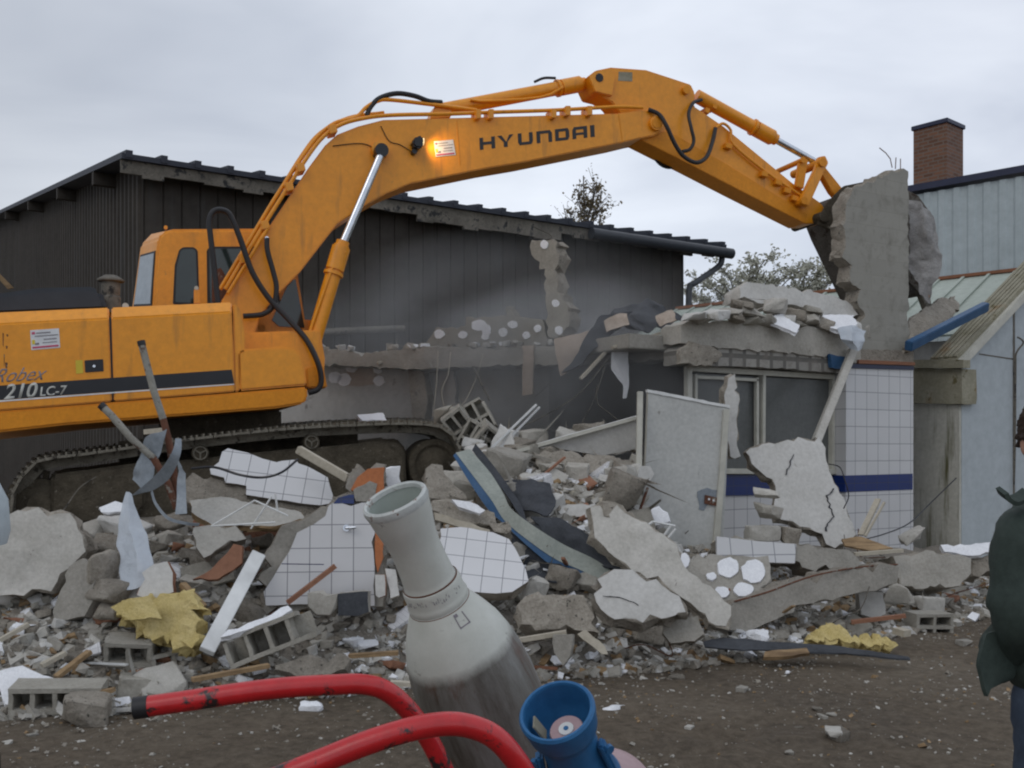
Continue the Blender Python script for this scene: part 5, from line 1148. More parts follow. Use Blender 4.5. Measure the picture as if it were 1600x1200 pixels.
cloth('mineral_wool_flap', [[(176, 952, 6.5), (206, 938, 6.5), (232, 932, 6.5)], [(205, 972, 6.42), (232, 968, 6.4), (252, 970, 6.42)]], 'wool', 8, 10, .02, .02, 'flat yellow wool flap folded over the large wool piece', 'insulation', seed=22)
stick('white_profile', (404, 866), (323, 1018), 7.05, 6.4, .10, .05, 'pvc', 'white plastic window profile leaning left of the tiled wall', 'profile', bev=.004, up=(.3, -1, .3))
slab('brown_tile', [(300, 905), (330, 890), (365, 850), (378, 853), (378, 880), (340, 905)], Y=7.0, yaw=0, pitch=20, th=.04, mats='redwood', rough=.006, label='brown board under the pale slab left of the tiled wall', cat='board')
slab('plaster_slab', [(300, 824), (340, 818), (368, 822), (385, 842), (350, 855), (318, 872), (306, 855)], Y=7.1, yaw=10, pitch=25, th=.10, mats='pale_concrete', side='rough_concrete', rough=.012, label='pale smooth slab with broken edge in the left heap', cat='slab')
slab('plaster_slab', [(296, 782), (345, 776), (400, 788), (470, 800), (480, 812), (420, 822), (330, 820), (300, 800)], Y=7.5, yaw=0, pitch=50, th=.06, mats='pale_concrete', side='wood', rough=.01, label='broad smooth grey slab under the tipped tiled piece', cat='slab')
hollow_block('hollow_block', 330, 905, None, (60, -15, 10), 'block', (.36, .20, .2), 3, 'hollow block with cells up, left of the white profile', None, missing=0, seed=2)
hb = [(205, 1030, None, (10, 4, 8), (.30, .26, .2), 2, 'upright hollow block left of the broken brown plank', 0, 'block'), (262, 1020, None, (-10, -8, 40), (.30, .22, .2), 2, 'hollow block turned sideways beside the upright block', 0, 'block'),
      (92, 1104, None, (5, 2, 10), (.52, .26, .2), 4, 'long hollow block lying at the bottom left corner', 0, 'block'), (1450, 977, 8.7, (0, 2, 12), (.36, .2, .2), 2, 'hollow block lying at the right end of the heap', 0, 'moss')]
for i, (x, y, Y, rot, sz, c, lab, ms, mt) in enumerate(hb): hollow_block('hollow_block', x, y, Y, rot, 'block' if mt != 'moss' else 'block', sz, c, lab, None, missing=ms, seed=20+i)
rock('block_stump', 215, 1078, None, 60, 50, .22, 'block', 61, (0, 10, 20), 'broken block stump in front of the upright hollow block', 'rubble', boxy=.8)
rock('concrete_lump', 135, 1112, None, 70, 54, .3, 'rough_concrete', 62, (0, 10, 20), 'rough lump right of the long hollow block', 'rubble', boxy=.6)
slab('eps_board', [(0, 1048), (35, 1040), (90, 1062), (80, 1075), (35, 1080), (30, 1105), (8, 1100), (-5, 1070)], Y=6.1, yaw=5, pitch=40, th=.06, mats='eps', rough=.008, label='white foam board at the lower left edge', cat='foam board')
hollow_block('hollow_block', 425, 995, 6.5, (-8, -21, 6), 'block', (.58, .17, .22), 4, 'long split hollow block with white foam on it, right of the white profile', None, missing=1, seed=77, rows=1)
slab('eps_board', [(345, 996), (356, 984), (398, 970), (450, 946), (456, 952), (420, 975), (385, 985)], Y=6.42, yaw=5, pitch=45, th=.04, mats='eps', rough=.008, label='white foam strip on the split hollow block', cat='foam board')
slab('long_stone', [(430, 1036), (470, 1026), (540, 1020), (548, 1030), (540, 1046), (500, 1054), (450, 1052), (428, 1046)], Y=6.2, yaw=0, pitch=25, th=.16, mats='rough_concrete', rough=.018, relief=.03, label='long flat stone in front of the split hollow block', cat='stone')
slab('concrete_block', [(480, 927), (500, 924), (528, 928), (526, 950), (515, 962), (495, 960), (481, 948)], Y=6.75, yaw=0, pitch=10, th=.14, mats='concrete', rough=.012, relief=.02, label='light grey broken block at the foot of the tiled wall', cat='block')
slab('tar_block', [(527, 928), (575, 924), (576, 955), (560, 962), (528, 962)], Y=6.76, yaw=0, pitch=8, th=.14, mats='felt', side='concrete', rough=.01, label='black tarred block at the foot of the tiled wall', cat='block')
# standing tiled wall fragment
tw = empty('tiled_wall_fragment', P(500, 945, 7.15), 'broken piece of white tiled wall standing in the heap with brick edge', 'wall fragment')
ms = slab('masonry', [(405, 930), (412, 870), (440, 822), (480, 808), (512, 788), (530, 775), (545, 742), (562, 727), (600, 727), (601, 790), (600, 950), (408, 960)], Y=7.2, yaw=6, pitch=6, th=.22, mats='concrete', side='rough_concrete', rough=.02, relief=.03, parent=tw)
slab('tile_facing', [(415, 946), (412, 925), (425, 905), (440, 880), (452, 862), (464, 832), (490, 818), (508, 806), (513, 790), (520, 786), (584, 786), (586, 946)], plane=PL[ms], lift=.035, th=.03, mats='tile15', side='concrete', rough=.008, step=.07, parent=tw)
slab('blue_tiles', [(521, 787), (528, 778), (545, 773), (553, 773), (553, 787)], plane=PL[ms], lift=.037, th=.028, mats='bluetile', rough=.003, step=.05, parent=tw)
slab('brick_face', [(548, 765), (560, 745), (575, 732), (600, 730), (600, 790), (586, 790), (570, 780)], plane=PL[ms], lift=.03, th=.03, mats='brick', rough=.008, step=.06, parent=tw)
slab('brick_edge', [(586, 790), (600, 790), (598, 872), (590, 895), (586, 880)], plane=PL[ms], lift=.034, th=.03, mats='brick', rough=.006, step=.06, parent=tw)
slab('mortar_patch', [(552, 766), (578, 752), (590, 756), (580, 785), (556, 783)], plane=PL[ms], lift=.036, th=.01, mats='concrete', rough=.006, step=.04, parent=tw)
bm = bmesh.new(); c = PL[ms]; 
def onp(x, y, l):
    c0 = c[0]+c[2]*l; r = ray(x, y); return CAM+r*((c0-CAM).dot(c[2])/r.dot(c[2]))
tube_bm(bm, [onp(540, 824, .04), onp(541, 825, .07), onp(556, 824, .075)], .012, 8); tube_bm(bm, [onp(541, 825, .036), onp(541, 825, .048)], .025, 12); mk('tap_stub', bm, MT['chrome'], parent=tw)
stick('wood_stake', (449, 942), (524, 884), 6.85, 6.95, .05, .03, 'redwood', 'pointed reddish stake leaning on the tiled wall', 'stake')
stick('blue_marker_line', (440, 881), (506, 882), 7.02, 7.02, .006, .006, 'bluetile', 'thin blue rod lying across the tiles', 'rod')
slab('eps_block', [(600, 734), (625, 729), (628, 765), (603, 768)], Y=7.5, yaw=10, th=.15, mats='eps', rough=.008, label='white foam block right of the brick edge', cat='foam block')
slab('wood_offcut', [(586, 898), (601, 898), (602, 930), (592, 934), (587, 930)], Y=6.95, yaw=0, pitch=12, th=.05, mats='plaster', side='redwood', rough=.003, label='short pale offcut left of the tall bottle', cat='offcut')
slab('wood_offcut', [(602, 888), (618, 890), (624, 930), (610, 935)], Y=7.0, yaw=8, pitch=18, th=.05, mats='plaster', side='pale_wood', rough=.003, label='white offcut nearest the tall bottle', cat='offcut')
# tipped tiled piece above
tp = empty('tipped_tiled_slab', P(420, 800, 7.7), 'tipped concrete slab with large white tiles under the track', 'tiled slab')
m2 = slab('concrete_body', [(285, 752), (300, 738), (340, 733), (400, 745), (520, 782), (525, 795), (515, 812), (480, 814), (400, 806), (290, 785)], Y=7.75, yaw=8, pitch=25, roll=-8, th=.18, mats='rough_concrete', rough=.02, relief=.03, parent=tp)
slab('tile_facing', [(328, 733), (342, 722), (347, 706), (356, 700), (387, 707), (410, 717), (432, 722), (440, 720), (463, 718), (466, 724), (500, 738), (512, 746), (520, 772), (522, 785), (500, 790), (448, 782), (384, 773), (385, 759), (352, 754), (350, 746), (330, 741)], plane=PL[m2], lift=.05, th=.05, mats='tile15b', side='rough_concrete', rough=.006, step=.07, parent=tp)
cable('black_cable', [(300, 732, 7.5), (335, 730, 7.4), (375, 742, 7.3), (410, 746, 7.3), (440, 738, 7.3), (465, 718, 7.5)], .010, 'blackpaint', 'thin blue-black cable sagging over the tipped tiles')
stick('timber', (466, 702), (545, 748), 7.6, 7.5, .07, .06, 'pale_wood', 'pale splintered timber pointing down behind the tiled wall', 'timber', bev=.006)
stick('timber', (228, 675), (258, 672), 8.2, 8.1, .05, .04, 'pale_wood', 'short timber end by the rusty pipe', 'timber')
# bent pipes and sheet metal
def epipe(name, pts, r, mat, mat2, label, cut):
    root = empty(name, P(*pts[-1]), label, 'pipe'); 
    bm = bmesh.new(); tube_bm(bm, [P(*p) for p in pts[:cut+1]], r, 12); mk('upper_length', bm, MT[mat], parent=root)
    bm = bmesh.new(); tube_bm(bm, [P(*p) for p in pts[cut:]], r*.98, 12); mk('lower_length', bm, MT[mat2], parent=root)
    bm = bmesh.new(); p = P(*pts[0]); d = (P(*pts[0])-P(*pts[1])).normalized(); tube_bm(bm, [p-d*.0, p+d*.035], r*1.12, 12); mk('collar', bm, MT['black'], parent=root)
epipe('bent_pipe', [(222, 540, 7.2), (227, 560, 7.2), (240, 610, 7.2), (255, 655, 7.2), (264, 690, 7.2), (272, 740, 7.2), (276, 790, 7.2)], .026, 'pipe_grey', 'rust', 'tall bent grey pipe sticking up in front of the excavator', 3)
epipe('bent_pipe', [(163, 638, 7.0), (175, 650, 7.0), (205, 685, 7.05), (240, 716, 7.1), (262, 755, 7.1), (276, 795, 7.1)], .026, 'pipe_grey', 'rust', 'shorter pipe leaning left beside the tall bent pipe', 3)
zs = empty('twisted_sheet', P(240, 800, 7.0), 'twisted grey sheet metal strips wrapped round the two pipes', 'sheet metal')
ribbon('strip', [(205, 775, 6.95), (225, 758, 6.95), (250, 735, 6.92), (268, 708, 6.9), (274, 685, 6.95), (268, 668, 7.0), (258, 660, 7.1)], [(.07, .02, .02), (.07, .02, -.03), (.06, .03, -.05), (.05, .03, -.02), (.03, .03, .0)], .004, 'zinc', parent=zs, k=6)
cloth('strip', [[(228, 690, 7.15), (258, 672, 7.1)], [(215, 720, 7.2), (250, 712, 7.1)], [(206, 755, 7.2), (232, 765, 7.1)]], 'zinc', 12, 8, .05, .004, parent=zs, seed=31)
cloth('strip', [[(272, 700, 7.1), (284, 730, 7.1)], [(280, 735, 7.1), (291, 738, 7.1)], [(272, 805, 7.0), (290, 804, 7.0)]], 'zinc', 10, 6, .015, .004, parent=zs, seed=32)
ribbon('strip', [(236, 770, 7.0), (243, 790, 6.95), (262, 812, 6.9), (290, 820, 6.9), (310, 822, 6.95)], [(.01, .0, .02)], .004, 'zinc', parent=zs)
slab('plaster_flake', [(155, 793), (180, 783), (200, 788), (190, 800), (158, 800)], Y=7.5, yaw=0, pitch=50, th=.05, mats='eps', rough=.01, label='white flake under the track left of the pipes', cat='plaster')
bm = bmesh.new()
for a, b in (((330, 822), (398, 782)), ((398, 782), (450, 806)), ((330, 822), (430, 816)), ((425, 775), (392, 826)), ((430, 772), (434, 800))): tube_bm(bm, [P(*a, 6.98), P(*b, 7.0)], .007, 6)
tag(mk('wire_rack', bm, MT['pvc']), 'bent white wire rack lying on the slabs left of the tiled wall', 'wire rack')
# ---------------------------------------------------------------- right part of the heap
slab('leaning_slab', [(922, 792), (940, 783), (960, 786), (975, 800), (1000, 812), (1035, 832), (1058, 850), (1066, 872), (1080, 892), (1100, 912), (1145, 948), (1140, 985), (1120, 978), (1060, 930), (1010, 905), (975, 880), (950, 862), (925, 838)], Y=7.75, yaw=8, pitch=28, th=.12, mats='pale_concrete', side='rough_concrete', rough=.018, relief=.03, step=.06, label='long grey concrete slab slanting down right in the centre', cat='slab')
slab('concrete_chunk', [(940, 783), (975, 788), (998, 812), (1000, 830), (975, 820), (945, 805)], Y=7.9, yaw=20, pitch=20, th=.12, mats='rough_concrete', rough=.015, relief=.03, label='rough chunk on top end of the long slanting slab', cat='rubble')
ws = slab('white_slab', [(932, 905), (945, 895), (975, 890), (1000, 896), (1025, 905), (1050, 925), (1073, 945), (1076, 958), (1045, 968), (1020, 966), (1005, 975), (975, 968), (950, 962), (930, 940)], Y=7.0, yaw=0, pitch=32, th=.13, mats='plaster', side='rough_concrete', rough=.02, relief=.02, label='big white rendered slab lying in the centre foreground', cat='slab')
rock('concrete_lump', 1010, 985, None, 60, 40, .3, 'rough_concrete', 71, (0, 15, 20), 'rough lump propping the big white slab', 'rubble')
slab('grey_block', [(1037, 975), (1050, 966), (1090, 962), (1100, 990), (1085, 1002), (1048, 1005), (1036, 990)], Y=7.1, yaw=-10, pitch=15, th=.2, mats='concrete', side='rough_concrete', rough=.01, relief=.015, label='smooth grey block right of the big white slab', cat='block')
slab('rough_boulder', [(806, 945), (822, 932), (848, 930), (880, 928), (912, 932), (925, 948), (935, 975), (940, 992), (900, 985), (860, 983), (815, 975), (806, 960)], Y=7.0, yaw=0, pitch=22, th=.3, mats='rough_concrete', rough=.03, relief=.09, label='large rough beige boulder left of the big white slab', cat='boulder')
for i, (x, y, w, h, lab) in enumerate([(800, 920, 46, 40, 'left curved tile block under the tiled slab'), (830, 918, 44, 38, 'middle curved tile block under the tiled slab'), (880, 910, 50, 44, 'dusty lump at the foot of the bent channel'), (912, 905, 30, 46, 'narrow stone standing at the foot of the bent channel'), (848, 960, 60, 30, 'flat stone in front of the rough beige boulder')]):
    rock('concrete_lump', x, y, None, w, h, .25, ['block', 'pale_concrete', 'rough_concrete'][i % 3], 80+i, (10, 15*i, 30*i), lab, 'rubble')
stick('timber', (812, 1000), (885, 988), 6.7, 6.7, .04, .03, 'pale_wood', 'pale lath in front of the rough beige boulder', 'timber')
slab('shard', [(902, 990), (915, 984), (945, 1010), (950, 1022), (940, 1022)], Y=6.65, yaw=0, pitch=20, th=.03, mats='pale_wood', rough=.005, label='yellowish shard pointing down left of the lump', cat='shard')
slab('shard', [(864, 992), (895, 992), (890, 1025), (880, 1040), (866, 1020)], Y=6.6, yaw=-20, pitch=10, th=.04, mats='concrete', rough=.006, label='upright grey shard in the front edge of the heap', cat='shard')
# dotted insulation wall lying back
dw2 = slab('dotted_panel', [(1042, 862), (1060, 868), (1120, 866), (1200, 868), (1206, 905), (1190, 925), (1150, 945), (1120, 950), (1060, 905)], Y=8.3, yaw=5, pitch=38, th=.12, mats='concrete', rough=.015, relief=.02, label='grey wall panel lying back with round white adhesive dots', cat='wall piece')
for (x, y, a, b) in [(1138, 886, 17, 16), (1177, 892, 19, 18), (1068, 876, 10, 12), (1162, 921, 16, 11), (1128, 925, 13, 9), (1112, 900, 8, 6)]: blob(x, y, a, b, dw2, .02)
# the door-like panel
dp = empty('wall_panel', P(1070, 865, 9.6), 'grey metal-faced partition panel standing upright before the window', 'panel')
pf = slab('face', [(1013, 609), (1140, 634), (1137, 700), (1130, 850), (1122, 866), (1010, 868), (1004, 800), (1010, 700)], Y=9.6, yaw=8, pitch=0, th=.06, mats='metalpanel', side='cream', rough=0, step=9, parent=dp)
slab('edge_trim', [(1012, 608), (1140, 633), (1141, 638), (1012, 613)], plane=PL[pf], lift=.012, th=.07, mats='pvc', rough=.003, step=.05, parent=dp)
slab('frame_post', [(1131, 640), (1140, 640), (1133, 740), (1124, 862), (1113, 866), (1124, 745)], plane=PL[pf], lift=.03, th=.06, mats='cream', rough=.002, step=.3, parent=dp)
slab('mortar_patch', [(1090, 768), (1105, 762), (1122, 766), (1122, 786), (1106, 788), (1100, 798), (1092, 796)], plane=PL[pf], lift=.005, th=.008, mats='zinc', rough=.006, step=.04, parent=dp)
so = slab('socket', [(1102, 773), (1122, 778), (1121, 791), (1101, 787)], plane=PL[pf], lift=.02, th=.03, mats='rust', rough=.001, step=.2, parent=dp)
for x, y in ((1108, 780), (1115, 782)): slab('hole', [(x-1.5, y-1.5), (x+1.5, y-1.5), (x+1.5, y+1.5), (x-1.5, y+1.5)], plane=PL[pf], lift=.023, th=.01, mats='sticker', rough=0, step=9, parent=so)
stick('steel_post', (1000, 612), (997, 800), 9.45, 9.35, .055, .05, 'cream', 'upright cream post left of the grey panel', 'post', bev=.004, up=(0, 1, 0))
stick('rusty_rod', (1012, 762), (992, 820), 9.2, 9.1, .018, .018, 'rust', 'short rusty rod leaning on the cream post', 'rod')
slab('plaster_strip', [(1137, 588), (1148, 584), (1152, 600), (1157, 615), (1155, 640), (1152, 700), (1157, 712), (1148, 717), (1140, 715), (1136, 690), (1130, 640), (1132, 610)], Y=9.95, yaw=12, th=.10, mats='plaster', side='rough_concrete', rough=.02, relief=.03, label='ragged vertical strip of plaster between panel and window', cat='plaster')
# big cracked slab
cs = slab('cracked_slab', [(1165, 706), (1190, 692), (1240, 688), (1281, 681), (1290, 700), (1297, 735), (1312, 770), (1325, 800), (1340, 838), (1325, 850), (1305, 856), (1290, 850), (1285, 834), (1250, 825), (1215, 810), (1209, 795), (1212, 768), (1206, 748), (1180, 730)], Y=9.9, yaw=6, pitch=22, th=.12, mats='plaster', side='rough_concrete', rough=.014, relief=.012, step=.06, label='large pale cracked slab leaning against the window wall', cat='slab')
def crack(pts, par, w=1.0):
    rng = random.Random(int(pts[0][0])); up_, dn_ = [], []
    for (a, b) in zip(pts, pts[1:]):
        for k in range(4):
            t = k/4; x = a[0]*(1-t)+b[0]*t+rng.uniform(-1.5, 1.5); y = a[1]*(1-t)+b[1]*t+rng.uniform(-1, 1); ww = w*rng.uniform(.4, 1.3)
            up_.append((x-ww, y)); dn_.append((x+ww, y+ww*.3))
    return slab('crack', up_+dn_[::-1], plane=PL[par], lift=.013, th=.01, mats='blackpaint', rough=0, step=9, parent=par)
crack([(1303, 762), (1293, 774), (1297, 792), (1304, 806), (1292, 818), (1290, 832)], cs, 1.2); crack([(1240, 710), (1232, 730), (1228, 745)], cs, .7)
crack([(944, 930), (965, 932), (990, 940), (1000, 946)], ws, .8)
for i, (x, y, w, h, m, lab) in enumerate([(1190, 832, 52, 26, 'pale_concrete', 'arched pale fragment under the cracked slab'), (1228, 836, 34, 28, 'rough_concrete', 'crumbly lump right of the arched fragment'), (1198, 798, 34, 20, 'concrete', 'grey stone left of the cracked slab base'), (1198, 770, 12, 14, 'pale_concrete', 'small round stone on the blue sill'), (1085, 770, 1, 1, 'concrete', '')][:4]):
    rock('concrete_lump', x, y, 9.3, w, h, .25, m, 90+i, (0, 10*i, 20*i), lab, 'rubble')
tk = empty('tiled_kerb', P(1190, 880, 8.9), 'low tiled kerb wall broken off at its right end', 'kerb wall')
kb = slab('masonry', [(1124, 840), (1150, 836), (1180, 845), (1245, 848), (1290, 856), (1330, 860), (1345, 876), (1342, 888), (1300, 893), (1255, 888), (1240, 876), (1124, 872)], Y=8.95, yaw=6, pitch=18, th=.25, mats='concrete', side='rough_concrete', rough=.015, relief=.03, parent=tk)
slab('tile_facing', [(1120, 838), (1180, 845), (1244, 850), (1242, 880), (1180, 878), (1120, 870)], plane=PL[kb], lift=.03, th=.04, mats='tile20', rough=.003, step=.2, parent=tk)
for k, (x) in enumerate((1205, 1231)): pass
bmg = slab('concrete_beam', [(1130, 955), (1145, 940), (1210, 920), (1235, 905), (1290, 892), (1340, 888), (1398, 881), (1405, 886), (1404, 910), (1380, 918), (1330, 930), (1280, 940), (1225, 962), (1195, 975), (1165, 988), (1140, 985)], Y=8.2, yaw=16, pitch=10, th=.26, mats='concrete', side='rough_concrete', rough=.018, relief=.02, step=.07, label='long concrete beam lying across the right of the heap', cat='beam')
cable('rebar', [(1147, 940, 8.0), (1200, 925, 8.0), (1270, 900, 8.15), (1345, 886, 8.4), (1402, 882, 8.6)], .008, 'rust', 'thin reinforcing bar along the top of the long beam', 'rebar')
slab('concrete_beam', [(1395, 868), (1440, 862), (1500, 865), (1518, 872), (1518, 896), (1500, 915), (1480, 922), (1405, 915), (1398, 890)], Y=9.3, yaw=10, pitch=14, th=.3, mats='concrete', side='rough_concrete', rough=.016, relief=.02, label='second concrete beam, right of the long one, near the person', cat='beam')
slab('eps_board', [(1470, 852), (1500, 850), (1548, 847), (1548, 862), (1520, 868), (1475, 862)], Y=9.9, yaw=0, pitch=40, th=.05, mats='eps', rough=.01, label='white foam board on the debris beside the person', cat='foam board')
slab('concrete_slab', [(1516, 872), (1560, 862), (1600, 862), (1600, 885), (1520, 900)], Y=9.9, yaw=0, pitch=20, th=.2, mats='rough_concrete', rough=.015, label='flat slab under the white foam board by the person', cat='slab')
slab('upright_block', [(1342, 928), (1362, 924), (1380, 926), (1384, 960), (1368, 965), (1346, 960)], Y=8.6, yaw=-5, pitch=0, th=.15, mats='plaster', side='concrete', rough=.008, relief=.01, label='small pale block standing under the long beam', cat='block')
rock('concrete_lump', 1405, 930, 8.9, 40, 34, .25, 'concrete', 98, (0, 0, 20), 'grey lump right of the small pale block', 'rubble')
rock('concrete_lump', 1445, 943, 9.1, 44, 26, .25, 'pale_concrete', 99, (0, 0, 20), 'pale stone below the second beam', 'rubble')
slab('mineral_wool', [(1260, 1000), (1275, 982), (1295, 972), (1312, 975), (1325, 985), (1350, 990), (1375, 992), (1400, 1002), (1395, 1008), (1340, 1006), (1315, 1000), (1290, 998)], Y=7.75, yaw=0, pitch=45, th=.10, mats='wool', rough=.025, relief=.06, step=.025, fine=.05, label='long strip of yellow mineral wool on the right', cat='insulation')
slab('zinc_sheet', [(1098, 1002), (1130, 996), (1215, 1003), (1300, 1008), (1420, 1026), (1420, 1029), (1320, 1021), (1220, 1016), (1140, 1014), (1100, 1010)], Y=7.4, yaw=0, pitch=78, th=.012, mats='felt', rough=.008, step=.08, relief=.02, label='dark flat strip of sheeting on the ground in front of the right heap', cat='sheet metal')
slab('timber_board', [(1195, 1018), (1260, 1012), (1265, 1020), (1220, 1026), (1192, 1026)], Y=7.3, yaw=0, pitch=60, th=.03, mats='wood', rough=.006, label='brown board piece lying on the dark flat strip', cat='board')
stick('timber', (1330, 972), (1415, 962), 8.1, 8.0, .05, .03, 'redwood', 'reddish timber above the right yellow wool', 'timber')
stick('timber', (1400, 985), (1418, 990), 7.9, 7.8, .08, .05, 'pale_wood', 'pale timber end by the right hollow block', 'timber')
stick('splintered_board', (1345, 836), (1372, 780), 9.6, 9.8, .06, .02, 'pale_wood', 'splintered pale board leaning on the tiles right of the cracked slab', 'board')
stick('splintered_board', (1352, 838), (1382, 785), 9.5, 9.7, .02, .02, 'pale_wood', 'thin splinter beside the splintered board', 'splinter')
slab('ply_sheet', [(1315, 842), (1345, 838), (1395, 856), (1360, 860), (1320, 852)], Y=9.3, yaw=0, pitch=65, th=.02, mats='wood', rough=.006, label='brown plywood sheet right of the cracked slab foot', cat='plywood')
stick('timber', (1335, 866), (1410, 860), 9.1, 9.1, .06, .03, 'pale_wood', 'pale plank end above the long beam', 'timber')
rock('plaster_flake', 1425, 838, 9.8, 40, 16, .2, 'pale_concrete', 44, (0, -25, 0), 'grey flake against the stained wall', 'rubble')
cable('wire_loop', [(1295, 725, 9.5), (1312, 730, 9.5), (1320, 750, 9.4), (1326, 775, 9.4), (1318, 795, 9.4)], .006, 'blackpaint', 'thin bent wire beside the cracked slab', 'wire')
cable('cable', [(1494, 747, 11.5), (1450, 790, 11.2), (1420, 818, 10.8), (1380, 835, 10.2), (1340, 845, 9.8)], .007, 'blackpaint', 'long thin cable slanting down from the white annex', 'cable')
bm = bmesh.new()
for a, b in (((1000, 830), (1020, 815)), ((1020, 815), (1055, 822)), ((1035, 840), (1048, 822)), ((1032, 855), (1056, 826)), ((1010, 845), (1036, 838))): tube_bm(bm, [P(*a, 8.5), P(*b, 8.5)], .012, 6)
tag(mk('steel_rods', bm, MT['pvc']), 'bent pale steel rods at the foot of the grey panel', 'steel rods')
slab('eps_block', [(1008, 798), (1030, 790), (1045, 800), (1048, 815), (1020, 820), (1008, 812)], Y=8.9, yaw=0, pitch=20, th=.1, mats='eps', rough=.012, label='white foam lump on the foot of the grey panel', cat='foam block')
# timber laths on the ground, foam crumbs
for i, (a, b, m, lab, Ya, Yb) in enumerate([((420, 1040), (300, 1062), 'wood', 'long brown lath lying left of the long flat stone', 6.25, 6.0), ((545, 1025), (622, 1020), 'wood', 'brown lath right of the long flat stone', 6.4, 6.4), ((610, 1067), (645, 1069), 'pale_wood', 'short pale lath behind the red handle', 5.9, 5.9),
     ((178, 1078), (140, 1084), 'wood', 'brown lath end beside the broken block stump', 6.0, 6.0), ((88, 1058), (140, 1018), 'wood', 'splintered brown stake above the long hollow block', 6.2, 6.4), ((65, 1040), (102, 1020), 'pale_wood', 'pale lath above the lower left foam board', 6.3, 6.4),
     ((285, 912), (318, 948), 'wood', 'brown lath end right of the yellow wool', 6.8, 6.7), ((0, 1000), (45, 975), 'pale_wood', 'pale slat at the left edge of the heap', 6.5, 6.6), ((640, 1000), (660, 1018), 'wood', 'brown lath end behind the tall bottle', 6.6, 6.6)]):
    stick('lath', a, b, Ya, Yb, .05, .025, m, lab, 'lath')
for i, (x, y, s, lab) in enumerate([(488, 1108, 38, 'largest white foam crumb, between the red handles'), (952, 1110, 28, 'white foam crumb right of the blue cap'), (355, 1033, 30, 'white foam crumb below the white profile'), (445, 1066, 16, 'white foam crumb above the red handle'), (602, 1032, 20, 'white foam crumb left of the bottle'), (318, 960, 26, 'white foam lump right of the yellow wool'),
     (552, 1006, 34, 'white foam crumb in front of the tiled wall'), (858, 915, 24, 'white foam crumb beside the tiled slab'), (1180, 995, 40, 'white foam piece behind the dark flat strip'), (1236, 1000, 26, 'smaller white foam piece behind the dark flat strip'), (925, 1020, 30, 'white foam piece in front of the white slab'), (1230, 1050, 12, 'white foam chip in front of the dark flat strip'), (160, 853, 26, 'white foam lump right of the flat boulder'),
     (245, 1012, 26, 'white foam on the sideways hollow block'), (20, 985, 40, 'white foam lump at the left edge'), (980, 652, 1, '')][:15]):
    rock('foam_crumb', x, y, heap_hit(x, y+s*.2), s, s*.6, s/F*5, 'eps', 400+i, (0, 0, 40*i), lab, 'foam', boxy=.2, bumpy=.12)
slab('eps_board', [(558, 648), (598, 645), (604, 656), (566, 657)], Y=11.6, yaw=0, pitch=55, th=.05, mats='eps', rough=.01, label='white foam board behind the tracks', cat='foam board')

# ---------------------------------------------------------------- loose rubble: countable lumps, then crumbs as one mass
base_ = []
for k in range(14):
    w, d, h = random.choice([(1, .7, .5), (1, .8, .35), (1, .5, .45), (1, .9, .7), (1, .6, .25)])
    bm = rock_bm(w, d, h, 500+k, 16, .65, .05, 2); me = bpy.data.meshes.new('lump')
    bmesh.ops.recalc_face_normals(bm, faces=bm.faces[:])
    bm.to_mesh(me); bm.free(); me.materials.append(MT['concrete'])
    for p in me.polygons: p.use_smooth = True
    me.set_sharp_from_angle(angle=R(28)); base_.append(me)
mats_ = ['concrete', 'rough_concrete', 'rough_concrete', 'pale_concrete', 'block', 'concrete', 'plaster', 'rough_concrete', 'redwood', 'tile15b']
proto = bpy.data.objects.new('rubble_lump', base_[0])
first = True; rng = random.Random(11); cnt = 0
while cnt < 290:
    u = rng.choice([rng.uniform(-60, 700), rng.uniform(-60, 1000), rng.uniform(640, 1500), rng.uniform(-60, 1560)]); t = rng.random()**.8
    for a, b in zip(HT, HT[1:]):
        if a[0] <= u <= b[0]:
            q = (u-a[0])/(b[0]-a[0]); Yf = a[1]*(1-q)+b[1]*q; Yt = a[2]*(1-q)+b[2]*q
    Y = Yf+(Yt-Yf)*t*1.0-.1; X = (u-800)/F*Y
    s = .10+.26*rng.random()**2.2
    if u > 1050: s *= .8
    o = proto.copy() if not first else proto; first = False
    o.data = base_[rng.randrange(14)]
    M = T((X, Y, max(0, hz(X, Y))+s*.12)) @ Matrix.Rotation(rng.uniform(0, 6.28), 4, 'Z') @ Matrix.Rotation(rng.uniform(-.5, .5), 4, 'X') @ Matrix.Rotation(rng.uniform(-.5, .5), 4, 'Y') @ Matrix.Diagonal((s, s, s, 1))
    mn = rng.choice(mats_)
    place(o, M); o.material_slots[0].link = 'OBJECT'; o.material_slots[0].material = MT[mn]
    ds = {'concrete': 'grey concrete', 'rough_concrete': 'rough brownish', 'pale_concrete': 'pale concrete', 'block': 'sandy block', 'plaster': 'white plaster', 'redwood': 'reddish brick', 'tile15b': 'white tiled'}[mn]
    zn = 'at the left edge' if u < 150 else 'left of the tiled wall' if u < 400 else 'around the tiled wall' if u < 620 else 'behind the tall bottle' if u < 800 else 'left of the big white slab' if u < 940 else 'around the big white slab' if u < 1080 else 'near the dotted panel' if u < 1250 else 'at the right end'
    hn = 'low down' if t < .35 else 'mid-height' if t < .7 else 'high up'
    lb = ('small ' if s < .17 else 'larger ')+ds+' lump '+hn+' '+zn; tag(o, lb, 'rubble', 'loose lumps of the rubble heap'); cnt += 1
rng = random.Random(303)
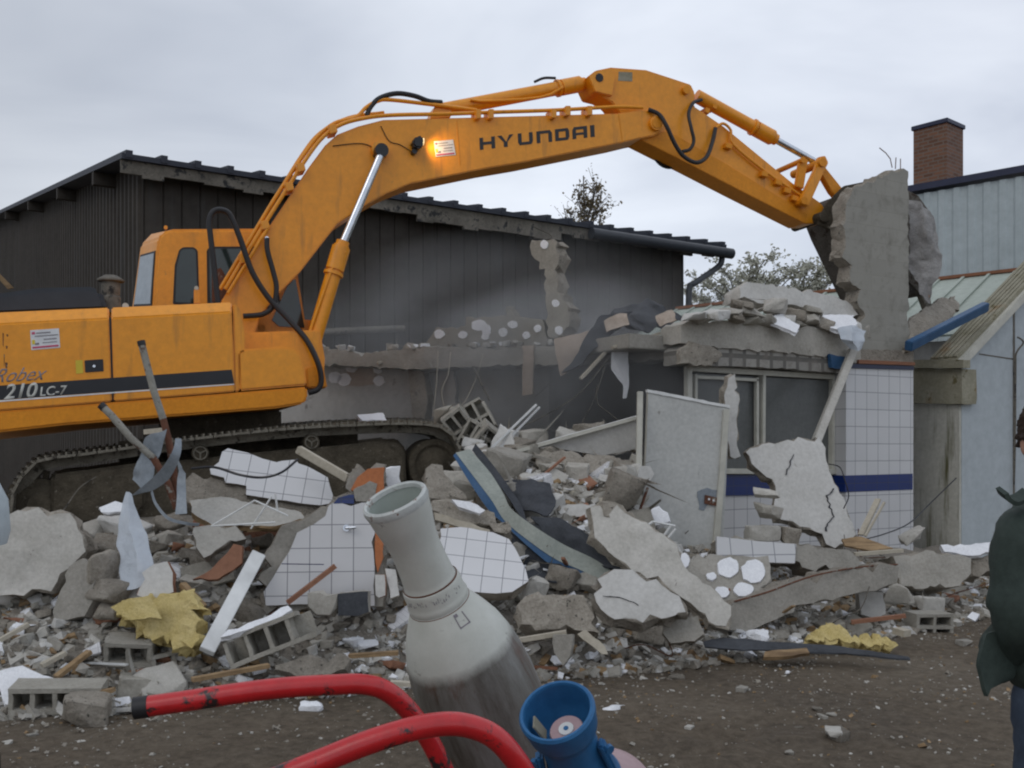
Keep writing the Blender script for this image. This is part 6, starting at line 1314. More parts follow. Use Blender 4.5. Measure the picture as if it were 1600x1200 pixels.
for i in range(44):
    u = rng.uniform(20, 1480); t = rng.random()
    for p_, q_ in zip(HT, HT[1:]):
        if p_[0] <= u <= q_[0]:
            f = (u-p_[0])/(q_[0]-p_[0]); Yf = p_[1]*(1-f)+q_[1]*f; Yt = p_[2]*(1-f)+q_[2]*f
    Y = Yf+(Yt-Yf)*t; X = (u-800)/F*Y; z = max(0, hz(X, Y)); an = rng.uniform(0, 6.28); Lh = rng.uniform(.15, .5)
    dv = Vector((math.cos(an), math.sin(an)*.6, rng.uniform(-.1, .55))).normalized(); q = Vector((X, Y, z+.03)); bm = bmesh.new()
    zn = 'left of the tiled wall' if u < 400 else 'around the tiled wall' if u < 620 else 'behind the tall bottle' if u < 800 else 'around the big white slab' if u < 1080 else 'right of the big white slab'
    if i % 3 == 0:
        tube_bm(bm, [q, q+dv*Lh*.5+Vector((0, 0, .04)), q+dv*Lh+Vector((rng.uniform(-.1, .1), 0, rng.uniform(-.05, .15))), q+dv*Lh*1.3+Vector((rng.uniform(-.15, .15), .05, rng.uniform(-.05, .2)))], .005, 5, 4)
        tag(mk('bent_wire', bm, MT['rust'] if i % 2 else MT['fascia']), 'thin bent wire sticking out '+zn, 'wire', 'wires and splinters in the rubble')
    else:
        beam_bm(bm, q, q+dv*Lh, rng.uniform(.02, .05), rng.uniform(.01, .02), mi=0)
        tag(mk('splinter', bm, MT[['wood', 'pale_wood', 'pvc', 'redwood'][i % 4]]), ['brown', 'pale', 'white', 'reddish'][i % 4]+' splinter of lath '+zn, 'splinter', 'wires and splinters in the rubble')
def crumbs(name, n, fn, mats, seed, kind='stuff'):
    rng = random.Random(seed); bm = bmesh.new()
    for i in range(n):
        c, s, mi = fn(rng)
        if c is None: continue
        sx, sy, sz = s*rng.uniform(.5, 1), s*rng.uniform(.4, .9), s*rng.uniform(.2, .6)
        Mr = T(c) @ Matrix.Rotation(rng.uniform(0, 6.3), 4, 'Z') @ Matrix.Rotation(rng.uniform(-.6, .6), 4, 'X') @ Matrix.Rotation(rng.uniform(-.6, .6), 4, 'Y')
        vs = []
        for (a, b, e) in ((-1, -1, -1), (1, -1, -1), (1, 1, -1), (-1, 1, -1), (-1, -1, 1), (1, -1, 1), (1, 1, 1), (-1, 1, 1)):
            j = rng.uniform(.45, 1.0); vs.append(bm.verts.new(Mr @ Vector((a*sx*j, b*sy*j, e*sz*rng.uniform(.5, 1)))))
        for f in ((0, 3, 2, 1), (4, 5, 6, 7), (0, 1, 5, 4), (1, 2, 6, 5), (2, 3, 7, 6), (3, 0, 4, 7)):
            bm.faces.new([vs[q] for q in f]).material_index = mi
    o = mk(name, bm, [MT[m] for m in mats], Matrix.Identity(4), world=False, smooth=False); tag(o, kind=kind); return o
def fh(r):
    u = r.uniform(-250, 1620)
    for a, b in zip(HT, HT[1:]):
        if a[0] <= u <= b[0]:
            q = (u-a[0])/(b[0]-a[0]); Yf = a[1]*(1-q)+b[1]*q; Yt = a[2]*(1-q)+b[2]*q
    Y = Yf-.35+(Yt+.4-Yf)*r.random(); X = (u-800)/F*Y
    z = max(gz(X, Y), hz(X, Y)); s = .012+.075*r.random()**2.2
    return Vector((X, Y, z+s*.2)), s, r.choice([0, 1, 1, 1, 2, 3, 3, 0, 4, 5] if r.random() < .93 else [6, 4, 6])
tag(crumbs('rubble_crumbs', 17000, fh, ['concrete', 'rough_concrete', 'block', 'pale_concrete', 'plaster', 'wood', 'eps'], 5), 'crumbs and chips of masonry covering the heap', 'rubble crumbs')
def fg(r):
    Y = 4.6+5.2*r.random()**1.1; X = r.uniform(-.62, .62)*Y
    n = noise.noise(Vector((X*1.1, Y*1.6, 3)))
    s = .003+.016*r.random()**(2.4 if hz(X, Y+.6) > 0 else 4)
    if r.random() > .35+.9*n+.3*(Y > 5.8)+.5*(hz(X, Y+.7) > 0): return None, 0, 0
    if r.random() < .02: s *= 2.2
    return Vector((X, Y, gz(X, Y)+s*.15)), s, r.choice([0, 1, 1, 1, 0, 2, 3, 4])
tag(crumbs('ground_pebbles', 15000, fg, ['concrete', 'rough_concrete', 'concrete', 'pale_concrete', 'wood'], 6), 'pebbles and chips scattered over the muddy ground', 'pebbles')
rng = random.Random(77)
for i in range(46):
    Y = rng.uniform(5.3, 8.6); X = rng.uniform(-.5, .48)*Y
    if hz(X, Y) > 0.05: continue
    s = rng.uniform(.05, .13); o = proto.copy(); o.data = base_[rng.randrange(14)]
    place(o, T((X, Y, gz(X, Y)+s*.1)) @ Matrix.Rotation(rng.uniform(0, 6.28), 4, 'Z') @ Matrix.Diagonal((s, s, s*.8, 1)))
    o.name = 'ground_stone'; o.material_slots[0].link = 'OBJECT'; o.material_slots[0].material = MT[rng.choice(['concrete', 'pale_concrete', 'rough_concrete'])]
    uu = 800+F*X/Y
    tag(o, ('small' if s < .09 else 'fist-sized')+' stone on the mud '+('at the left' if uu < 400 else 'behind the red handles' if uu < 800 else 'right of the blue cap' if uu < 1050 else 'below the dark strip' if uu < 1300 else 'near the person')+(', nearer the camera' if Y < 6.5 else ', nearer the heap'), 'stone', 'stones on the open ground')

rng = random.Random(91)
for i in range(46):
    u = rng.choice([rng.uniform(0, 640), rng.uniform(640, 1100), rng.uniform(700, 1350)]); t = rng.random()
    for p_, q_ in zip(HT, HT[1:]):
        if p_[0] <= u <= q_[0]:
            f = (u-p_[0])/(q_[0]-p_[0]); Yf = p_[1]*(1-f)+q_[1]*f; Yt = p_[2]*(1-f)+q_[2]*f
    if u < 300 and t < .25: t += .3
    Y = Yf-.2+(Yt-Yf)*t; X = (u-800)/F*Y; s = rng.uniform(.05, .13)
    o = proto.copy(); o.data = base_[rng.randrange(14)]; o.name = 'foam_piece'
    place(o, T((X, Y, max(0, hz(X, Y))+s*.35)) @ Matrix.Rotation(rng.uniform(0, 6.28), 4, 'Z') @ Matrix.Rotation(rng.uniform(-.6, .6), 4, 'X') @ Matrix.Diagonal((s*1.5, s, s*.5, 1)))
    o.material_slots[0].link = 'OBJECT'; o.material_slots[0].material = MT['eps']
    zn = 'left of the tiled wall' if u < 400 else 'around the tiled wall' if u < 640 else 'behind the tall bottle' if u < 800 else 'around the big white slab' if u < 1080 else 'right of the big white slab'
    tag(o, ('small' if s < .09 else 'larger')+' white foam bit '+('low down ' if t < .4 else 'high up ')+zn, 'foam', 'white foam bits in the rubble')

# ---------------------------------------------------------------- gas bottles and red trolley
def axisM(top, a):
    z = -a.normalized(); x = Vector((1, 0, 0)); x = (x-z*x.dot(z)).normalized(); y = z.cross(x)
    return Matrix(((x.x, y.x, z.x, top.x), (x.y, y.y, z.y, top.y), (x.z, y.z, z.z, top.z), (0, 0, 0, 1)))
TH, PH = R(20.5), R(22)
ax = Vector((math.cos(PH)*math.sin(TH), math.sin(PH), -math.cos(PH)*math.cos(TH)))
def bottle_white():
    m, t, p = _mat('bottle_paint'); v = coords(t, False); s = _n(t, 'ShaderNodeSeparateXYZ'); t.links.new(v, s.inputs[0])
    zz = _n(t, 'ShaderNodeMath', operation='ADD'); t.links.new(s.outputs['Z'], zz.inputs[0])
    nz = noisef(t, v, 9, 6, .7); k = _n(t, 'ShaderNodeMath', operation='MULTIPLY_ADD'); k.inputs[1].default_value = .035; k.inputs[2].default_value = -.0175; t.links.new(nz, k.inputs[0]); t.links.new(k.outputs[0], zz.inputs[1])
    f = ramp(t, zz.outputs[0], [(0, (0, 0, 0)), (1, (1, 1, 1))])
    mr_ = _n(t, 'ShaderNodeMapRange'); mr_.inputs['From Min'].default_value = -.335; mr_.inputs['From Max'].default_value = -.312; t.links.new(zz.outputs[0], mr_.inputs[0])
    wht = ramp(t, noisef(t, v, 5, 8, .7), [(.3, (.44, .45, .40)), (.7, (.60, .61, .565))])
    mp_ = _n(t, 'ShaderNodeMapping'); mp_.inputs['Scale'].default_value = (14, 14, 2.2); t.links.new(v, mp_.inputs[0])
    gry = ramp(t, noisef(t, mp_.outputs[0], 1, 8, .75), [(.3, (.06, .048, .035)), (.5, (.16, .155, .14)), (.7, (.26, .265, .26))])
    gry = mix(t, ramp(t, noisef(t, mp_.outputs[0], .6, 6, .8, .5), [(.50, (0, 0, 0)), (.62, (.85,)*3)]), gry, (.10, .04, .022))
    col = mix(t, mr_.outputs[0], gry, wht)
    sc = ramp(t, noisef(t, v, 34, 6, .8, .8), [(.60, (0, 0, 0)), (.65, (1, 1, 1))])
    sc2 = ramp(t, noisef(t, v, 9, 4, .7), [(.5, (0, 0, 0)), (.62, (1, 1, 1))]); mm_ = _n(t, 'ShaderNodeMath', operation='MULTIPLY'); t.links.new(sc, mm_.inputs[0]); t.links.new(sc2, mm_.inputs[1])
    col = mix(t, mm_.outputs[0], col, (.07, .05, .04))
    t.links.new(col, p.inputs['Base Color']); p.inputs['Roughness'].default_value = .42; bump(t, p, noisef(t, v, 45, 6, .7), .25, .003); return m
MT['bottle'] = bottle_white()
MT['bottle_rim'] = surf('worn_rim', (.42, .44, .42), (.56, .58, .56), rough=.4, scale=8, spots=(.18, .09, .06), spot_scale=35, spot_t=.56, bs=.2, rnd=False)
MT['inner_guard'] = flat('guard_inside', (.42, .46, .42), .5)
T1 = P(617, 781, 1.75); A1 = axisM(T1, ax)
gb = bpy.data.objects.new('gas_bottle', None); place(gb, A1); tag(gb, 'tall leaning gas bottle with white shoulder, grey body and open neck guard', 'gas bottle')
def seg_(name, prof, mat, par, M, seg=56, sharp=35):
    bm = bmesh.new(); lathe_bm(bm, prof, seg); return mk(name, bm, MT[mat], M, par, world=False, sharp=sharp)
seg_('body', [(.0535, -.214), (.058, -.222), (.068, -.24), (.080, -.262), (.094, -.292), (.104, -.325), (.112, -.365), (.1165, -.41), (.118, -.46), (.118, -1.55), (.110, -1.60), (.09, -1.63), (0, -1.64)], 'bottle', gb, A1)
seg_('neck_guard', [(.0585, 0), (.0592, -.008), (.0575, -.018), (.0545, -.04), (.050, -.062), (.0465, -.082), (.0455, -.10), (.0462, -.13), (.048, -.160), (.050, -.176), (.0515, -.178)], 'bottle', gb, A1)
seg_('guard_rim', [(.0500, -.004), (.0515, .003), (.0555, .0055), (.0595, .002), (.0605, -.006), (.0588, -.012)], 'bottle_rim', gb, A1)
seg_('guard_inside', [(.0515, .0), (.0505, -.02), (.047, -.05), (.042, -.08), (.040, -.10), (.042, -.16), (0, -.162)], 'inner_guard', gb, A1)
ring = seg_('collar_ring', [(.050, -.174), (.0535, -.176), (.0555, -.182), (.0555, -.202), (.057, -.208), (.0585, -.212), (.0575, -.219), (.0535, -.222)], 'bottle', gb, A1)
seg_('seam', [(.0512, -.172), (.0528, -.1735), (.0512, -.1765)], 'rust', ring, A1); seg_('seam', [(.0562, -.2195), (.0585, -.2225), (.0575, -.226), (.0565, -.2255)], 'rust', ring, A1)
# stamped marks on the ring: short worn strokes
bm = bmesh.new(); rg = random.Random(4)
for k in range(30):
    a = R(-150+k*4.4+rg.uniform(-.8, .8)); 
    if rg.random() < .15: continue
    for j in range(rg.choice([1, 2, 2, 3])):
        zc = -.192+rg.uniform(-.005, .005); hh = rg.uniform(.002, .006); da = rg.uniform(.006, .02)
        q = [(a+rg.uniform(-.02, .02)+s*da, zc+w*hh) for s, w in ((0, 0), (1, .1), (1, 1), (0, .9))]
        vs = [bm.verts.new(Vector((.0560*math.cos(x), .0560*math.sin(x), z))) for x, z in q]; ws = [bm.verts.new(v.co*1.0+Vector((0, 0, 0))-Vector((v.co.x, v.co.y, 0)).normalized()*.0015) for v in vs]
        bm.faces.new(vs); bm.faces.new(ws[::-1])
        for i in range(4): bm.faces.new((vs[i], vs[(i+1) % 4], ws[(i+1) % 4], ws[i]))
mk('stamped_marks', bm, MT['grey_ink'], A1, ring, world=False, smooth=False)
bm = bmesh.new()
def arcq(a0, a1, z0, z1, r0, r1):
    vs = [bm.verts.new(Vector((r*math.cos(R(a)), r*math.sin(R(a)), z))) for a, z, r in ((a0, z0, r0), (a1, z0, r0), (a1, z1, r1), (a0, z1, r1))]; bm.faces.new(vs)
    ws = [bm.verts.new(v.co-Vector((v.co.x, v.co.y, 0)).normalized()*.003) for v in vs]; bm.faces.new(ws[::-1])
    for i in range(4): bm.faces.new((vs[i], vs[(i+1) % 4], ws[(i+1) % 4], ws[i]))
def rad(z):
    pr = [(.0535, -.214), (.058, -.222), (.068, -.24), (.080, -.262), (.094, -.292)]
    for (ra, za), (rb, zb) in zip(pr, pr[1:]):
        if zb <= z <= za: return ra+(rb-ra)*(za-z)/(za-zb)+.0012
    return .0945
for (a0, a1, z0, z1) in [(-62, -60.5, -.228, -.25), (-62, -44, -.248, -.25), (-45.5, -44, -.228, -.25), (-62, -55, -.226, -.231)]: arcq(a0, a1, z0, z1, rad(z0), rad(z1))
mk('label_outline', bm, MT['grey_ink'], A1, gb, world=False, smooth=False)
# second bottle, blue guard
T2 = P(870, 1112, 1.53); A2 = axisM(T2, Vector((ax.x*.95, ax.y*1.6, ax.z)).normalized())
g2 = bpy.data.objects.new('gas_bottle', None); place(g2, A2); tag(g2, 'shorter pinkish gas bottle topped by a blue plastic valve guard', 'gas bottle')
seg_('body', [(.0, -.16), (.045, -.165), (.06, -.175), (.085, -.195), (.105, -.225), (.114, -.26), (.116, -.31), (.116, -1.13), (.1, -1.17), (0, -1.18)], 'pinkpaint', g2, A2)
vg = seg_('valve_guard', [(.052, .0), (.0535, .004), (.0575, .0045), (.0605, .0), (.060, -.008), (.0575, -.02), (.0555, -.036), (.0525, -.045), (.047, -.052), (.045, -.06), (.045, -.10), (.05, -.13), (.06, -.155), (.064, -.17)], 'blueplastic', g2, A2)
seg_('guard_inside', [(.052, .0), (.050, -.03), (.045, -.055), (.038, -.065), (.0, -.065)], 'blueplastic', vg, A2)
v_ = seg_('valve_top', [(.0, -.034), (.026, -.034), (.028, -.038), (.028, -.066)], 'pinkpaint', g2, A2 @ T((.006, -.008, 0)), 28)
seg_('valve_disc', [(.0, -.0315), (.012, -.0315), (.0125, -.035)], 'pvc', v_, A2 @ T((.006, -.008, 0)), 24); seg_('valve_dot', [(.0, -.0305), (.004, -.0305), (.0042, -.032)], 'blueplastic', v_, A2 @ T((.006, -.008, 0)), 12)
bm = bmesh.new(); beam_bm(bm, Vector((-.040, .0, -.012)), Vector((-.030, -.004, -.046)), .024, .003, up=(1, 0, .2)); mk('tag', bm, MT['moss'], A2, g2, world=False)
for s in (-1, 1):
    bm = bmesh.new(); beam_bm(bm, Vector((s*.050, -.01, -.075)), Vector((s*.058, -.02, -.135)), .024, .012, up=(s, 0, 0), bev=.004); tube_bm(bm, [Vector((s*.058, -.012, -.09)), Vector((s*.062, -.05*0-.018, -.09))], .008, 10); mk('lug', bm, MT['blueplastic'], A2, vg, world=False)
# trolley
tr = empty('bottle_trolley', T1+ax*1.2+Vector((.1, 0, -.4)), 'red steel bottle trolley with two curved chipped handles and black grip ends', 'trolley')
fdir = ax
def par(p, s): return p+fdir*s
h1 = [P(222, 1105, 1.55), P(300, 1094, 1.56), P(380, 1082, 1.57), P(450, 1074, 1.58), P(520, 1070, 1.59), P(565, 1069, 1.60), P(600, 1078, 1.61), P(632, 1103, 1.63), P(662, 1142, 1.65), P(690, 1195, 1.67)]
e1 = h1[-1]; h1 += [e1+Vector((.03, .02, -.09)), e1+Vector((.06, .05, -.22)), e1+Vector((.12, .16, -.50)), e1+Vector((.20, .34, -.98))]
h2 = [P(230, 1300, 1.30), P(380, 1238, 1.32), P(500, 1190, 1.34), P(570, 1162, 1.35), P(640, 1140, 1.36), P(695, 1131, 1.37), P(735, 1135, 1.38), P(770, 1150, 1.39), P(800, 1180, 1.40), P(830, 1230, 1.42)]
e2 = h2[-1]; h2 += [e2+Vector((.03, .02, -.09)), e2+Vector((.07, .06, -.25)), e2+Vector((.13, .22, -.50)), e2+Vector((.20, .42, -.90))]
for h in (h1, h2):
    bm = bmesh.new(); tube_bm(bm, h, .0165, 20, 6); mk('handle', bm, MT['redpaint'], parent=tr)
bm = bmesh.new(); d = (h1[0]-h1[1]).normalized(); tube_bm(bm, [h1[0]+d*.012, h1[0]-d*.010], .0172, 20); mk('grip_end', bm, MT['black'], parent=tr)
bm = bmesh.new(); d = (h2[0]-h2[1]).normalized(); tube_bm(bm, [h2[0]+d*.06, h2[0]-d*.004], .019, 20); mk('grip_end', bm, MT['black'], parent=tr)
f1, f2 = h1[-1], h2[-1]
bm = bmesh.new()
for k in (-2, -3): tube_bm(bm, [h1[k], h2[k]], .012, 12)
mk('cross_bar', bm, MT['redpaint'], parent=tr)
bm = bmesh.new(); beam_bm(bm, Vector(((f1.x+f2.x)/2-.20, (f1.y+f2.y)/2-.05, .05)), Vector(((f1.x+f2.x)/2+.34, (f1.y+f2.y)/2+.10, .05)), .5, .01, bev=.002); mk('base_plate', bm, MT['redpaint'], parent=tr)
for q in (f1, f2):
    c = Vector((q.x+.05, q.y, .10)); side_ = (f1-f2).normalized()*(.06 if q is f1 else -.06); n = Vector((side_.x, side_.y, 0)).normalized()
    bm = bmesh.new(); Mx = T(c+n*.05) @ n.to_track_quat('Z', 'Y').to_matrix().to_4x4(); lathe_bm(bm, [(.03, -.02), (.07, -.02), (.10, -.018), (.10, .018), (.07, .02), (.03, .02), (.03, -.02)], 28, Mx); mk('wheel', bm, MT['black'], parent=tr)

# ---------------------------------------------------------------- people
def skin_obj(name, verts, edges, radii, mat, parent, levels=2, fold=0, root=0, fscale=9):
    me = bpy.data.meshes.new(name); me.from_pydata(verts, edges, []); ob = bpy.data.objects.new('tmp', me); COL.objects.link(ob)
    m = ob.modifiers.new('s', 'SKIN'); sv = me.skin_vertices[0].data
    for i, r in enumerate(radii):
        r = r if isinstance(r, tuple) else (r, r); sv[i].radius = r; sv[i].use_root = (i == root)
    m.use_smooth_shade = True
    ss = ob.modifiers.new('u', 'SUBSURF'); ss.levels = levels; ss.render_levels = levels
    dgp = bpy.context.evaluated_depsgraph_get(); dgp.update(); m2_ = bpy.data.meshes.new_from_object(ob.evaluated_get(dgp))
    COL.objects.unlink(ob); bpy.data.objects.remove(ob)
    bm = bmesh.new(); bm.from_mesh(m2_); bpy.data.meshes.remove(m2_)
    if fold:
        bm.normal_update()
        for v in bm.verts: v.co += v.normal*fold*(noise.noise(Vector((v.co.x*fscale*.6, v.co.y*fscale*.6, v.co.z*fscale*1.6)))+.5*noise.noise(v.co*fscale*2.3))
    return mk(name, bm, MT[mat], parent=parent, sharp=80)
MT['skin'] = surf('skin', (.38, .20, .14), (.46, .26, .19), scale=6, bs=.1, rough=.55, rnd=False)
MT['hair'] = surf('brown_hair', (.022, .014, .010), (.06, .038, .026), scale=30, bs=1, bscale=120, bd=.01, rough=.7, rnd=False)
MT['jacket'] = surf('dark_green_jacket', (.022, .034, .029), (.046, .063, .054), scale=5, bs=.35, bscale=60, bd=.004, rough=.75, rnd=False)
MT['jeans'] = surf('blue_jeans', (.025, .038, .062), (.06, .08, .115), scale=8, bs=.4, bscale=120, bd=.002, rough=.9, rnd=False)
MT['boots'] = flat('dark_boots', (.03, .025, .02), .6)
def person(x, y, face, label, hair='hair', jacket='jacket', hat=None, s=1.0, hx=0, hy=0):
    """standing, hands in pockets; face = heading in degrees (0 looks away from the camera along +Y)"""
    root = empty('person', (x, y, 0), label, 'person')
    Rm = T((x, y, 0)) @ Matrix.Rotation(R(face), 4, 'Z') @ Matrix.Scale(s, 4)
    def v(a): return [tuple(Rm @ Vector(p)) for p in a]
    body = [(0, 0, .94), (0, 0, 1.12), (0, .0, 1.30), (0, -.01, 1.44), (hx*.3, hy*.3, 1.52), (hx, .02+hy, 1.60), (hx, .03+hy, 1.68),
            (-.10, 0, .86), (-.11, .02, .50), (-.11, -.01, .10), (-.12, .12, .05), (.10, 0, .86), (.11, .02, .50), (.12, -.01, .10), (.13, .12, .05),
            (-.15, -.01, 1.38), (-.225, -.04, 1.17), (-.17, .07, 1.03), (.15, -.01, 1.38), (.225, -.04, 1.17), (.17, .07, 1.03), (-.13, .10, .99), (.13, .10, .99)]
    ed = [(0, 1), (1, 2), (2, 3), (3, 4), (4, 5), (5, 6), (0, 7), (7, 8), (8, 9), (9, 10), (0, 11), (11, 12), (12, 13), (13, 14), (3, 15), (15, 16), (16, 17), (3, 18), (18, 19), (19, 20), (17, 21), (20, 22)]
    rd_ = [(.10, .08), (.12, .09), (.12, .08), (.07, .06), (.055, .055), (.08, .09), (.072, .085), .055, .045, .038, (.035, .03), .055, .045, .038, (.035, .03), .028, .028, .024, .028, .028, .024, .025, .025]
    b = skin_obj('body', v(body), ed, [tuple(q*s for q in r) if isinstance(r, tuple) else r*s for r in rd_], 'skin', root)
    Ml = Rm
    def ell(name, c, r3, mat):
        bm = bmesh.new(); bmesh.ops.create_icosphere(bm, subdivisions=3, radius=1)
        for q in bm.verts: q.co = Ml @ Vector((hx+c[0]+q.co.x*r3[0], hy+c[1]+q.co.y*r3[1], c[2]+q.co.z*r3[2]))
        mk(name, bm, MT[mat], parent=b)
    ell('nose', (0, .112, 1.63), (.013, .022, .024), 'skin'); ell('mouth', (0, .104, 1.585), (.024, .010, .006), 'redwood'); ell('chin', (0, .088, 1.553), (.032, .026, .024), 'skin')
    for sx in (-1, 1):
        ell('ear', (sx*.083, .02, 1.635), (.012, .022, .034), 'skin'); ell('eye', (sx*.032, .108, 1.655), (.012, .007, .006), 'hair')
    # hair: displaced shell over the back and top of the head
    bm = bmesh.new(); g = bmesh.ops.create_icosphere(bm, subdivisions=5, radius=1); rg = random.Random(3)
    for q in bm.verts:
        p = q.co.copy(); k = 1
        if p.y > .45 and p.z < .45: k = .72
        if p.z < -.45: k = .7
        nn__ = noise.noise(p*5)*.10+noise.noise(p*14)*.09+noise.noise(p*30)*.05
        q.co = Ml @ Vector((hx+p.x*.098*(k+nn__), hy+.008+p.y*.112*(k+nn__), 1.668+p.z*.105*(k+nn__)))
    mk('hair', bm, MT[hair], parent=b, sharp=60)
    def fold(q, k=.018): return q+Vector((noise.noise(Vector((q.x*7, q.y*7, q.z*13))), noise.noise(Vector((q.x*7+9, q.y*7, q.z*13))), 0))*k+Vector((noise.noise(q*22), noise.noise(q*22+Vector((5, 5, 5))), 0))*k*.45
    bm = bmesh.new(); prof = [(.940, .185, .135), (.945, .205, .155), (.97, .215, .165), (1.0, .222, .17), (1.02, .212, .162), (1.05, .224, .172), (1.10, .222, .170), (1.16, .222, .168), (1.22, .222, .164), (1.28, .220, .158), (1.34, .222, .150), (1.39, .222, .142), (1.43, .212, .132), (1.46, .188, .120), (1.485, .150, .106), (1.51, .118, .095), (1.525, .09, .08), (1.528, .05, .05)]
    rings = []
    for z, rx, ry in prof:
        rings.append([bm.verts.new(Rm @ fold(Vector((rx*math.copysign(abs(math.cos(t_))**.8, math.cos(t_)), ry*math.sin(t_)+.01, z)))) for t_ in [2*math.pi*i/48 for i in range(48)]])
    for p_, q_ in zip(rings, rings[1:]):
        for i in range(48): bm.faces.new((p_[i], p_[(i+1) % 48], q_[(i+1) % 48], q_[i]))
    bm.faces.new(rings[0][::-1]); bm.faces.new(rings[-1])
    for sx in (-1, 1):
        r2 = tube_bm(bm, [Vector((sx*.13, 0, 1.40)), Vector((sx*.19, -.01, 1.375)), Vector((sx*.212, -.02, 1.33)), Vector((sx*.228, -.035, 1.24)), Vector((sx*.24, -.05, 1.16)), Vector((sx*.225, .0, 1.09)), Vector((sx*.20, .07, 1.03)), Vector((sx*.16, .115, 1.005))], .07, 20, 5, radii=[.06, .085, .082, .08, .078, .079, .072, .068, .07, .064, .062, .058])
        for rr_2 in r2:
            for q in rr_2: q.co = Rm @ fold(q.co, .010)
    j = mk('jacket', bm, MT[jacket], parent=root, sharp=80)
    bm = bmesh.new(); rings = []
    for (r, z) in [(.118, 1.475), (.112, 1.50), (.104, 1.538), (.094, 1.534), (.085, 1.475)]:
        rings.append([bm.verts.new(Rm @ Vector((hx*.55+r*math.cos(t_)*1.0, r*math.sin(t_)*1.05, z+.012*math.sin(t_*3)+.01*math.cos(t_)))) for t_ in [2*math.pi*i/32 for i in range(32)]])
    for a, c in zip(rings, rings[1:]):
        for i in range(32): bm.faces.new((a[i], a[(i+1) % 32], c[(i+1) % 32], c[i]))
    mk('collar', bm, MT[jacket], parent=j)
    bm = bmesh.new()
    for sx in (-1, 1):
        r2 = tube_bm(bm, [Vector((sx*.085, .005, 1.0)), Vector((sx*.095, .005, .88)), Vector((sx*.105, .01, .72)), Vector((sx*.11, .02, .50)), Vector((sx*.113, .005, .30)), Vector((sx*.115, -.01, .07))], .1, 22, 6, radii=[.105, .112, .108, .098, .088, .08, .078, .077, .074, .076, .082, .088])
        for rr_2 in r2:
            for q in rr_2: q.co = Rm @ fold(q.co, .014)
    g = bmesh.ops.create_icosphere(bm, subdivisions=3, radius=1)
    for q in g['verts']: q.co = Rm @ Vector((q.co.x*.175, q.co.y*.125+.005, .915+q.co.z*.13))
    mk('jeans', bm, MT['jeans'], parent=root, sharp=80)
    for sx in (-1, 1):
        skin_obj('boot', v([(sx*.118, -.04, .06), (sx*.118, .04, .07), (sx*.125, .18, .045)]), [(0, 1), (1, 2)], [.055*s, .058*s, .042*s], 'boots', root)
    return root, j, Rm
pr, jk, Rm = person(1.612, 2.8, 8, 'person in dark green jacket and jeans standing with back turned at the right edge', s=.985, hx=-.086)
cloth('jacket_flap', [[(1540, 992, 2.74), (1558, 985, 2.75), (1585, 975, 2.78)], [(1527, 1040, 2.71), (1548, 1045, 2.73), (1582, 1040, 2.78)], [(1533, 1076, 2.70), (1546, 1064, 2.72), (1575, 1055, 2.77)], [(1537, 1087, 2.70), (1543, 1076, 2.71), (1566, 1058, 2.76)]], 'jacket', 14, 10, .012, .012, parent=jk, seed=41)
ribbon('collar_tab', [(1612, 772, 2.72), (1600, 781, 2.69), (1590, 784, 2.68), (1581, 779, 2.68), (1576, 770, 2.68)], [(.0, .05, .016)], .012, 'jacket', parent=jk)

MT['paleblue'] = surf('pale_blue_cloth', (.38, .44, .47), (.50, .56, .58), scale=4, bs=.1, rnd=False)
MT['brown_coat'] = surf('brown_coat', (.035, .028, .018), (.07, .055, .035), scale=5, bs=.3, rnd=False)
pl_, jl_, Rl = person(-1.02, 1.62, -75, 'person in pale cap and brown coat, mostly cut off by the left edge', jacket='brown_coat', s=.875, hx=0, hy=.055)
bm = bmesh.new(); rg = [(.0, 1.815), (.06, 1.808), (.10, 1.78), (.122, 1.73), (.126, 1.67), (.120, 1.645), (.112, 1.643)]
lathe_bm(bm, rg, 32)
for q in bm.verts: q.co = Rl @ Vector((q.co.x*.95, q.co.y*1.08+.075, q.co.z))
mk('cap', bm, MT['paleblue'], parent=pl_, sharp=50)

# ---------------------------------------------------------------- demolition dust hanging over the room
m = bpy.data.materials.new('dust_air'); m.use_nodes = True; t = m.node_tree; t.nodes.clear()
ov = _n(t, 'ShaderNodeOutputMaterial'); pv = _n(t, 'ShaderNodeVolumePrincipled'); pv.inputs['Color'].default_value = (.78, .78, .78, 1); pv.inputs['Anisotropy'].default_value = .2
tcx = _n(t, 'ShaderNodeTexCoord'); ln_ = _n(t, 'ShaderNodeVectorMath', operation='LENGTH'); t.links.new(tcx.outputs['Object'], ln_.inputs[0])
fo = _n(t, 'ShaderNodeMapRange'); fo.inputs['From Min'].default_value = 1; fo.inputs['From Max'].default_value = .25; t.links.new(ln_.outputs['Value'], fo.inputs[0])
nz = noisef(t, tcx.outputs['Object'], 2.2, 3, .5); nr_ = _n(t, 'ShaderNodeMapRange'); nr_.inputs['From Min'].default_value = .35; nr_.inputs['From Max'].default_value = .7; t.links.new(nz, nr_.inputs[0])
mu = _n(t, 'ShaderNodeMath', operation='MULTIPLY'); t.links.new(fo.outputs[0], mu.inputs[0]); t.links.new(nr_.outputs[0], mu.inputs[1])
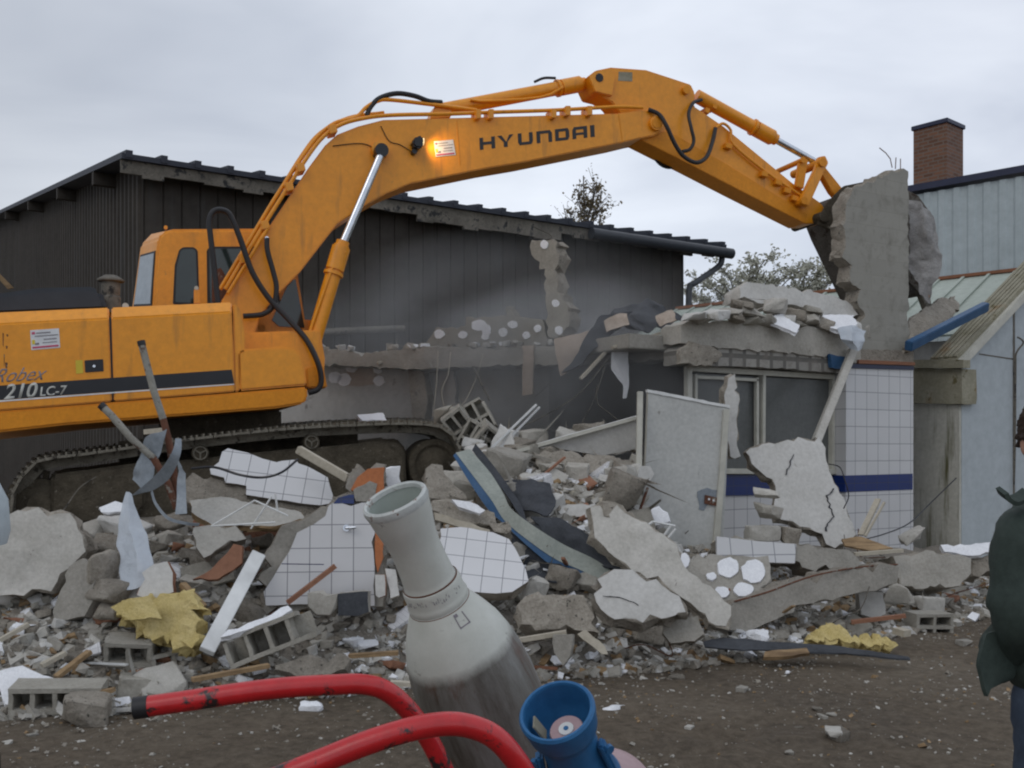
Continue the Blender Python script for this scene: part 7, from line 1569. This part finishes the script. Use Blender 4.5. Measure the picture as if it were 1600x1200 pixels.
m3 = _n(t, 'ShaderNodeMath', operation='MULTIPLY'); m3.inputs[1].default_value = .85; t.links.new(mu.outputs[0], m3.inputs[0])
t.links.new(m3.outputs[0], pv.inputs['Density']); t.links.new(pv.outputs[0], ov.inputs['Volume'])
MT['dust_air'] = m
bm = bmesh.new(); bmesh.ops.create_icosphere(bm, subdivisions=3, radius=1)
dc = mk('dust_cloud', bm, m, T((-.1, 13.2, 2.3)) @ Matrix.Rotation(R(-20), 4, 'Z') @ Matrix.Diagonal((4.0, 1.9, 2.3, 1)), world=False)
tag(dc, 'thin grey demolition dust hanging over the gutted room', 'dust', kind='stuff')
bm = bmesh.new(); bmesh.ops.create_icosphere(bm, subdivisions=3, radius=1)
m2b = m.copy(); [n for n in m2b.node_tree.nodes if n.type == 'MATH' and n.inputs[1].default_value == m3.inputs[1].default_value][0].inputs[1].default_value = 2.6
tag(mk('dust_cloud', bm, m2b, T((.65, 11.7, 2.1)) @ Matrix.Rotation(R(-20), 4, 'Z') @ Matrix.Diagonal((2.1, 1.1, 1.6, 1)), world=False), 'dust drifting in the dark opening beside the window', 'dust', kind='stuff')
S.cycles.pixel_filter_type = 'BLACKMAN_HARRIS'; S.cycles.filter_width = 2.1
S.cycles.volume_step_rate = 2; S.cycles.volume_max_steps = 64

# labels that still coincide are told apart by their order from left to right
sets = {}
for o in COL.objects:
    if o.parent is None and o.get('group') and o.get('label'): sets.setdefault(o['label'], []).append(o)
ORD = ['first', 'second', 'third', 'fourth', 'fifth', 'sixth', 'seventh', 'eighth', 'ninth', 'tenth', 'eleventh', 'twelfth']
for lb, os_ in sets.items():
    if len(os_) < 2: continue
    os_.sort(key=lambda o: WM[o].translation.x/max(.1, WM[o].translation.y))
    for i, o in enumerate(os_):
        if len(os_) == 2: w = ['left one', 'right one'][i]
        elif len(os_) == 3: w = ['left one', 'middle one', 'right one'][i]
        elif i < 12: w = ORD[i]+' from left'
        else: w = '%d from left' % (i+1)
        o['label'] = lb+', '+w
